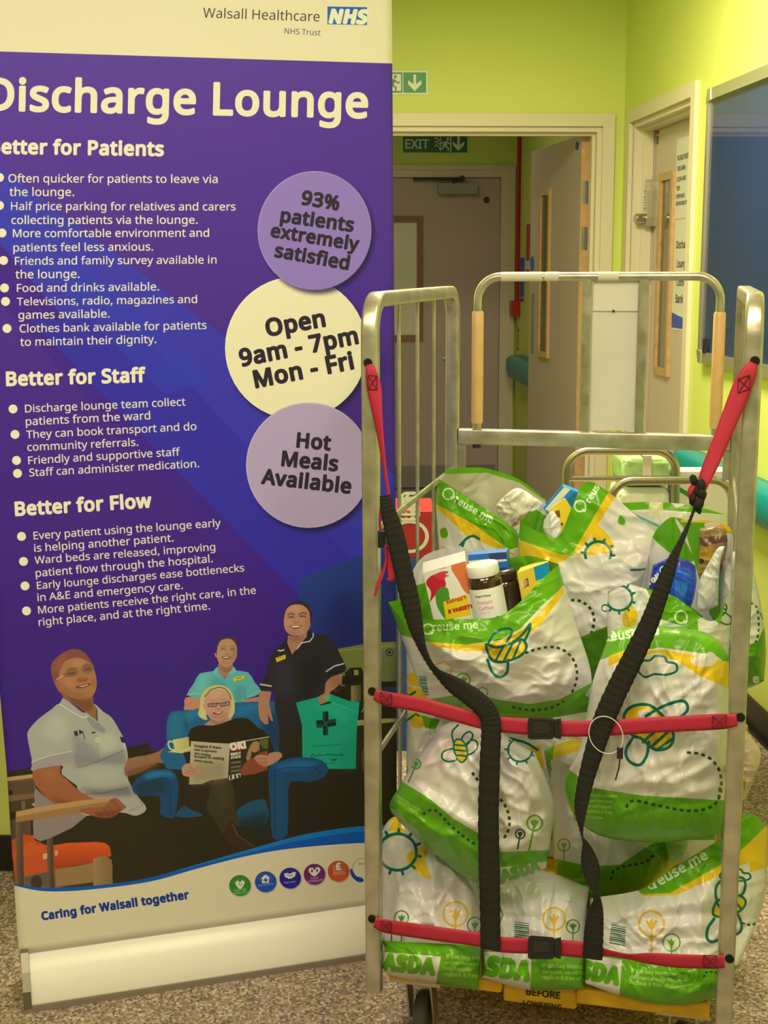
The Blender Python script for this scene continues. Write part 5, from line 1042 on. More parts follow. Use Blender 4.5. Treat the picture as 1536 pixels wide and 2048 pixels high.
# --- second row
def art(c):
    c.poly([(1080, 1500), (1170, 1470), (1165, 1500), (1095, 1520)], YE); c.poly([(1078, 1496), (1110, 1480), (1100, 1560)], GR); cloud(c, 1120, 1528, 26, 12, 3); c.poly([(1100, 1520), (1150, 1508), (1140, 1580), (1110, 1560)], WB)
    tree(c, 1128, 1690, 12, (110, 160, 50), 2.8, 40); c.poly([(1095, 1715), (1160, 1728), (1200, 1732), (1240, 1730), (1300, 1690), (1380, 1630), (1390, 1830), (1095, 1830)], GR)
    dots(c, [(1222, 1760), (1228, 1742), (1250, 1733), (1290, 1724), (1312, 1706)], 5, 6.5, 6); small(c, ('if this bag breaks', 'damaged, we will', 'replace it free of'), 1116, 1760, 76, 3, 0, .06, lh=11)
bag('carrier bag wedged in the middle of the cage beneath the upper right bag', [[(1088, 1502), (1130, 1480), (1200, 1482), (1270, 1500)], [(1104, 1600), (1180, 1600), (1280, 1615), (1372, 1640)], [(1106, 1700), (1180, 1706), (1290, 1700), (1376, 1690)], [(1117, 1806), (1177, 1813), (1235, 1792), (1290, 1778), (1370, 1716)]], .40, .11, .12, art, 4)
def art(c):
    c.poly([(800, 1370), (850, 1380), (860, 1400), (800, 1420)], YE); c.poly([(780, 1290), (800, 1280), (812, 1350), (790, 1350)], GR); c.poly([(812, 1350), (840, 1340), (850, 1375), (820, 1370)], YE); c.line([(808, 1385), (825, 1400), (820, 1410)], 5, TL); c.line([(812, 1396), (830, 1384)], 5, TL)
    c.poly([(816, 1432), (836, 1420), (850, 1450), (828, 1456)], YE, smooth=3); c.line([(812, 1442), (832, 1428), (838, 1432)], 4, TL); c.line([(812, 1240), (826, 1262)], 7, (60, 40, 30)); tree(c, 800, 1540, 14, (100, 160, 50), 3); c.poly([(842, 1430), (880, 1440), (870, 1460), (850, 1455)], GR)
bag('carrier bag squeezed against the left side bars behind the two left bags', [[(813, 1262), (850, 1250), (910, 1280)], [(813, 1340), (850, 1350), (910, 1360)], [(813, 1440), (850, 1450), (910, 1450)], [(813, 1570), (850, 1590), (900, 1580)]], .27, .04, .05, art, 5)
def art(c):
    c.poly([(845, 1440), (960, 1440), (930, 1500), (850, 1560), (800, 1560)], PK, .75, 20)
    bee(c, 922, 1500, 27, 75, -1); c.line([(908, 1490), (904, 1465), (916, 1450)], 3.5, TL, smooth=4); dots(c, [(944, 1545), (960, 1565), (980, 1580), (1002, 1600), (1016, 1625), (1018, 1655), (1006, 1680)], 5.5, 7, 6)
    tree(c, 1069, 1646, 15, (110, 160, 50), 4, 58, 12); tree(c, 1040, 1668, 9, (40, 70, 40), 3, 30, 10); tree(c, 832, 1528, 9, (96, 150, 50), 3.4, 36, 25); sun(c, 1040, 1500, 24, 9, .4, 4)
    c.poly([(790, 1555), (806, 1564), (860, 1598), (905, 1636), (956, 1666), (1002, 1704), (1100, 1700), (1120, 1800), (760, 1800), (760, 1600)], GR)
    dots(c, [(846, 1629), (856, 1622), (868, 1620), (880, 1628), (900, 1650), (930, 1675), (952, 1690)], 5, 6.5, 6); c.poly([(1000, 1735), (1096, 1722), (1090, 1750), (1006, 1770)], WB); c.text('ASDA', (1006, 1762), (1080, 1740), (104, 176, 20), bold=.10); small(c, ('if this bag breaks', 'we will happily'), 792, 1594, 50, 2, 0, .6, lh=9)
bag('tilted carrier bag on the left with a small bee and a slanting green base', [[(852, 1488), (895, 1446), (970, 1442), (1022, 1478), (1070, 1506)], [(806, 1562), (870, 1540), (960, 1545), (1050, 1560), (1108, 1602)], [(779, 1610), (860, 1640), (950, 1670), (1040, 1680), (1103, 1668)], [(797, 1642), (850, 1690), (935, 1757), (1005, 1769), (1092, 1736)]], .08, .09, .09, art, 6)
# --- upper right bag with the big bee
def art(c):
    c.poly([(1205, 1240), (1470, 1240), (1470, 1340), (1430, 1310), (1320, 1295), (1230, 1310), (1200, 1320)], GR); c.poly([(1218, 1312), (1250, 1300), (1330, 1300), (1470, 1326), (1470, 1382), (1400, 1352), (1352, 1320), (1270, 1312), (1216, 1332)], YE)
    heart(c, 1222, 1272, 9); c.text('reuse me', (1214, 1282), (1318, 1268), (226, 240, 190), bold=.035); c.ell(1408, 1322, 26, 12, WB, .9); c.ell(1420, 1314, 12, 10, WB, .9)
    c.poly([(1272, 1330), (1284, 1316), (1312, 1306), (1340, 1318), (1356, 1336), (1330, 1352), (1290, 1350)], WB, smooth=4); cloud(c, 1313, 1334, 40, 22, 4.5); body = [(1248, 1434), (1264, 1413), (1300, 1411), (1332, 1440), (1347, 1470), (1338, 1494), (1310, 1499), (1284, 1478), (1262, 1468)]; c.poly(body, YE, smooth=5); c.poly([(1276, 1424), (1300, 1420), (1318, 1440), (1290, 1446)], WB, smooth=4); [c.line(q, 6, TL) for q in ([(1286, 1484), (1326, 1448)], [(1302, 1494), (1338, 1462)], [(1318, 1497), (1344, 1478)])]; c.line(body, 6, TL, closed=True, smooth=5); c.line([(1292, 1432), (1330, 1411), (1366, 1402), (1375, 1420), (1350, 1441), (1320, 1447)], 6, TL, smooth=5); c.line([(1268, 1472), (1252, 1500), (1258, 1522), (1279, 1530), (1293, 1512), (1298, 1484)], 6, TL, smooth=5)
    dots(c, [(1374, 1505), (1400, 1508), (1424, 1520), (1440, 1545), (1442, 1580), (1432, 1606), (1408, 1620), (1370, 1622), (1320, 1612), (1275, 1602), (1256, 1606), (1254, 1622)], 5.5, 8, 6.5)
    c.poly([(1110, 1520), (1140, 1540), (1187, 1576), (1283, 1591), (1470, 1602), (1470, 1710), (1110, 1710)], GR); small(c, ('If this bag breaks', 'or gets damaged', 'we will happily', 'replace it free', 'of charge.'), 1172, 1592, 62, 0, 0, .05, lh=11)
    dots(c, [(1440, 1575), (1434, 1604), (1408, 1619), (1370, 1621), (1320, 1612), (1275, 1602), (1256, 1606), (1254, 1622)], 5.5, 8, 6.5)
bag('large carrier bag at the upper right with a big bee and a cloud', [[(1214, 1280), (1232, 1258), (1304, 1252), (1384, 1258), (1430, 1276), (1458, 1312)], [(1184, 1370), (1300, 1380), (1400, 1380), (1457, 1392)], [(1160, 1490), (1280, 1500), (1400, 1500), (1455, 1504)], [(1128, 1568), (1250, 1590), (1380, 1600), (1450, 1600)], [(1150, 1640), (1200, 1671), (1283, 1685), (1380, 1680), (1442, 1668)]], .085, .09, .11, art, 7)
# --- upper left open bag with the groceries
def art(c):
    c.poly([(770, 1190), (1130, 1080), (1130, 1170), (1080, 1215), (1040, 1258), (1000, 1280), (930, 1290), (853, 1285), (820, 1275), (770, 1260)], GR); c.poly([(853, 1283), (940, 1290), (1000, 1282), (1046, 1258), (1090, 1214), (1126, 1170), (1128, 1186), (1080, 1250), (1020, 1300), (930, 1302), (868, 1292)], YE)
    heart(c, 856, 1258, 10, w=3); c.text('reuse me', (866, 1262), (956, 1256), (206, 230, 150), bold=.035)
    body = [(972, 1289), (992, 1295), (1022, 1287), (1044, 1279), (1053, 1294), (1040, 1312), (1010, 1323), (984, 1320)]; c.poly(body, YE, smooth=5); [c.line(q, 4.5, TL) for q in ([(992, 1320), (1006, 1294)], [(1008, 1321), (1024, 1289)], [(1026, 1317), (1040, 1284)])]; c.line(body, 5, TL, closed=True, smooth=5); c.line([(976, 1288), (988, 1268), (1010, 1257), (1024, 1262), (1014, 1284)], 5, TL, smooth=5); c.line([(1026, 1284), (1046, 1268), (1060, 1248), (1058, 1262), (1050, 1280)], 5, TL, smooth=4); c.line([(975, 1320), (985, 1345), (1000, 1354), (1014, 1344), (1016, 1320)], 5.5, TL, smooth=5)
    dots(c, [(1050, 1306), (1075, 1298), (1105, 1294), (1130, 1302), (1148, 1322), (1154, 1350), (1146, 1380), (1128, 1404), (1100, 1416), (1060, 1420), (1024, 1414)], 5, 7, 6)
    c.line([(870, 1330), (890, 1322), (904, 1334), (900, 1350), (884, 1356)], 4, (226, 190, 90)); tree(c, 926, 1361, 14, (110, 170, 50), 3.6, 40); sun(c, 965, 1385, 10, 8, 0, 1.2)
    barcode(c, ((838, 1352), (852, 1352), (842, 1390), (858, 1392)), 12)
    c.poly([(850, 1400), (940, 1385), (1000, 1400), (1060, 1408), (1120, 1398), (1190, 1362), (1190, 1450), (850, 1450)], GR); dots(c, [(1024, 1414), (1060, 1420), (1100, 1416), (1128, 1402)], 5, 7, 6); c.poly([(1170, 1390), (1184, 1370), (1184, 1400)], WB)
    c.poly([(980, 1340), (1120, 1360), (1110, 1390), (990, 1380)], PK, .22, 10)
gbag = bag('open carrier bag at the upper left holding cereal and coffee', [[(776, 1204), (806, 1238), (850, 1239), (932, 1238), (996, 1233), (1040, 1204), (1081, 1161), (1117, 1129)], [(808, 1288), (900, 1300), (1040, 1290), (1146, 1230)], [(828, 1345), (950, 1370), (1080, 1360), (1182, 1345)], [(856, 1402), (930, 1420), (1010, 1434), (1095, 1436), (1176, 1424)]], .115, .12, .19, art, 8, open_top=True, back=[(800, 1200), (836, 1124), (880, 1099), (935, 1096), (1000, 1116), (1060, 1112), (1117, 1128)])
# --- top row
def art(c):
    c.poly([(1020, 1020), (1060, 1010), (1118, 1050), (1172, 950), (1225, 985), (1146, 1112), (1118, 1110), (1040, 1080)], GR); c.poly([(1040, 1080), (1118, 1108), (1146, 1112), (1160, 1100), (1120, 1126), (1030, 1120)], YE); c.poly([(1216, 985), (1236, 985), (1166, 1095), (1144, 1108)], YE)
    heart(c, 1160, 1012, 11); c.text('reuse me', (1180, 1006), (1222, 938), (232, 242, 200), bold=.035)
    c.poly([(1186, 1048), (1200, 1054), (1220, 1076), (1228, 1100), (1200, 1108), (1150, 1110), (1180, 1094)], YE, smooth=3); c.poly([(1240, 1030), (1250, 1040), (1248, 1050), (1236, 1046)], GR, smooth=3); sun(c, 1196, 1108, 26, 10, .1, 5.5); c.poly([(1150, 1118), (1260, 1118), (1260, 1150), (1150, 1150)], WB); c.line([(1262, 1140), (1290, 1138), (1300, 1126)], 4, TL, smooth=4); c.ell(1210, 1216, 8, 8, TL); c.ell(1210, 1216, 5, 5, WB)
    dots(c, [(1142, 1200), (1160, 1202), (1178, 1214), (1188, 1236), (1184, 1262), (1172, 1290)], 5.5, 7, 6); c.poly([(1150, 1278), (1166, 1272), (1220, 1250), (1320, 1230), (1320, 1360), (1150, 1360)], GD); c.poly([(1290, 1075), (1336, 1088), (1300, 1110), (1250, 1120)], PK, .6, 8)
kbag = bag('big carrier bag at the centre top with its printed rim standing up', [[(1040, 1044), (1082, 1066), (1117, 1072), (1145, 1012), (1172, 963), (1222, 988), (1272, 1032), (1338, 1088)], [(1040, 1122), (1150, 1130), (1250, 1120), (1338, 1130)], [(1090, 1220), (1160, 1222), (1240, 1210), (1330, 1190)], [(1140, 1350), (1185, 1362), (1240, 1350), (1320, 1290)]], .47, .09, .12, art, 9, open_top=True, back=[(1040, 1040), (1070, 1020), (1110, 1000), (1150, 985), (1172, 975), (1222, 992), (1272, 1030), (1338, 1086)])
def art(c):
    c.poly([(868, 925), (985, 925), (1110, 1000), (1110, 1012), (1085, 1000), (1040, 966), (975, 946), (890, 948)], GR); c.poly([(890, 948), (975, 946), (1040, 966), (1090, 1002), (1032, 1058), (985, 1025), (880, 962)], (200, 188, 138)); c.poly([(960, 950), (980, 960), (985, 1015), (955, 1000)], (226, 214, 170), .7, 5)
    c.poly([(870, 955), (882, 961), (985, 1026), (1031, 1058), (1050, 1090), (1018, 1100), (950, 1050), (872, 1008)], GR); c.poly([(872, 1008), (950, 1050), (1018, 1100), (1030, 1112), (990, 1096), (930, 1070), (874, 1016)], YE)
    heart(c, 897, 988, 11); c.text('reuse me', (908, 1004), (982, 1046), (222, 236, 180), bold=.035); c.poly([(880, 1060), (892, 1056), (896, 1072), (884, 1076)], GR, smooth=3)
    c.line([(925, 1092), (930, 1080), (945, 1072), (958, 1078)], 5, TL, smooth=4); c.line([(930, 1080), (920, 1090)], 4, TL)
jbag = bag('open carrier bag at the top left corner, slumped so its inside shows', [[(876, 960), (930, 992), (985, 1026), (1033, 1060)], [(872, 1010), (940, 1050), (1020, 1095), (1060, 1110)], [(878, 1100), (950, 1110), (1050, 1130)], [(880, 1170), (950, 1180), (1050, 1180)]], .57, .06, .12, art, 10, open_top=True, back=[(893, 938), (935, 935), (978, 938), (1040, 960), (1092, 1000)])
def art(c):
    c.poly([(1240, 995), (1460, 1000), (1460, 1030), (1300, 1018), (1240, 1022)], GR); c.poly([(1240, 1022), (1460, 1030), (1460, 1130), (1240, 1130)], (210, 200, 156))
    c.poly([(1298, 1002), (1326, 1002), (1326, 1030), (1298, 1032)], (228, 216, 160), .9); c.line([(1270, 1030), (1316, 1052)], 4, (70, 160, 130)); c.text('recycle', (1290, 1040), (1312, 1051), (120, 170, 140)); c.poly([(1340, 1004), (1380, 1006), (1352, 1016)], WB)
bag('carrier bag at the back with a strip of tape on its rim', [[(1242, 1006), (1300, 1004), (1380, 1010), (1454, 1030)], [(1244, 1060), (1350, 1060), (1456, 1075)], [(1246, 1150), (1350, 1150), (1456, 1150)]], .64, .06, .08, art, 11, open_top=True, amp=.004)
def art(c):
    c.poly([(1205, 1160), (1270, 1160), (1300, 1180), (1330, 1190), (1330, 1300), (1205, 1300)], WB); c.poly([(1248, 1220), (1262, 1210), (1276, 1232), (1262, 1256), (1246, 1250)], YE, smooth=3); sun(c, 1238, 1196, 26, 10, .3, 5)
    c.poly([(1292, 1176), (1330, 1182), (1366, 1200), (1410, 1236), (1440, 1246), (1440, 1320), (1390, 1260), (1320, 1238)], GR); heart(c, 1362, 1234, 12); c.poly([(1395, 1240), (1460, 1200), (1470, 1320), (1400, 1320)], WB); bee(c, 1438, 1222, 22, -50); c.poly([(1340, 1020), (1470, 1020), (1470, 1120), (1440, 1250), (1420, 1230), (1370, 1060)], GR); c.poly([(1380, 1016), (1470, 1030), (1470, 1070), (1420, 1046), (1360, 1044)], YE); c.poly([(1290, 1060), (1350, 1030), (1352, 1046), (1390, 1120), (1370, 1130), (1320, 1090)], GR); c.ell(1424, 1050, 16, 6, WB)
    c.poly([(1440, 1060), (1470, 1070), (1470, 1240), (1454, 1200)], WB)
lbag = bag('open carrier bag at the top right stuffed with packets', [[(1216, 1186), (1254, 1169), (1290, 1177), (1330, 1185), (1366, 1204), (1408, 1238), (1434, 1236), (1460, 1180)], [(1214, 1240), (1300, 1250), (1380, 1270), (1460, 1260)], [(1218, 1330), (1330, 1340), (1456, 1340)]], .27, .05, .13, art, 12, open_top=True, back=[(1217, 1183), (1284, 1150), (1306, 1072), (1330, 1042), (1348, 1034), (1380, 1042), (1408, 1040), (1440, 1046), (1462, 1058), (1466, 1090)])
def art(c):
    c.line([(1521, 1226), (1524, 1236), (1530, 1240)], 2, TL); dots(c, [(1500, 1206), (1510, 1210), (1516, 1225), (1516, 1270), (1500, 1310)], 4, 6, 6); c.poly([(1480, 1300), (1516, 1282), (1530, 1250), (1538, 1320), (1530, 1362), (1480, 1380)], GD); c.text('e', (1508, 1366), (1518, 1364), (226, 240, 190), bold=.05)
bag('pale carrier bag bulging out past the right post near the middle', [[(1440, 1120), (1480, 1100), (1505, 1130)], [(1440, 1210), (1490, 1210), (1524, 1220)], [(1440, 1290), (1500, 1290), (1532, 1300)], [(1440, 1370), (1490, 1378), (1528, 1362)]], .36, .07, .10, art, 13)
def art(c): c.poly([(1400, 1440), (1540, 1440), (1540, 1620), (1400, 1620)], (232, 196, 166)); c.poly([(1484, 1560), (1492, 1556), (1490, 1580), (1484, 1576)], (210, 150, 60))
bag('pinkish carrier bag poking out past the right post below the pale one', [[(1440, 1462), (1480, 1456), (1498, 1468)], [(1436, 1500), (1490, 1500), (1522, 1508)], [(1436, 1560), (1480, 1560), (1508, 1560)], [(1436, 1610), (1470, 1610), (1490, 1598)]], .34, .06, .10, art, 14)

def art(c):
    c.poly([(960, 1380), (1300, 1380), (1300, 1420), (960, 1420)], GR); c.poly([(1040, 1500), (1080, 1490), (1090, 1540), (1050, 1540)], YE); c.line([(1010, 1475), (1050, 1485), (1075, 1500)], 5, TL, smooth=4)
bag('carrier bag mostly hidden in the middle of the load behind the black straps', [[(960, 1360), (1080, 1340), (1240, 1350)], [(950, 1430), (1080, 1430), (1240, 1440)], [(950, 1520), (1090, 1520), (1240, 1530)], [(960, 1600), (1090, 1620), (1230, 1610)]], .555, .03, .04, art, 15)
def art(c): c.poly([(860, 1480), (1480, 1480), (1480, 1560), (860, 1560)], (226, 214, 176)); c.poly([(860, 1620), (1480, 1620), (1480, 1680), (860, 1680)], GR)
bag('lowest carrier bag at the very back of the cage, barely visible', [[(940, 1500), (1150, 1490), (1400, 1500)], [(930, 1560), (1150, 1560), (1430, 1560)], [(940, 1660), (1150, 1670), (1430, 1670)], [(950, 1750), (1150, 1760), (1430, 1755)]], .69, .06, .05, art, 16)
# ------------------------------------------------------------------ restraint straps
M_WEB = mat('red_webbing', (196, 34, 56), rough=.62, bump=(900, .2), k=.85)
M_ELA = mat('black_elastic', (22, 22, 17), rough=.8, bump=(160, .5))
M_BUCK = mat('buckle_plastic', (30, 28, 26), rough=.35)
M_STITCH = mat('stitching', (96, 12, 26), rough=.7)
def ribbon(mb, P, mi=0, thick=.0016, ripple=0, sub=10):
    # P: (px, py, b, width in metres, twist in degrees)
    Q = np.array(spline(np.array(P, float), sub)); n = len(Q)
    C_ = np.array([cgp(q[0], q[1], q[2]) for q in Q]); V = []
    for i in range(n):
        t = C_[min(i+1, n-1)]-C_[max(i-1, 0)]; t /= np.linalg.norm(t)
        nrm = -CEY-t*(-CEY@t); nrm /= np.linalg.norm(nrm); w = np.cross(nrm, t)
        a = math.radians(Q[i, 4]); wd = w*math.cos(a)+nrm*math.sin(a); nn = -w*math.sin(a)+nrm*math.cos(a)
        rp = ripple*(math.sin(i*1.9)+.8*noise.noise(Vector((i*.37, 3.1, P[0][0]))))*.6; h = Q[i, 3]/2*(1+rp*.35); o = nn*(.006*rp)
        for s, k in ((-1, 0), (-.5, 1), (.5, 1), (1, 0)): V.append(C_[i]+wd*h*s+nn*thick*(.2 if k == 0 else 1)+o)
        for s, k in ((1, 0), (.5, 1), (-.5, 1), (-1, 0)): V.append(C_[i]+wd*h*s-nn*thick*(.2 if k == 0 else 1)+o)
    F = []
    for i in range(n-1):
        for k in range(8): F.append((i*8+k, i*8+(k+1) % 8, (i+1)*8+(k+1) % 8, (i+1)*8+k))
    mb.add(V, F, mi, True); mb.add(V[:8], [tuple(range(7, -1, -1))], mi); mb.add(V[-8:], [tuple(range(8))], mi)
def stitch(parent, c, sx, sy, slope, b):
    mb = MB(); pts = [(-1, -1), (1, -1), (1, 1), (-1, 1), (-1, -1), (1, 1), (-1, 1), (1, -1)]
    path = [cgp(c[0]+x*sx, c[1]+y*sy+x*sx*slope, b) for x, y in pts]
    for p, q in zip(path, path[1:]): mb.tube([p, q], .0008, 6)
    mb.build('cross_stitching', M_STITCH, parent)
def buckle(parent, c, slope, b, w=66, h=42):
    mb = MB(); f = lambda x, y, d: cgp(c[0]+x*w/2, c[1]+y*h/2+x*w/2*slope, b-d)
    mb.prism([f(x, y, 0) for x, y in ((-1, -.86), (-.86, -1), (.42, -.92), (.55, -.86), (.55, .86), (.42, .92), (-.86, 1), (-1, .86))], -CEY*.011)
    o = mb.build('side_release_buckle', M_BUCK, parent, bevel=.002)
    mb = MB(); mb.prism([f(x, y, 0) for x, y in ((.57, -.8), (.98, -.95), (.98, .95), (.57, .8))], -CEY*.008); mb.build('buckle_tongue', M_BUCK, o, bevel=.0015)
    mb = MB(); mb.prism([f(x, y, .0112) for x, y in ((-.7, -.55), (.2, -.55), (.3, 0), (.2, .55), (-.7, .55))], -CEY*.0012); mb.build('buckle_rib', mat('buckle_rib_plastic', (42, 40, 36), rough=.3) if 'buckle_rib_plastic' not in bpy.data.materials else bpy.data.materials['buckle_rib_plastic'], o)
S0 = -.036
def hstrap(name, label, P, bk, sl, stL, stR):
    p0 = cgp(P[0][0], P[0][1], S0); t = thing(name, p0, label, 'strap', 'straps holding the load in the roll cage')
    mb = MB(); ribbon(mb, P, 0); mb.build('webbing', M_WEB, t)
    buckle(t, bk, sl, S0-.004); stitch(t, *stL, S0+.012-.0035); stitch(t, *stR, S0+.012-.0035); return t
hs = S0
hstrap('luggage_strap', 'upper red webbing strap stretched across the bags at mid height, black buckle', [(749, 1389, -.0195, .021, 0), (775, 1398, -.021, .029, 0), (850, 1412, hs, .030, 0), (964, 1443, hs, .030, 0), (1001, 1449, hs, .031, 0), (1090, 1456, hs, .031, 0), (1182, 1457, hs, .031, 0), (1330, 1449, hs, .030, 0), (1440, 1443, -.021, .030, 0), (1474, 1440, -.0195, .022, 0)], (1090, 1455), .03, ((772, 1397), 11, 11, .2), ((1439, 1444), 14, 13, -.05))
hstrap('luggage_strap', 'lower red webbing strap stretched across the bags just above the dolly base', [(749, 1844, -.0195, .022, 0), (775, 1853, -.021, .030, 0), (850, 1864, hs, .031, 0), (962, 1880, hs, .030, 0), (1001, 1889, hs, .033, 0), (1090, 1893, hs, .033, 0), (1180, 1901, hs, .033, 0), (1212, 1905, hs, .022, 25), (1255, 1913, hs, .019, 30), (1300, 1917, hs, .026, 10), (1357, 1922, hs, .028, 0), (1420, 1924, -.021, .028, 0), (1448, 1923, -.0195, .026, 0)], (1090, 1893), .04, ((772, 1853), 10, 10, .15), ((1420, 1923), 13, 12, .06))
vs_ = -.041
t = thing('elastic_strap', cgp(740, 735, -.02), 'left diagonal strap, red webbing at the top and black elastic below', 'strap', 'straps holding the load in the roll cage')
mb = MB(); ribbon(mb, [(739, 729, -.0200, .014, 0), (742, 745, -.0225, .022, 0), (748, 775, -.022, .028, 0), (755, 830, -.026, .022, 20), (763, 890, -.03, .016, 35), (771, 950, -.036, .011, 40), (776, 985, -.040, .012, 40), (773, 1004, -.042, .016, 20)]); mb.build('webbing', M_WEB, t)
stitch(t, (745, 765), 9, 14, .1, -.0245)
mb = MB(); ribbon(mb, [(770, 990, -.044, .020, 0), (776, 1020, -.044, .029, 0), (790, 1070, -.043, .036, 0), (806, 1140, -.042, .036, 0), (820, 1200, -.042, .037, 0), (832, 1255, -.042, .032, 15), (846, 1300, -.042, .024, 35), (868, 1338, -.042, .024, 40), (905, 1368, -.042, .036, 10), (945, 1395, -.043, .040, 0), (972, 1420, -.044, .040, 0), (982, 1450, -.044, .038, 0), (980, 1520, -.043, .039, 0), (977, 1620, -.043, .040, 0), (978, 1720, -.043, .041, 0), (980, 1800, -.044, .040, 0), (981, 1900, -.044, .039, 0)], ripple=.15, sub=14); mb.build('elastic_band', M_ELA, t)
mb = MB(); ribbon(mb, [(768, 1000, -.030, .010, 40), (761, 1020, -.030, .012, 60), (760, 1050, -.026, .012, 60), (764, 1075, -.024, .012, 50)]); mb.build('tail_loop', M_WEB, t)
mb = MB(); mb.box(cgp(764, 1078, -.026), CEX*.008, CEY*.004, (0, 0, .017)); mb.build('tail_buckle', M_BUCK, t, bevel=.002)
for P in ([(770, 1090, -.030, .012, 60), (772, 1120, -.032, .010, 60), (764, 1150, -.034, .009, 40), (755, 1172, -.036, .007, 20), (750, 1192, -.036, .004, 0)], [(776, 1092, -.031, .014, 40), (780, 1125, -.034, .018, 20), (784, 1152, -.035, .016, 0), (776, 1160, -.035, .006, 0)]):
    mb = MB(); ribbon(mb, P); tag(mb.build('frayed_tail', M_WEB, t), 'frayed red tail')
t = thing('elastic_strap', cgp(1505, 728, -.02), 'right diagonal strap, red webbing above a twisted black elastic band', 'strap', 'straps holding the load in the roll cage')
mb = MB(); ribbon(mb, [(1507, 726, -.0200, .016, 0), (1499, 742, -.0225, .026, 0), (1484, 775, -.023, .033, 0), (1462, 830, -.027, .031, 0), (1438, 890, -.033, .028, 0), (1419, 935, -.038, .026, 10), (1408, 962, -.041, .022, 20), (1400, 985, -.042, .018, 30)]); mb.build('webbing', M_WEB, t)
stitch(t, (1488, 768), 12, 14, -.35, -.0255)
mb = MB(); ribbon(mb, [(1404, 958, -.045, .012, 60), (1395, 975, -.048, .022, 20), (1394, 1000, -.048, .017, 50), (1384, 1030, -.047, .012, 70), (1370, 1065, -.046, .014, 55), (1352, 1105, -.045, .018, 40), (1336, 1145, -.044, .026, 15), (1318, 1195, -.043, .030, 0), (1297, 1250, -.043, .034, 0), (1268, 1312, -.043, .038, 0), (1238, 1372, -.043, .040, 0), (1210, 1435, -.044, .040, 0), (1192, 1490, -.044, .036, 0), (1172, 1560, -.043, .030, 0), (1161, 1620, -.043, .026, 25), (1163, 1665, -.043, .018, 65), (1172, 1700, -.043, .036, 115), (1184, 1745, -.043, .034, 150), (1193, 1785, -.043, .020, 115), (1192, 1820, -.044, .028, 160), (1188, 1860, -.044, .036, 180), (1185, 1918, -.044, .038, 180)], ripple=.15, sub=14); mb.build('elastic_band', M_ELA, t)
mb = MB(); ribbon(mb, [(1398, 965, -.050, .018, 30), (1386, 985, -.052, .020, 10), (1390, 1010, -.050, .012, 30)]); mb.build('tail_loop', M_WEB, t)
mb = MB()
for q in range(7): mb.lathe([(0, -.014), (.004+.002*(q % 3), -.009), (.007+.002*(q % 2), 0), (.006, .009), (0, .014)], cgp(1396+(-8, 6, -2, 8, -10, 2, 0)[q], 962+q*9, -.05-.002*(q % 2)), (.4*(q % 3-1), -.3, 1), 10)
tag(mb.build('knot', M_ELA, t), 'bunched black knot')
# cable tie round the strap
tt = thing('cable_tie', cgp(1240, 1500, -.05), 'clear cable tie looped over the upper red strap with a black end', 'cable tie')
mb = MB(); mb.tube([cgp(1212+34*math.cos(a)*1.0-4*math.sin(a), 1470+36*math.sin(a)+10*math.cos(a), -.056-.004*math.sin(a)) for a in np.linspace(0, 2*math.pi, 36, endpoint=False)], .0009, 8, closed=True); mb.build('tie_loop', mat('clear_nylon', (222, 214, 186), rough=.25), tt)
mb = MB(); mb.box(cgp(1240, 1506, -.057), CEX*.0055, CEY*.004, (0, 0, .010)); mb.tube([cgp(1240, 1515, -.053), cgp(1238, 1535, -.053), cgp(1231, 1560, -.052)], .0014, 8); mb.build('tie_head', M_BUCK, tt)
# ------------------------------------------------------------------ groceries in the open bags
def carton(name, label, quad, b, ext, paint, side_rgb, group='groceries showing above the bags', cat='carton', top_rgb=None):
    # quad: photo corners of the front face TL, TR, BR, BL at depth b; ext: (right, back, up) of its depth
    t = None
    P = np.array(quad, float); x0, y0 = P.min(0)-2; x1, y1 = P.max(0)+2
    c = Canvas(x0, y0, x1, y1, 2.2, side_rgb); paint(c.use()); m = print_mat('carton_print', c.image('carton_artwork'), rough=.4)
    W = [cgp(p[0], p[1], b) for p in P]; e = CEX*ext[0]+CEY*ext[1]+UZ*ext[2]
    cen = sum(W)/4+e/2; root = thing(name, (cen[0], cen[1], min(w[2] for w in W)), label, cat, group)
    mb = MB(); N = 8; V, U, F = [], [], []
    for j in range(N+1):
        for i in range(N+1):
            s, r = i/N, j/N; q = W[0]*(1-s)*(1-r)+W[1]*s*(1-r)+W[2]*s*r+W[3]*(1-s)*r; V.append(q); d = q-CAM; U.append(c.uv(*proj(q)))
    for j in range(N):
        for i in range(N): a = j*(N+1)+i; F.append((a, a+N+1, a+N+2, a+1))
    mb.add(V, F, 0, False, U); mb.build('front_panel', m, root)
    mb = MB(); B = [w+e for w in W]; W2 = [w+e*.004 for w in W]; mb.add(W2+B, [(0, 1, 5, 4), (1, 2, 6, 5), (2, 3, 7, 6), (3, 0, 4, 7), (7, 6, 5, 4)]); mb.build('carton_body', mat('carton_board', side_rgb, rough=.5), root)
    return root
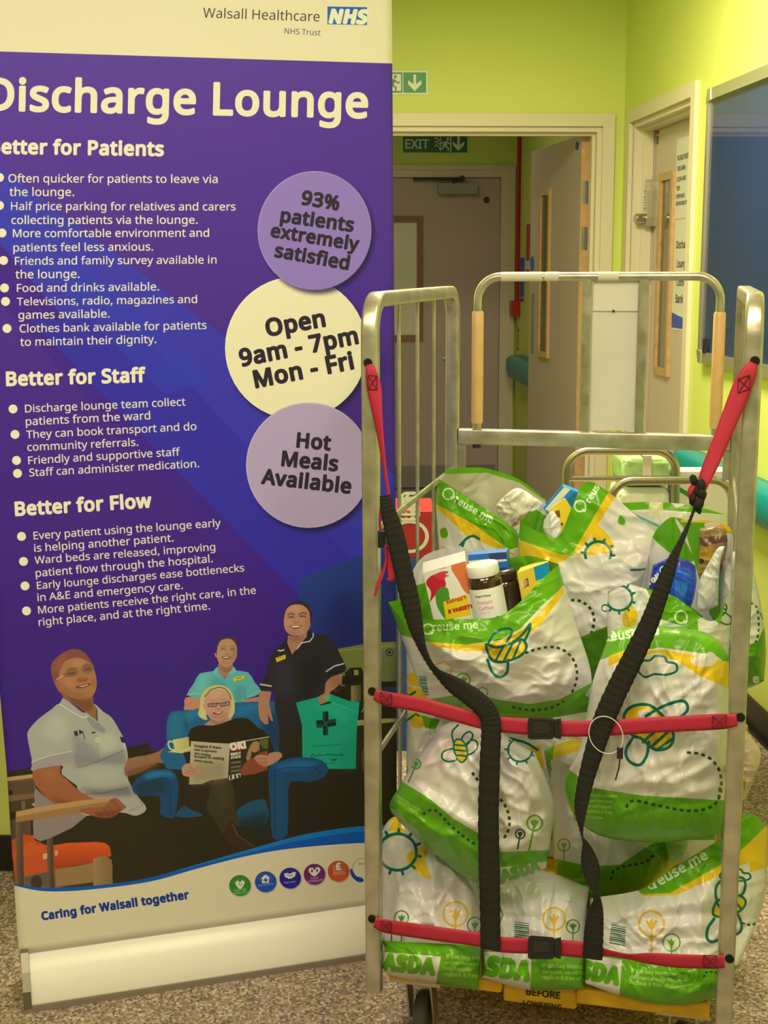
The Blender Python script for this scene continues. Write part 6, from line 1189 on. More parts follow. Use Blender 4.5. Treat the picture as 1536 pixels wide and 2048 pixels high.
def p_cereal(c):
    c.poly([(820, 1110), (1000, 1110), (1000, 1260), (820, 1260)], (240, 230, 200)); c.text("Kellogg's", (878, 1139), (893, 1136), (190, 40, 50)); c.text('CORN', (881, 1149), (896, 1146), (60, 52, 46), bold=.06); c.text('FLAKES', (882, 1156), (897, 1153), (60, 52, 46), bold=.04)
    c.poly([(852, 1165), (866, 1150), (884, 1152), (892, 1170), (880, 1182), (866, 1196), (860, 1204), (862, 1184)], (204, 34, 48), smooth=4); c.poly([(866, 1152), (890, 1142), (888, 1160)], (220, 60, 60), smooth=3); c.poly([(902, 1132), (936, 1124), (945, 1180), (932, 1186), (916, 1160)], (226, 120, 60), smooth=3)
    c.poly([(872, 1185), (884, 1174), (896, 1178), (900, 1200), (908, 1240), (892, 1240), (874, 1212)], (78, 150, 40), smooth=4); c.poly([(886, 1204), (934, 1188), (942, 1230), (892, 1240)], (240, 206, 26)); c.text("Kellogg's", (895, 1208), (932, 1196), (200, 30, 40), bold=.04); c.text('8 VARIETY', (898, 1227), (946, 1215), (200, 30, 40), bold=.08)
carton('cereal_carton', 'cereal variety carton with CORN FLAKES lettering in the upper left bag', [(846, 1146), (932, 1122), (956, 1243), (872, 1262)], .075, (-.016, .075, .004), p_cereal, (206, 198, 168), cat='cereal box')
def jar(label, top, bot, b, r, lid, body, lab, lid_h, name='coffee_jar', txt=None):
    A, B = cgp(*bot, b), cgp(*top, b); ax = (B-A); H_ = np.linalg.norm(ax); ax /= H_
    t = thing(name, A, label, 'jar', 'groceries showing above the bags')
    hb = H_-lid_h
    mb = MB(); mb.lathe([(r*.6, 0), (r*.96, .003), (r, .012), (r, hb*.86), (r*.97, hb*.93), (r*.82, hb)], A, ax, 32); mb.build('glass_body', body, t)
    mb = MB(); mb.lathe([(r*.93, hb), (r*.96, hb+.002), (r*.96, H_-.004), (r*.9, H_), (0, H_)], A, ax, 32); mb.build('screw_lid', lid, t)
    if lab:
        c = Canvas(0, 0, 300, 200, 1.5, (240, 232, 206)); c.use(); c.text('Smart Price', (95, 44), (185, 44), (70, 60, 60), bold=.04); c.text('Instant', (100, 84), (190, 84), (222, 140, 160), bold=.03); c.text('Coffee', (104, 118), (190, 118), (222, 140, 160), bold=.03); c.text('medium roast', (110, 136), (170, 136), (150, 130, 120)); c.poly([(190, 170), (206, 160), (214, 176), (200, 182)], (70, 120, 60), smooth=3)
        m = print_mat('jar_label', c.image('jar_artwork'), rough=.45); x = CEX-ax*(CEX@ax); x /= np.linalg.norm(x); y = np.cross(ax, x)
        if y @ CEY > 0: y = -y
        mb = MB(); V, U, F = [], [], []; n = 24
        for j, (hh, vv) in enumerate(((.006, 0), (hb*.78, 1))):
            for i in range(n+1):
                a = math.pi*(1-i/n); V.append(A+ax*hh+(x*math.cos(a)+y*math.sin(a))*(r+.0006)); U.append((i/n, vv))
        F = [(i, i+1, n+2+i, n+1+i) for i in range(n)]; mb.add(V, F, 0, True, U); mb.build('paper_label', m, t)
    return t
M_COF = mat('coffee_brown', (58, 36, 22), rough=.12, coat=.6)
jar('jar of instant coffee with a white lid in the upper left bag', (963, 1126), (985, 1246), .08, .033, mat('cream_lid', (240, 232, 200), rough=.35), M_COF, True, .024)
jar('plain dark jar standing behind the coffee jar with the white lid', (1003, 1140), (1022, 1240), .20, .030, mat('dark_lid', (48, 34, 24), rough=.3), M_COF, False, .02, 'food_jar')
def p_(bg, *items):
    def f(c):
        c.poly([(c.x0, c.y0), (c.x1, c.y0), (c.x1, c.y1), (c.x0, c.y1)], bg)
        for it in items: c.poly(it[0], it[1])
    return f
carton('food_carton', 'blue topped carton lying behind the coffee jar', [(936, 1110), (1012, 1104), (1020, 1160), (944, 1166)], .22, (0, .04, 0), p_((40, 110, 170), ([(936, 1122), (1012, 1114), (1014, 1122), (938, 1130)], (236, 226, 200)), ([(975, 1100), (1014, 1100), (1016, 1118), (980, 1120)], (50, 66, 110))), (60, 120, 170))
def p_yel(c): c.poly([(1020, 1110), (1110, 1110), (1110, 1220), (1020, 1220)], (242, 206, 56)); c.poly([(1066, 1128), (1100, 1122), (1104, 1150), (1072, 1162)], (20, 150, 180)); c.poly([(1046, 1160), (1056, 1156), (1058, 1172), (1048, 1176)], (150, 70, 40)); c.ell(1048, 1166, 7, 8, (250, 230, 140), .6)
carton('food_carton', 'yellow carton with a turquoise end at the right of the coffee jars', [(1034, 1146), (1096, 1124), (1108, 1190), (1046, 1214)], .17, (0, .05, 0), p_yel, (232, 196, 60))
def p_blue(c): c.poly([(1080, 960), (1170, 960), (1170, 1050), (1080, 1050)], (24, 138, 206)); c.poly([(1090, 1018), (1130, 972), (1142, 978), (1100, 1024)], (238, 230, 210)); barcode(c, ((1134, 998), (1154, 980), (1144, 1014), (1162, 998)), 10)
carton('food_carton', 'blue and white carton sticking out of the centre top bag', [(1086, 1016), (1124, 972), (1164, 988), (1140, 1050)], .54, (0, .03, 0), p_blue, (40, 140, 200))
def p_y2(c): c.poly([(1080, 980), (1150, 980), (1150, 1080), (1080, 1080)], (244, 206, 40)); c.poly([(1110, 1022), (1119, 1020), (1121, 1034), (1112, 1036)], (120, 76, 40)); c.ell(1124, 1048, 3, 3, (140, 90, 40))
carton('food_carton', 'yellow carton leaning on the blue one in the centre top bag', [(1102, 1016), (1128, 998), (1142, 1020), (1124, 1066)], .51, (0, .02, 0), p_y2, (232, 200, 60))
# soft packs
def pack(label, rows, b, bf, paint, seed, name='food_packet', cat='packet', amp=.006, bg=(230, 220, 190), rough=.28):
    G = grid_of(rows, 40, 40); x0, y0 = G[..., 0].min()-4, G[..., 1].min()-4; x1, y1 = G[..., 0].max()+4, G[..., 1].max()+4
    c = Canvas(x0, y0, x1, y1, 2, bg); paint(c.use()); m = print_mat('packet_film', c.image('packet_artwork'), rough=rough, spec=.6, bump=((70, .12, 'n'), (22, .15, 'v')))
    n = 40; u = np.linspace(0, 1, n); pu = np.clip(1-np.abs(2*u-1)**2.6, 0, 1)**.6; V, U, F = [], [], []
    for sd in (0, 1):
        for j in range(n):
            for i in range(n):
                px, py = G[j, i]; k = pu[i]*pu[j]; w = wr(px*1.6, py*1.6, seed, amp)*min(1, 4*k); V.append(cgp(px, py, b+(bf*k+.001 if sd else -bf*k)-w)); U.append(c.uv(px, py))
        for j in range(n-1):
            for i in range(n-1): a = sd*n*n+j*n+i; f = (a, a+n, a+n+1, a+1); F.append(f[::-1] if sd else f)
    mb = MB(); mb.add(V, F, 0, True, U); return tag(mb.build(name, m), label, cat, 'groceries showing above the bags')
def p_toi(c): c.poly([(1280, 1090), (1420, 1090), (1420, 1240), (1280, 1240)], (24, 44, 140)); c.poly([(1310, 1150), (1340, 1130), (1392, 1150), (1376, 1230), (1350, 1200)], (30, 80, 190), smooth=3); c.ell(1328, 1140, 9, 9, (210, 220, 230)); c.ell(1328, 1140, 6.5, 6.5, (26, 50, 140)); c.text('Toilet', (1296, 1170), (1336, 1150), (240, 236, 226), bold=.08); c.text('tissue wipes', (1348, 1142), (1382, 1152), (120, 190, 240)); c.poly([(1350, 1160), (1376, 1166), (1368, 1210), (1350, 1200)], (60, 140, 220), .6)
pack('blue packet marked Toilet in the top right bag', [[(1306, 1130), (1340, 1116), (1372, 1120), (1391, 1132)], [(1300, 1160), (1345, 1160), (1393, 1165)], [(1298, 1186), (1340, 1196), (1385, 1206)], [(1310, 1196), (1340, 1204), (1374, 1220)]], .285, .022, p_toi, 21)
def p_br(c): c.poly([(1380, 1040), (1460, 1040), (1460, 1150), (1380, 1150)], (150, 118, 66)); c.poly([(1380, 1076), (1460, 1070), (1460, 1084), (1380, 1092)], (104, 60, 40)); c.ell(1410, 1100, 16, 10, (190, 140, 40)); c.ell(1412, 1088, 10, 5, (110, 64, 40)); c.poly([(1390, 1110), (1450, 1102), (1444, 1140), (1392, 1150)], (196, 150, 40)); c.ell(1402, 1122, 6, 5, (40, 30, 26))
pack('brown and gold food packet in the right of the top right bag', [[(1398, 1058), (1430, 1050), (1454, 1056)], [(1398, 1090), (1430, 1090), (1455, 1092)], [(1396, 1150), (1420, 1150), (1440, 1140)]], .345, .025, p_br, 22)
pack('cream paper packet folded between the blue packet and the rim', [[(1420, 1120), (1436, 1096), (1450, 1092)], [(1396, 1170), (1420, 1150), (1440, 1130)], [(1392, 1222), (1412, 1222), (1436, 1210)]], .30, .016, lambda c: c.poly([(1380, 1080), (1460, 1080), (1460, 1240), (1380, 1240)], (236, 226, 190)), 23)
def p_wh(c): c.poly([(980, 960), (1120, 960), (1120, 1120), (980, 1120)], (226, 212, 170)); c.poly([(1020, 1040), (1060, 1022), (1064, 1032), (1024, 1054)], (196, 120, 100), .6)
pack('scrunched translucent food packet inside the slumped bag at the top left', [[(1000, 1000), (1034, 976), (1072, 996), (1090, 1010)], [(992, 1020), (1036, 1016), (1080, 1026)], [(1016, 1064), (1040, 1066), (1064, 1052)]], .60, .025, p_wh, 24, amp=.012)
pack('white wrapped packet in the mouth of the centre top bag', [[(1088, 1040), (1104, 1022), (1120, 1040)], [(1086, 1056), (1104, 1056), (1124, 1070)], [(1092, 1072), (1108, 1080), (1120, 1090)]], .49, .012, lambda c: c.poly([(1060, 1000), (1140, 1000), (1140, 1100), (1060, 1100)], (234, 224, 196)), 25)
# ------------------------------------------------------------------ things on the walls
M_SGR = mat('exit_green', (22, 136, 62), rough=.4); M_SWH = mat('sign_white', (232, 226, 180), rough=.45); M_SDK = mat('exit_green_dim', (30, 108, 52), rough=.4)
def planar(mb, f, poly, off, th=.0008, mi=0): mb.prism([f(x, y, off) for x, y in poly], f(0, 0, off+th)-f(0, 0, off), mi)
def run_man(mb, f, x, y, h, off, mi):
    P = lambda pts: planar(mb, f, [(x+a*h, y+b*h) for a, b in pts], off, .0006, mi)
    hd = [(.16+.09*math.cos(t), .80+.09*math.sin(t)) for t in np.linspace(0, 2*math.pi, 14, endpoint=False)]; P(hd)
    P([(-.10, .62), (.10, .70), (.16, .62), (.06, .34), (-.08, .30), (-.16, .40)]); P([(.10, .68), (.30, .52), (.40, .56), (.42, .49), (.30, .42), (.08, .58)]); P([(-.10, .62), (-.30, .58), (-.36, .42), (-.29, .40), (-.24, .52), (-.06, .54)])
    P([(.06, .38), (.24, .24), (.22, .02), (.14, .02), (.14, .20), (-.02, .30)]); P([(-.08, .34), (-.14, .16), (-.40, .10), (-.42, .17), (-.20, .24), (-.16, .40)])
def arrow(mb, f, x, y, h, off, mi):
    planar(mb, f, [(x-.07*h, y+.9*h), (x+.07*h, y+.9*h), (x+.07*h, y+.42*h), (x+.34*h, y+.62*h), (x+.34*h, y+.42*h), (x, y+.08*h), (x-.34*h, y+.42*h), (x-.34*h, y+.62*h), (x-.07*h, y+.42*h)], off, .0006, mi)
a = bw(852, 186); b = bw(785, 145); s1 = float((a-CORNER)@BW_D); z0 = float(a[2]); z1 = float(b[2]); hh = z1-z0
fs = lambda s, z, o: bwp(s, z, -o)
sg = thing('exit_sign', bwp(s1-.17, z0), 'green running man and down arrow sign high on the back wall', 'exit sign')
mb = MB(); planar(mb, fs, [(s1-.36, z0-.008), (s1+.008, z0-.008), (s1+.008, z1+.008), (s1-.36, z1+.008)], .0005, .004); mb.build('sign_plate', M_SWH, sg)
mb = MB(); planar(mb, fs, [(s1-.35, z0), (s1-.112, z0), (s1-.112, z1), (s1-.35, z1)], .0048); planar(mb, fs, [(s1-.108, z0), (s1, z0), (s1, z1), (s1-.108, z1)], .0048)
mb.build('green_field', M_SGR, sg)
mb = MB(); arrow(mb, fs, s1-.054, z0, hh, .0058, 0); mb.build('arrow_symbol', M_SWH, sg); mb = MB(); planar(mb, fs, [(s1-.20, z0+.008), (s1-.119, z0+.008), (s1-.119, z1-.008), (s1-.20, z1-.008)], .0058); mb.build('man_panel', M_SWH, sg)
mb = MB(); run_man(mb, fs, s1-.16, z0+.004, hh*.92, .0066, 0); mb.build('running_man', M_SGR, sg)
a = ep(934, 305); b = ep(806, 269); e0, e1 = s_of(b), s_of(a); z0, z1 = float(a[2]), float(b[2]); hh = z1-z0
fe = lambda s, z, o: ewp(s, z, -o)
sg = thing('exit_sign', ewp((e0+e1)/2, z0), 'EXIT sign above the closed door at the corridor end', 'exit sign')
mb = MB(); planar(mb, fe, [(e0, z0), (e1, z0), (e1, z1), (e0, z1)], .0005, .004); mb.build('sign_plate', M_SDK, sg)
flat_text('EXIT', ewp(e0+.016, z0+.026, -.0052), BW_D, UZ, .165, M_SWH, 'exit_lettering', sg, bold=.03)
mb = MB(); x_ = e0+.225
for k in range(3): planar(mb, fe, [(x_+i*.012-(0 if i % 2 else 0), z0+hh*(.30+.2*k)+.012*math.sin(i*1.6)) for i in range(4)]+[(x_+i*.012, z0+hh*(.37+.2*k)+.012*math.sin(i*1.6)) for i in range(3, -1, -1)], .0052)
mb.build('flame_symbol', M_SWH, sg); mb = MB(); arrow(mb, fe, e1-.062, z0, hh, .0052, 0); mb.build('arrow_symbol', M_SWH, sg); mb = MB()
xm = e0+.30
for q in ([(xm-.035, z0+.008), (xm-.03, z0+.008), (xm-.03, z1-.008), (xm-.035, z1-.008)], [(xm-.03, z1-.013), (xm+.045, z1-.013), (xm+.045, z1-.008), (xm-.03, z1-.008)], [(xm+.04, z0+.008), (xm+.045, z0+.008), (xm+.045, z1-.013), (xm+.04, z1-.013)]): planar(mb, fe, q, .0052)
mb.build('man_panel', M_SWH, sg); mb = MB(); run_man(mb, fe, xm+.002, z0+.006, hh*.88, .0052, 0); mb.build('running_man', M_SWH, sg)
mb = MB(); x2 = e1-.122; planar(mb, fe, [(x2, z0+.004), (x2+.003, z0+.004), (x2+.003, z1-.004), (x2, z1-.004)], .0052); mb.build('panel_line', M_SWH, sg)
# noticeboard
tT, zT = float((CORNER-rw(1431, 186))@RW_D), float(rw(1431, 186)[2]); zB = float(rw(1409, 716)[2]); tE = tT+1.75
nb = thing('noticeboard', rwp((tT+tE)/2, zB), 'large glazed blue noticeboard in a silver frame on the right wall', 'noticeboard')
f3 = lambda t, z, o: rwp(t, z, o)
zt_, zb_ = zT+.012, zB-.015
mb = MB(); planar(mb, f3, [(tT+.01, zb_+.01), (tE-.01, zb_+.01), (tE-.01, zt_-.01), (tT+.01, zt_-.01)], .001, .012); mb.build('felt_panel', mat('blue_felt', (8, 44, 84), rough=.95, noise_amt=.05, noise_scale=120), nb)
M_ALU = mat('aluminium', (.72, .70, .64), raw=True, rough=.34, metal=.85); fwid = .042
mb = MB()
for q in ([(tT, zt_-fwid), (tE, zt_-fwid), (tE, zt_), (tT, zt_)], [(tT, zb_), (tE, zb_), (tE, zb_+fwid), (tT, zb_+fwid)], [(tT, zb_+fwid+.0005), (tT+.022, zb_+fwid+.0005), (tT+.022, zt_-fwid-.0005), (tT, zt_-fwid-.0005)], [(tE-.03, zb_+fwid+.0005), (tE, zb_+fwid+.0005), (tE, zt_-fwid-.0005), (tE-.03, zt_-fwid-.0005)]): planar(mb, f3, q, .0008, .032)
mb.build('metal_frame', M_ALU, nb, bevel=.006)
for z, s in ((zt_, 1), (zb_, -1)):
    mb = MB()
    c_ = [(tT-.004+.05*(1-math.cos(a)), z+s*.003-s*.05*(1-math.sin(a))) for a in np.linspace(0, math.pi/2, 8)]
    c_ = c_+[(tT+.05, z-s*.044), (tT-.004, z-s*.05)]
    planar(mb, f3, c_, .0006, .035); mb.build('corner_cap', M_ALU, nb, bevel=.003)
mb = MB(); planar(mb, f3, [(tT+.0225, zb_+fwid+.0005), (tE-.031, zb_+fwid+.0005), (tE-.031, zt_-fwid-.0005), (tT+.0225, zt_-fwid-.0005)], .024, .003)
M_GLASS = bpy.data.materials.new('clear_glazing'); M_GLASS.use_nodes = True
def glazing(m):
    nt = m.node_tree; L = nt.links.new; g = nt.nodes.new('ShaderNodeBsdfGlossy'); g.inputs['Roughness'].default_value = .03; t_ = nt.nodes.new('ShaderNodeBsdfTransparent'); fr = nt.nodes.new('ShaderNodeFresnel'); fr.inputs['IOR'].default_value = 1.85
    mx = nt.nodes.new('ShaderNodeMixShader'); ge = nt.nodes.new('ShaderNodeNewGeometry'); iv = nt.nodes.new('ShaderNodeMath'); iv.operation = 'SUBTRACT'; iv.inputs[0].default_value = 1; L(ge.outputs['Backfacing'], iv.inputs[1]); mu = nt.nodes.new('ShaderNodeMath'); mu.operation = 'MULTIPLY'; L(fr.outputs[0], mu.inputs[0]); L(iv.outputs[0], mu.inputs[1]); L(mu.outputs[0], mx.inputs[0]); L(t_.outputs[0], mx.inputs[1]); L(g.outputs[0], mx.inputs[2]); L(mx.outputs[0], nt.nodes['Material Output'].inputs['Surface'])
glazing(M_GLASS); mb.build('glass_front', M_GLASS, nb)
mb = MB(); p = rw(1409, 692, .034); mb.box(p+np.array([0, 0, .0]), RW_D*.012, RW_N*.005, (0, 0, .028)); mb.build('lock', M_DARK, nb)
# teal crash rails
def rail(name, f, t0, t1, z0, z1, d, label):
    zm = (z0+z1)/2; sec = [(z0, .0008), (z0, d*.45), (z0+.02, d*.8), (zm-.015, d), (z1-.03, d), (z1-.008, d*.8), (z1, d*.5), (z1, .0008)]
    t = thing(name, f((t0+t1)/2, z0, d/2), label, 'handrail')
    mb = MB(); mb.prism([f(t0, z, o) for z, o in sec], f(t1, 0, 0)-f(t0, 0, 0), 0, True); mb.build('rail_profile', M_TEAL, t)
    for e, s in ((t0, -1), (t1, 1)):
        mb = MB(); mb.prism([f(e+s*.0006, z, o) for z, o in sec], f(e+s*.012, 0, 0)-f(e, 0, 0)); mb.build('end_cap', mat('teal_cap', (0, 122, 108), rough=.4) if 'teal_cap' not in bpy.data.materials else bpy.data.materials['teal_cap'], t, bevel=.004)
    return t
zr1 = float(rw(1536, 975, .05)[2]); zr0 = zr1-.15
rail('crash_rail', rwp, t_near+.14, 9.2, zr0, zr1, .085, 'teal plastic crash rail along the right wall beside the cage')
p1 = cw(1054, 722, .06); p0 = cw(1008, 722, .06)
tz1 = float(p1[2]); c0 = float((CRP-cw(1030, 745, .05))@RW_D)
rail('crash_rail', cwp, c0-.02, 2.5, tz1-.175, tz1+.005, .11, 'teal crash rail in the corridor, its end showing beside the open door')
# notices on the right wall door
def door_paper(name, label, tl, br, parts, rgb=(234, 222, 178)):
    (x0, y0), (x1, y1) = tl, br; A = r3(x0, y0, REC+.001); B_ = r3(x1, y1, REC+.001); T0_, T1_ = A[0], B_[0]
    return A, B_
tL = r3(1354, 290)[0]; tR = min(tL+.21, t_near-.05)
def notice(name, label, t0, t1, z0, z1, lines, extra=None):
    n = thing(name, rwp((t0+t1)/2, z0, REC), label, 'notice')
    mb = MB(); planar(mb, f3, [(t0, z0), (t1, z0), (t1, z1), (t0, z1)], REC+.0006, .0008); mb.build('paper_sheet', M_PAPER, n)
    for txt, u, z, w, bold in lines: flat_text(txt, rwp(t0+u, z, REC+.0018), -RW_D, UZ, w, M_INK, 'lettering', n, bold=bold)
    if extra: extra(n, t0, t1, z0, z1)
    return n
zz = lambda y, x=1362: r3(x, y)[1]
notice('paper_notice', 'typed paper notice high on the right wall door asking to keep the area clean', tL, tL+.215, zz(437), zz(276), [('PLEASE KEEP', .02, zz(320), .17, .03), ('THIS AREA', .02, zz(341), .13, .03), ('CLEAN AND', .02, zz(362), .14, .03), ('TIDY', .02, zz(380), .055, .03), ('EVERYONES', .02, zz(396), .13, .02), ('RESPONSIBILITY', .02, zz(410), .17, .02)])
def wave(n, t0, t1, z0, z1):
    mb = MB(); planar(mb, f3, [(t0+.003, z0+.008), (t1-.003, z0+.008), (t1-.003, z0+.05)]+[(t1-.003-(t1-t0-.006)*k/8, z0+.05+.025*(k/8)**1.5) for k in range(1, 9)], REC+.0016, .0006); mb.build('blue_wave', M_SBLUE, n)
t1_ = r3(1347, 550)[0]
notice('paper_notice', 'paper poster for the lounge clothes bank on the right wall door', t1_, t1_+.30, zz(660, 1355), zz(440, 1355), [('Discharge', .035, zz(497, 1358), .20, .03), ('Lounge', .055, zz(535, 1358), .15, .03), ('Clothes', .055, zz(572, 1358), .15, .03), ('Bank', .055, zz(606, 1358), .11, .03)], wave)
# fire alarm call point with its red conduit, and notices, on the corridor's right wall
c1 = cw(1030, 617, .03); tcp = float((CRP-c1)@RW_D); zc = float(c1[2]); 
cp = thing('fire_call_point', cwp(tcp, zc-.06), 'red fire alarm call point with red conduit on the corridor wall', 'fire alarm')
mb = MB(); planar(mb, cwp, [(tcp-.05, zc-.055), (tcp+.05, zc-.055), (tcp+.05, zc+.055), (tcp-.05, zc+.055)], .0008, .062); mb.build('call_point_box', M_RED, cp, bevel=.006)
mb = MB(); mb.tube([cwp(tcp, zc+.056, .016), cwp(tcp, CEIL-.05, .016)], .014, 12); mb.build('conduit', M_RED, cp)
flat_text('FIRE', cwp(tcp+.01, zc-.30, .0012), UZ, -RW_D*-1, .16, M_RED, 'fire_lettering', cp, bold=.03)
def wsign(name, label, px0, py0, px1, py1, mats, parts):
    A, B_ = cw(px0, py0), cw(px1, py1); t0_, t1_ = float((CRP-A)@RW_D), float((CRP-B_)@RW_D); z0, z1 = float(B_[2]), float(A[2]); t0_, t1_ = min(t0_, t1_), max(t0_, t1_)
    n = thing(name, cwp((t0_+t1_)/2, z0), label, 'wall sign')
    for k, (u0, v0, u1, v1, m) in enumerate(parts):
        mb = MB(); planar(mb, cwp, [(t0_+(t1_-t0_)*u, z0+(z1-z0)*v) for u, v in ((u0, v0), (u1, v0), (u1, v1), (u0, v1))], .0006+.0009*(k > 0), .0008); mb.build('sign_plate' if k == 0 else 'sign_field', m, n)
wsign('fire_sign', 'red fire notice on the corridor wall beside the open door', 1053, 447, 1063, 560, None, [(0, 0, 1, 1, M_SWH), (.04, .02, .96, .18, M_RED), (.04, .34, .96, .98, M_RED)])
wsign('fire_sign', 'blue fire action notice on the corridor wall left of the red notice', 1041, 514, 1049, 606, None, [(0, 0, 1, 1, M_SWH), (.04, .12, .96, .98, M_SBLUE), (.04, .02, .96, .10, M_RED)])
# ------------------------------------------------------------------ trolley and supplies behind the cage
YB = 3.95
def tp(px, py, Y=YB): return at_y(px, py, Y)
M_TUBE = mat('trolley_steel', (.36, .35, .31), raw=True, rough=.3, metal=1)
A = tp(1130, 1000); ztop = float(tp(1200, 902)[2]); xl = float(tp(1132, 950)[0]); xr = float(tp(1352, 950)[0])
tr = thing('supply_trolley', (.72, 4.25, 0), 'steel tube trolley behind the roll cage carrying medical supplies', 'trolley')
zs = float(tp(1250, 1003, 4.0)[2])
mb = MB(); mb.tube(fillet([(xl, YB, .16), (xl, YB, ztop), (xr, YB, ztop), (xr, YB, .16)], .065, 9), .0125, 14); fr = mb.build('end_frame', M_TUBE, tr)
mb = MB(); z = float(tp(1200, 957)[2]); mb.tube([(xl, YB, z), (xr, YB, z)], .008, 12); mb.build('end_rail', M_TUBE, fr)
Y2 = 3.72; x2l = float(tp(1222, 1000, Y2)[0]); z2 = float(tp(1330, 961, Y2)[2]); x2r = x2l+.34
mb = MB(); mb.tube(fillet([(x2l, Y2, zs-.35), (x2l, Y2, z2), (x2r, Y2, z2), (x2r, Y2, zs-.35)], .06, 9), .0115, 14); mb.build('front_hoop', M_TUBE, tr)
mb = MB(); mb.abox((xl-.01, 3.76, zs-.144), (xr+.19, 4.5, zs-.122)); mb.build('top_shelf', mat('beech_shelf', (218, 176, 116), rough=.5, noise_amt=.08, noise_scale=14), tr, bevel=.003)
mb = MB(); mb.abox((xl-.03, 3.90, zs-.018), (xr-.02, 3.918, zs+.002)); mb.build('wood_strip', bpy.data.materials['beech_shelf'], tr, bevel=.003)
zs = zs-.122
mb = MB(); mb.abox((xl-.01, 3.74, .28), (xr+.19, 4.5, .30)); mb.build('lower_shelf', bpy.data.materials['beech_shelf'], tr, bevel=.003)
for x in (xl+.02, xr+.15):
    for y in (3.80, 4.46):
        mb = MB(); mb.tube([(x, y, .09), (x, y, zs-.022)], .0125, 12); lg = mb.build('leg', M_TUBE, tr)
        mb = MB(); mb.lathe([(0, -.012), (.042, -.012), (.046, 0), (.042, .012), (0, .012)], (x, y, .0462), (1, 0, 0), 20); mb.build('castor_wheel', M_DARK, lg)
def film_pack(label, x0, x1, z0, z1, y0, y1, rgb, seed, art=None):
    mb = MB(); n = 26; V, F = [], []
    cx, cy, cz = (x0+x1)/2, (y0+y1)/2, (z0+z1)/2; hx, hy, hz = (x1-x0)/2, (y1-y0)/2, (z1-z0)/2
    for j in range(n+1):
        ph = math.pi*(j/n-.5)
        for i in range(2*n):
            th = math.pi*i/n; sg = lambda v, e: math.copysign(abs(v)**e, v)
            k = 1+.05*noise.noise(Vector((i*.5, j*.5, seed)))
            V.append((cx+hx*k*sg(math.cos(ph), .3)*sg(math.cos(th), .3), cy+hy*k*sg(math.cos(ph), .3)*sg(math.sin(th), .3), cz+hz*sg(math.sin(ph), .4)))
    for j in range(n):
        for i in range(2*n): F.append((j*2*n+i, j*2*n+(i+1) % (2*n), (j+1)*2*n+(i+1) % (2*n), (j+1)*2*n+i))
    mb.add(V, F, 0, True); return mb
gp = lambda px, py, Y: at_y(px, py, Y)
q0, q1 = gp(1226, 958, 4.12), gp(1334, 905, 4.12); zz0 = float(gp(1290, 1000, 4.1)[2])
M_MINT = mat('mint_film', (176, 206, 120), rough=.2, noise_amt=.22, noise_scale=22); M_MINT2 = mat('white_film', (226, 226, 176), rough=.2, noise_amt=.1, noise_scale=30)
zmid = zs+.052+.0
pk = film_pack('', q0[0], q1[0], zs+.001, zs+.160, 4.02, 4.22, None, 3); p1_ = tag(pk.build('pad_pack', M_MINT2), 'pale green film pack of pads lying lowest on the trolley behind the cage', 'pack', 'packs on the trolley behind')
pk = film_pack('', q0[0]+.01, q1[0], zs+.1615, float(q1[2])+.0, 4.02, 4.22, None, 4); top = pk.build('pad_pack', M_MINT); tag(top, 'mint green film pack of pads on top of the pale pack, taped', 'pack', 'packs on the trolley behind')
mb = MB(); x_ = float(gp(1296, 930, 4.0)[0]); zt2 = float(q1[2]); mb.abox((x_-.013, 4.0125, zt2-.07), (x_+.013, 4.0145, zt2+.004)); mb.abox((x_-.013, 4.0125, zt2+.0042), (x_+.013, 4.12, zt2+.0055)); mb.build('tape_strip', M_TAPE, top)
b0_ = gp(1349, 943, 4.0); b1_ = gp(1440, 1000, 4.0)
bx = thing('supply_box', (float(b0_[0]+.07), 4.08, zs), 'white card box with green printing on the trolley beside the film packs', 'box')
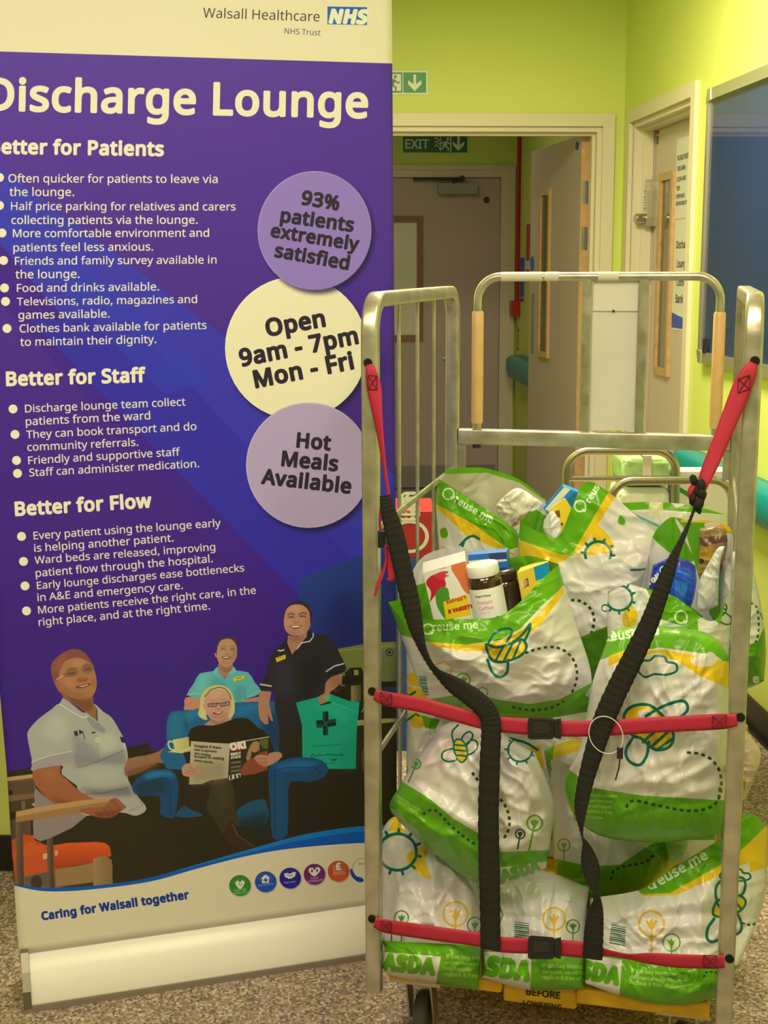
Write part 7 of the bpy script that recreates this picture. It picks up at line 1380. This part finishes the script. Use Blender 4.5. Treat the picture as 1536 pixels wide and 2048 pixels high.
mb = MB(); mb.abox((b0_[0], 4.0, zs+.0005), (b0_[0]+.17, 4.09, float(b0_[2]))); mb.build('box_body', mat('box_card', (220, 214, 170), rough=.55), bx, bevel=.002)
mb = MB(); zb1 = float(b0_[2]); zA, zB_ = zs+.03, zs+(zb1-zs)*.5
mb.prism([(b0_[0]+.002, 3.9994, zs+.175), (b0_[0]+.002, 3.9994, zs+.16), (b0_[0]+.06, 3.9994, zs+.125), (b0_[0]+.085, 3.9994, zs+.125)], (0, -.0006, 0)); mb.build('green_stripe', M_SGR, bx)
flat_text('GLOVES', (b0_[0]+.05, 3.9986, zs+.177), (1, 0, 0), UZ, .06, mat('faint_green_ink', (120, 150, 100), rough=.6), 'lettering', bx)
# red and blue carton behind the left bars
Yc = 4.35
c0_, c1_ = at_y(800, 1023, Yc), at_y(866, 1115, Yc)
zt3 = float(c0_[2]); ct = thing('drinks_carton', (.2, Yc+.15, 0), 'red carton with a big white ring standing behind the left side bars', 'carton')
x0_, x1_ = float(at_y(770, 1060, Yc)[0]), float(at_y(868, 1060, Yc)[0])
zj = float(at_y(840, 1115, Yc)[2]); 
mb = MB(); mb.abox((x0_, Yc, zj), (x1_, Yc+.26, zt3)); mb.build('carton_body', mat('red_card', (186, 46, 44), rough=.4), ct, bevel=.002)
mb = MB(); mb.abox((x0_, Yc, .0005), (x1_, Yc+.26, zj-.0005)); mb.build('carton_base', mat('blue_card', (52, 84, 128), rough=.4), ct, bevel=.002)
rc = at_y(825, 1073, Yc); ring = MB(); t_ = np.linspace(0, 2*math.pi, 40, endpoint=False)
R0, R1 = .056, .045; V = [(rc[0]-.01+r*math.cos(a)*1.15, Yc-.0008, rc[2]+r*math.sin(a)) for r in (R0, R1) for a in t_]; n = 40
ring.add(V, [(i, (i+1) % n, n+(i+1) % n, n+i) for i in range(n)]); ring.build('white_ring', M_SWH, ct)
flat_text('S', (float(at_y(800, 1040, Yc)[0]), Yc-.0012, float(at_y(815, 1041, Yc)[2])), (1, 0, 0), UZ, .050, M_SWH, 'lettering', ct, bold=.12)
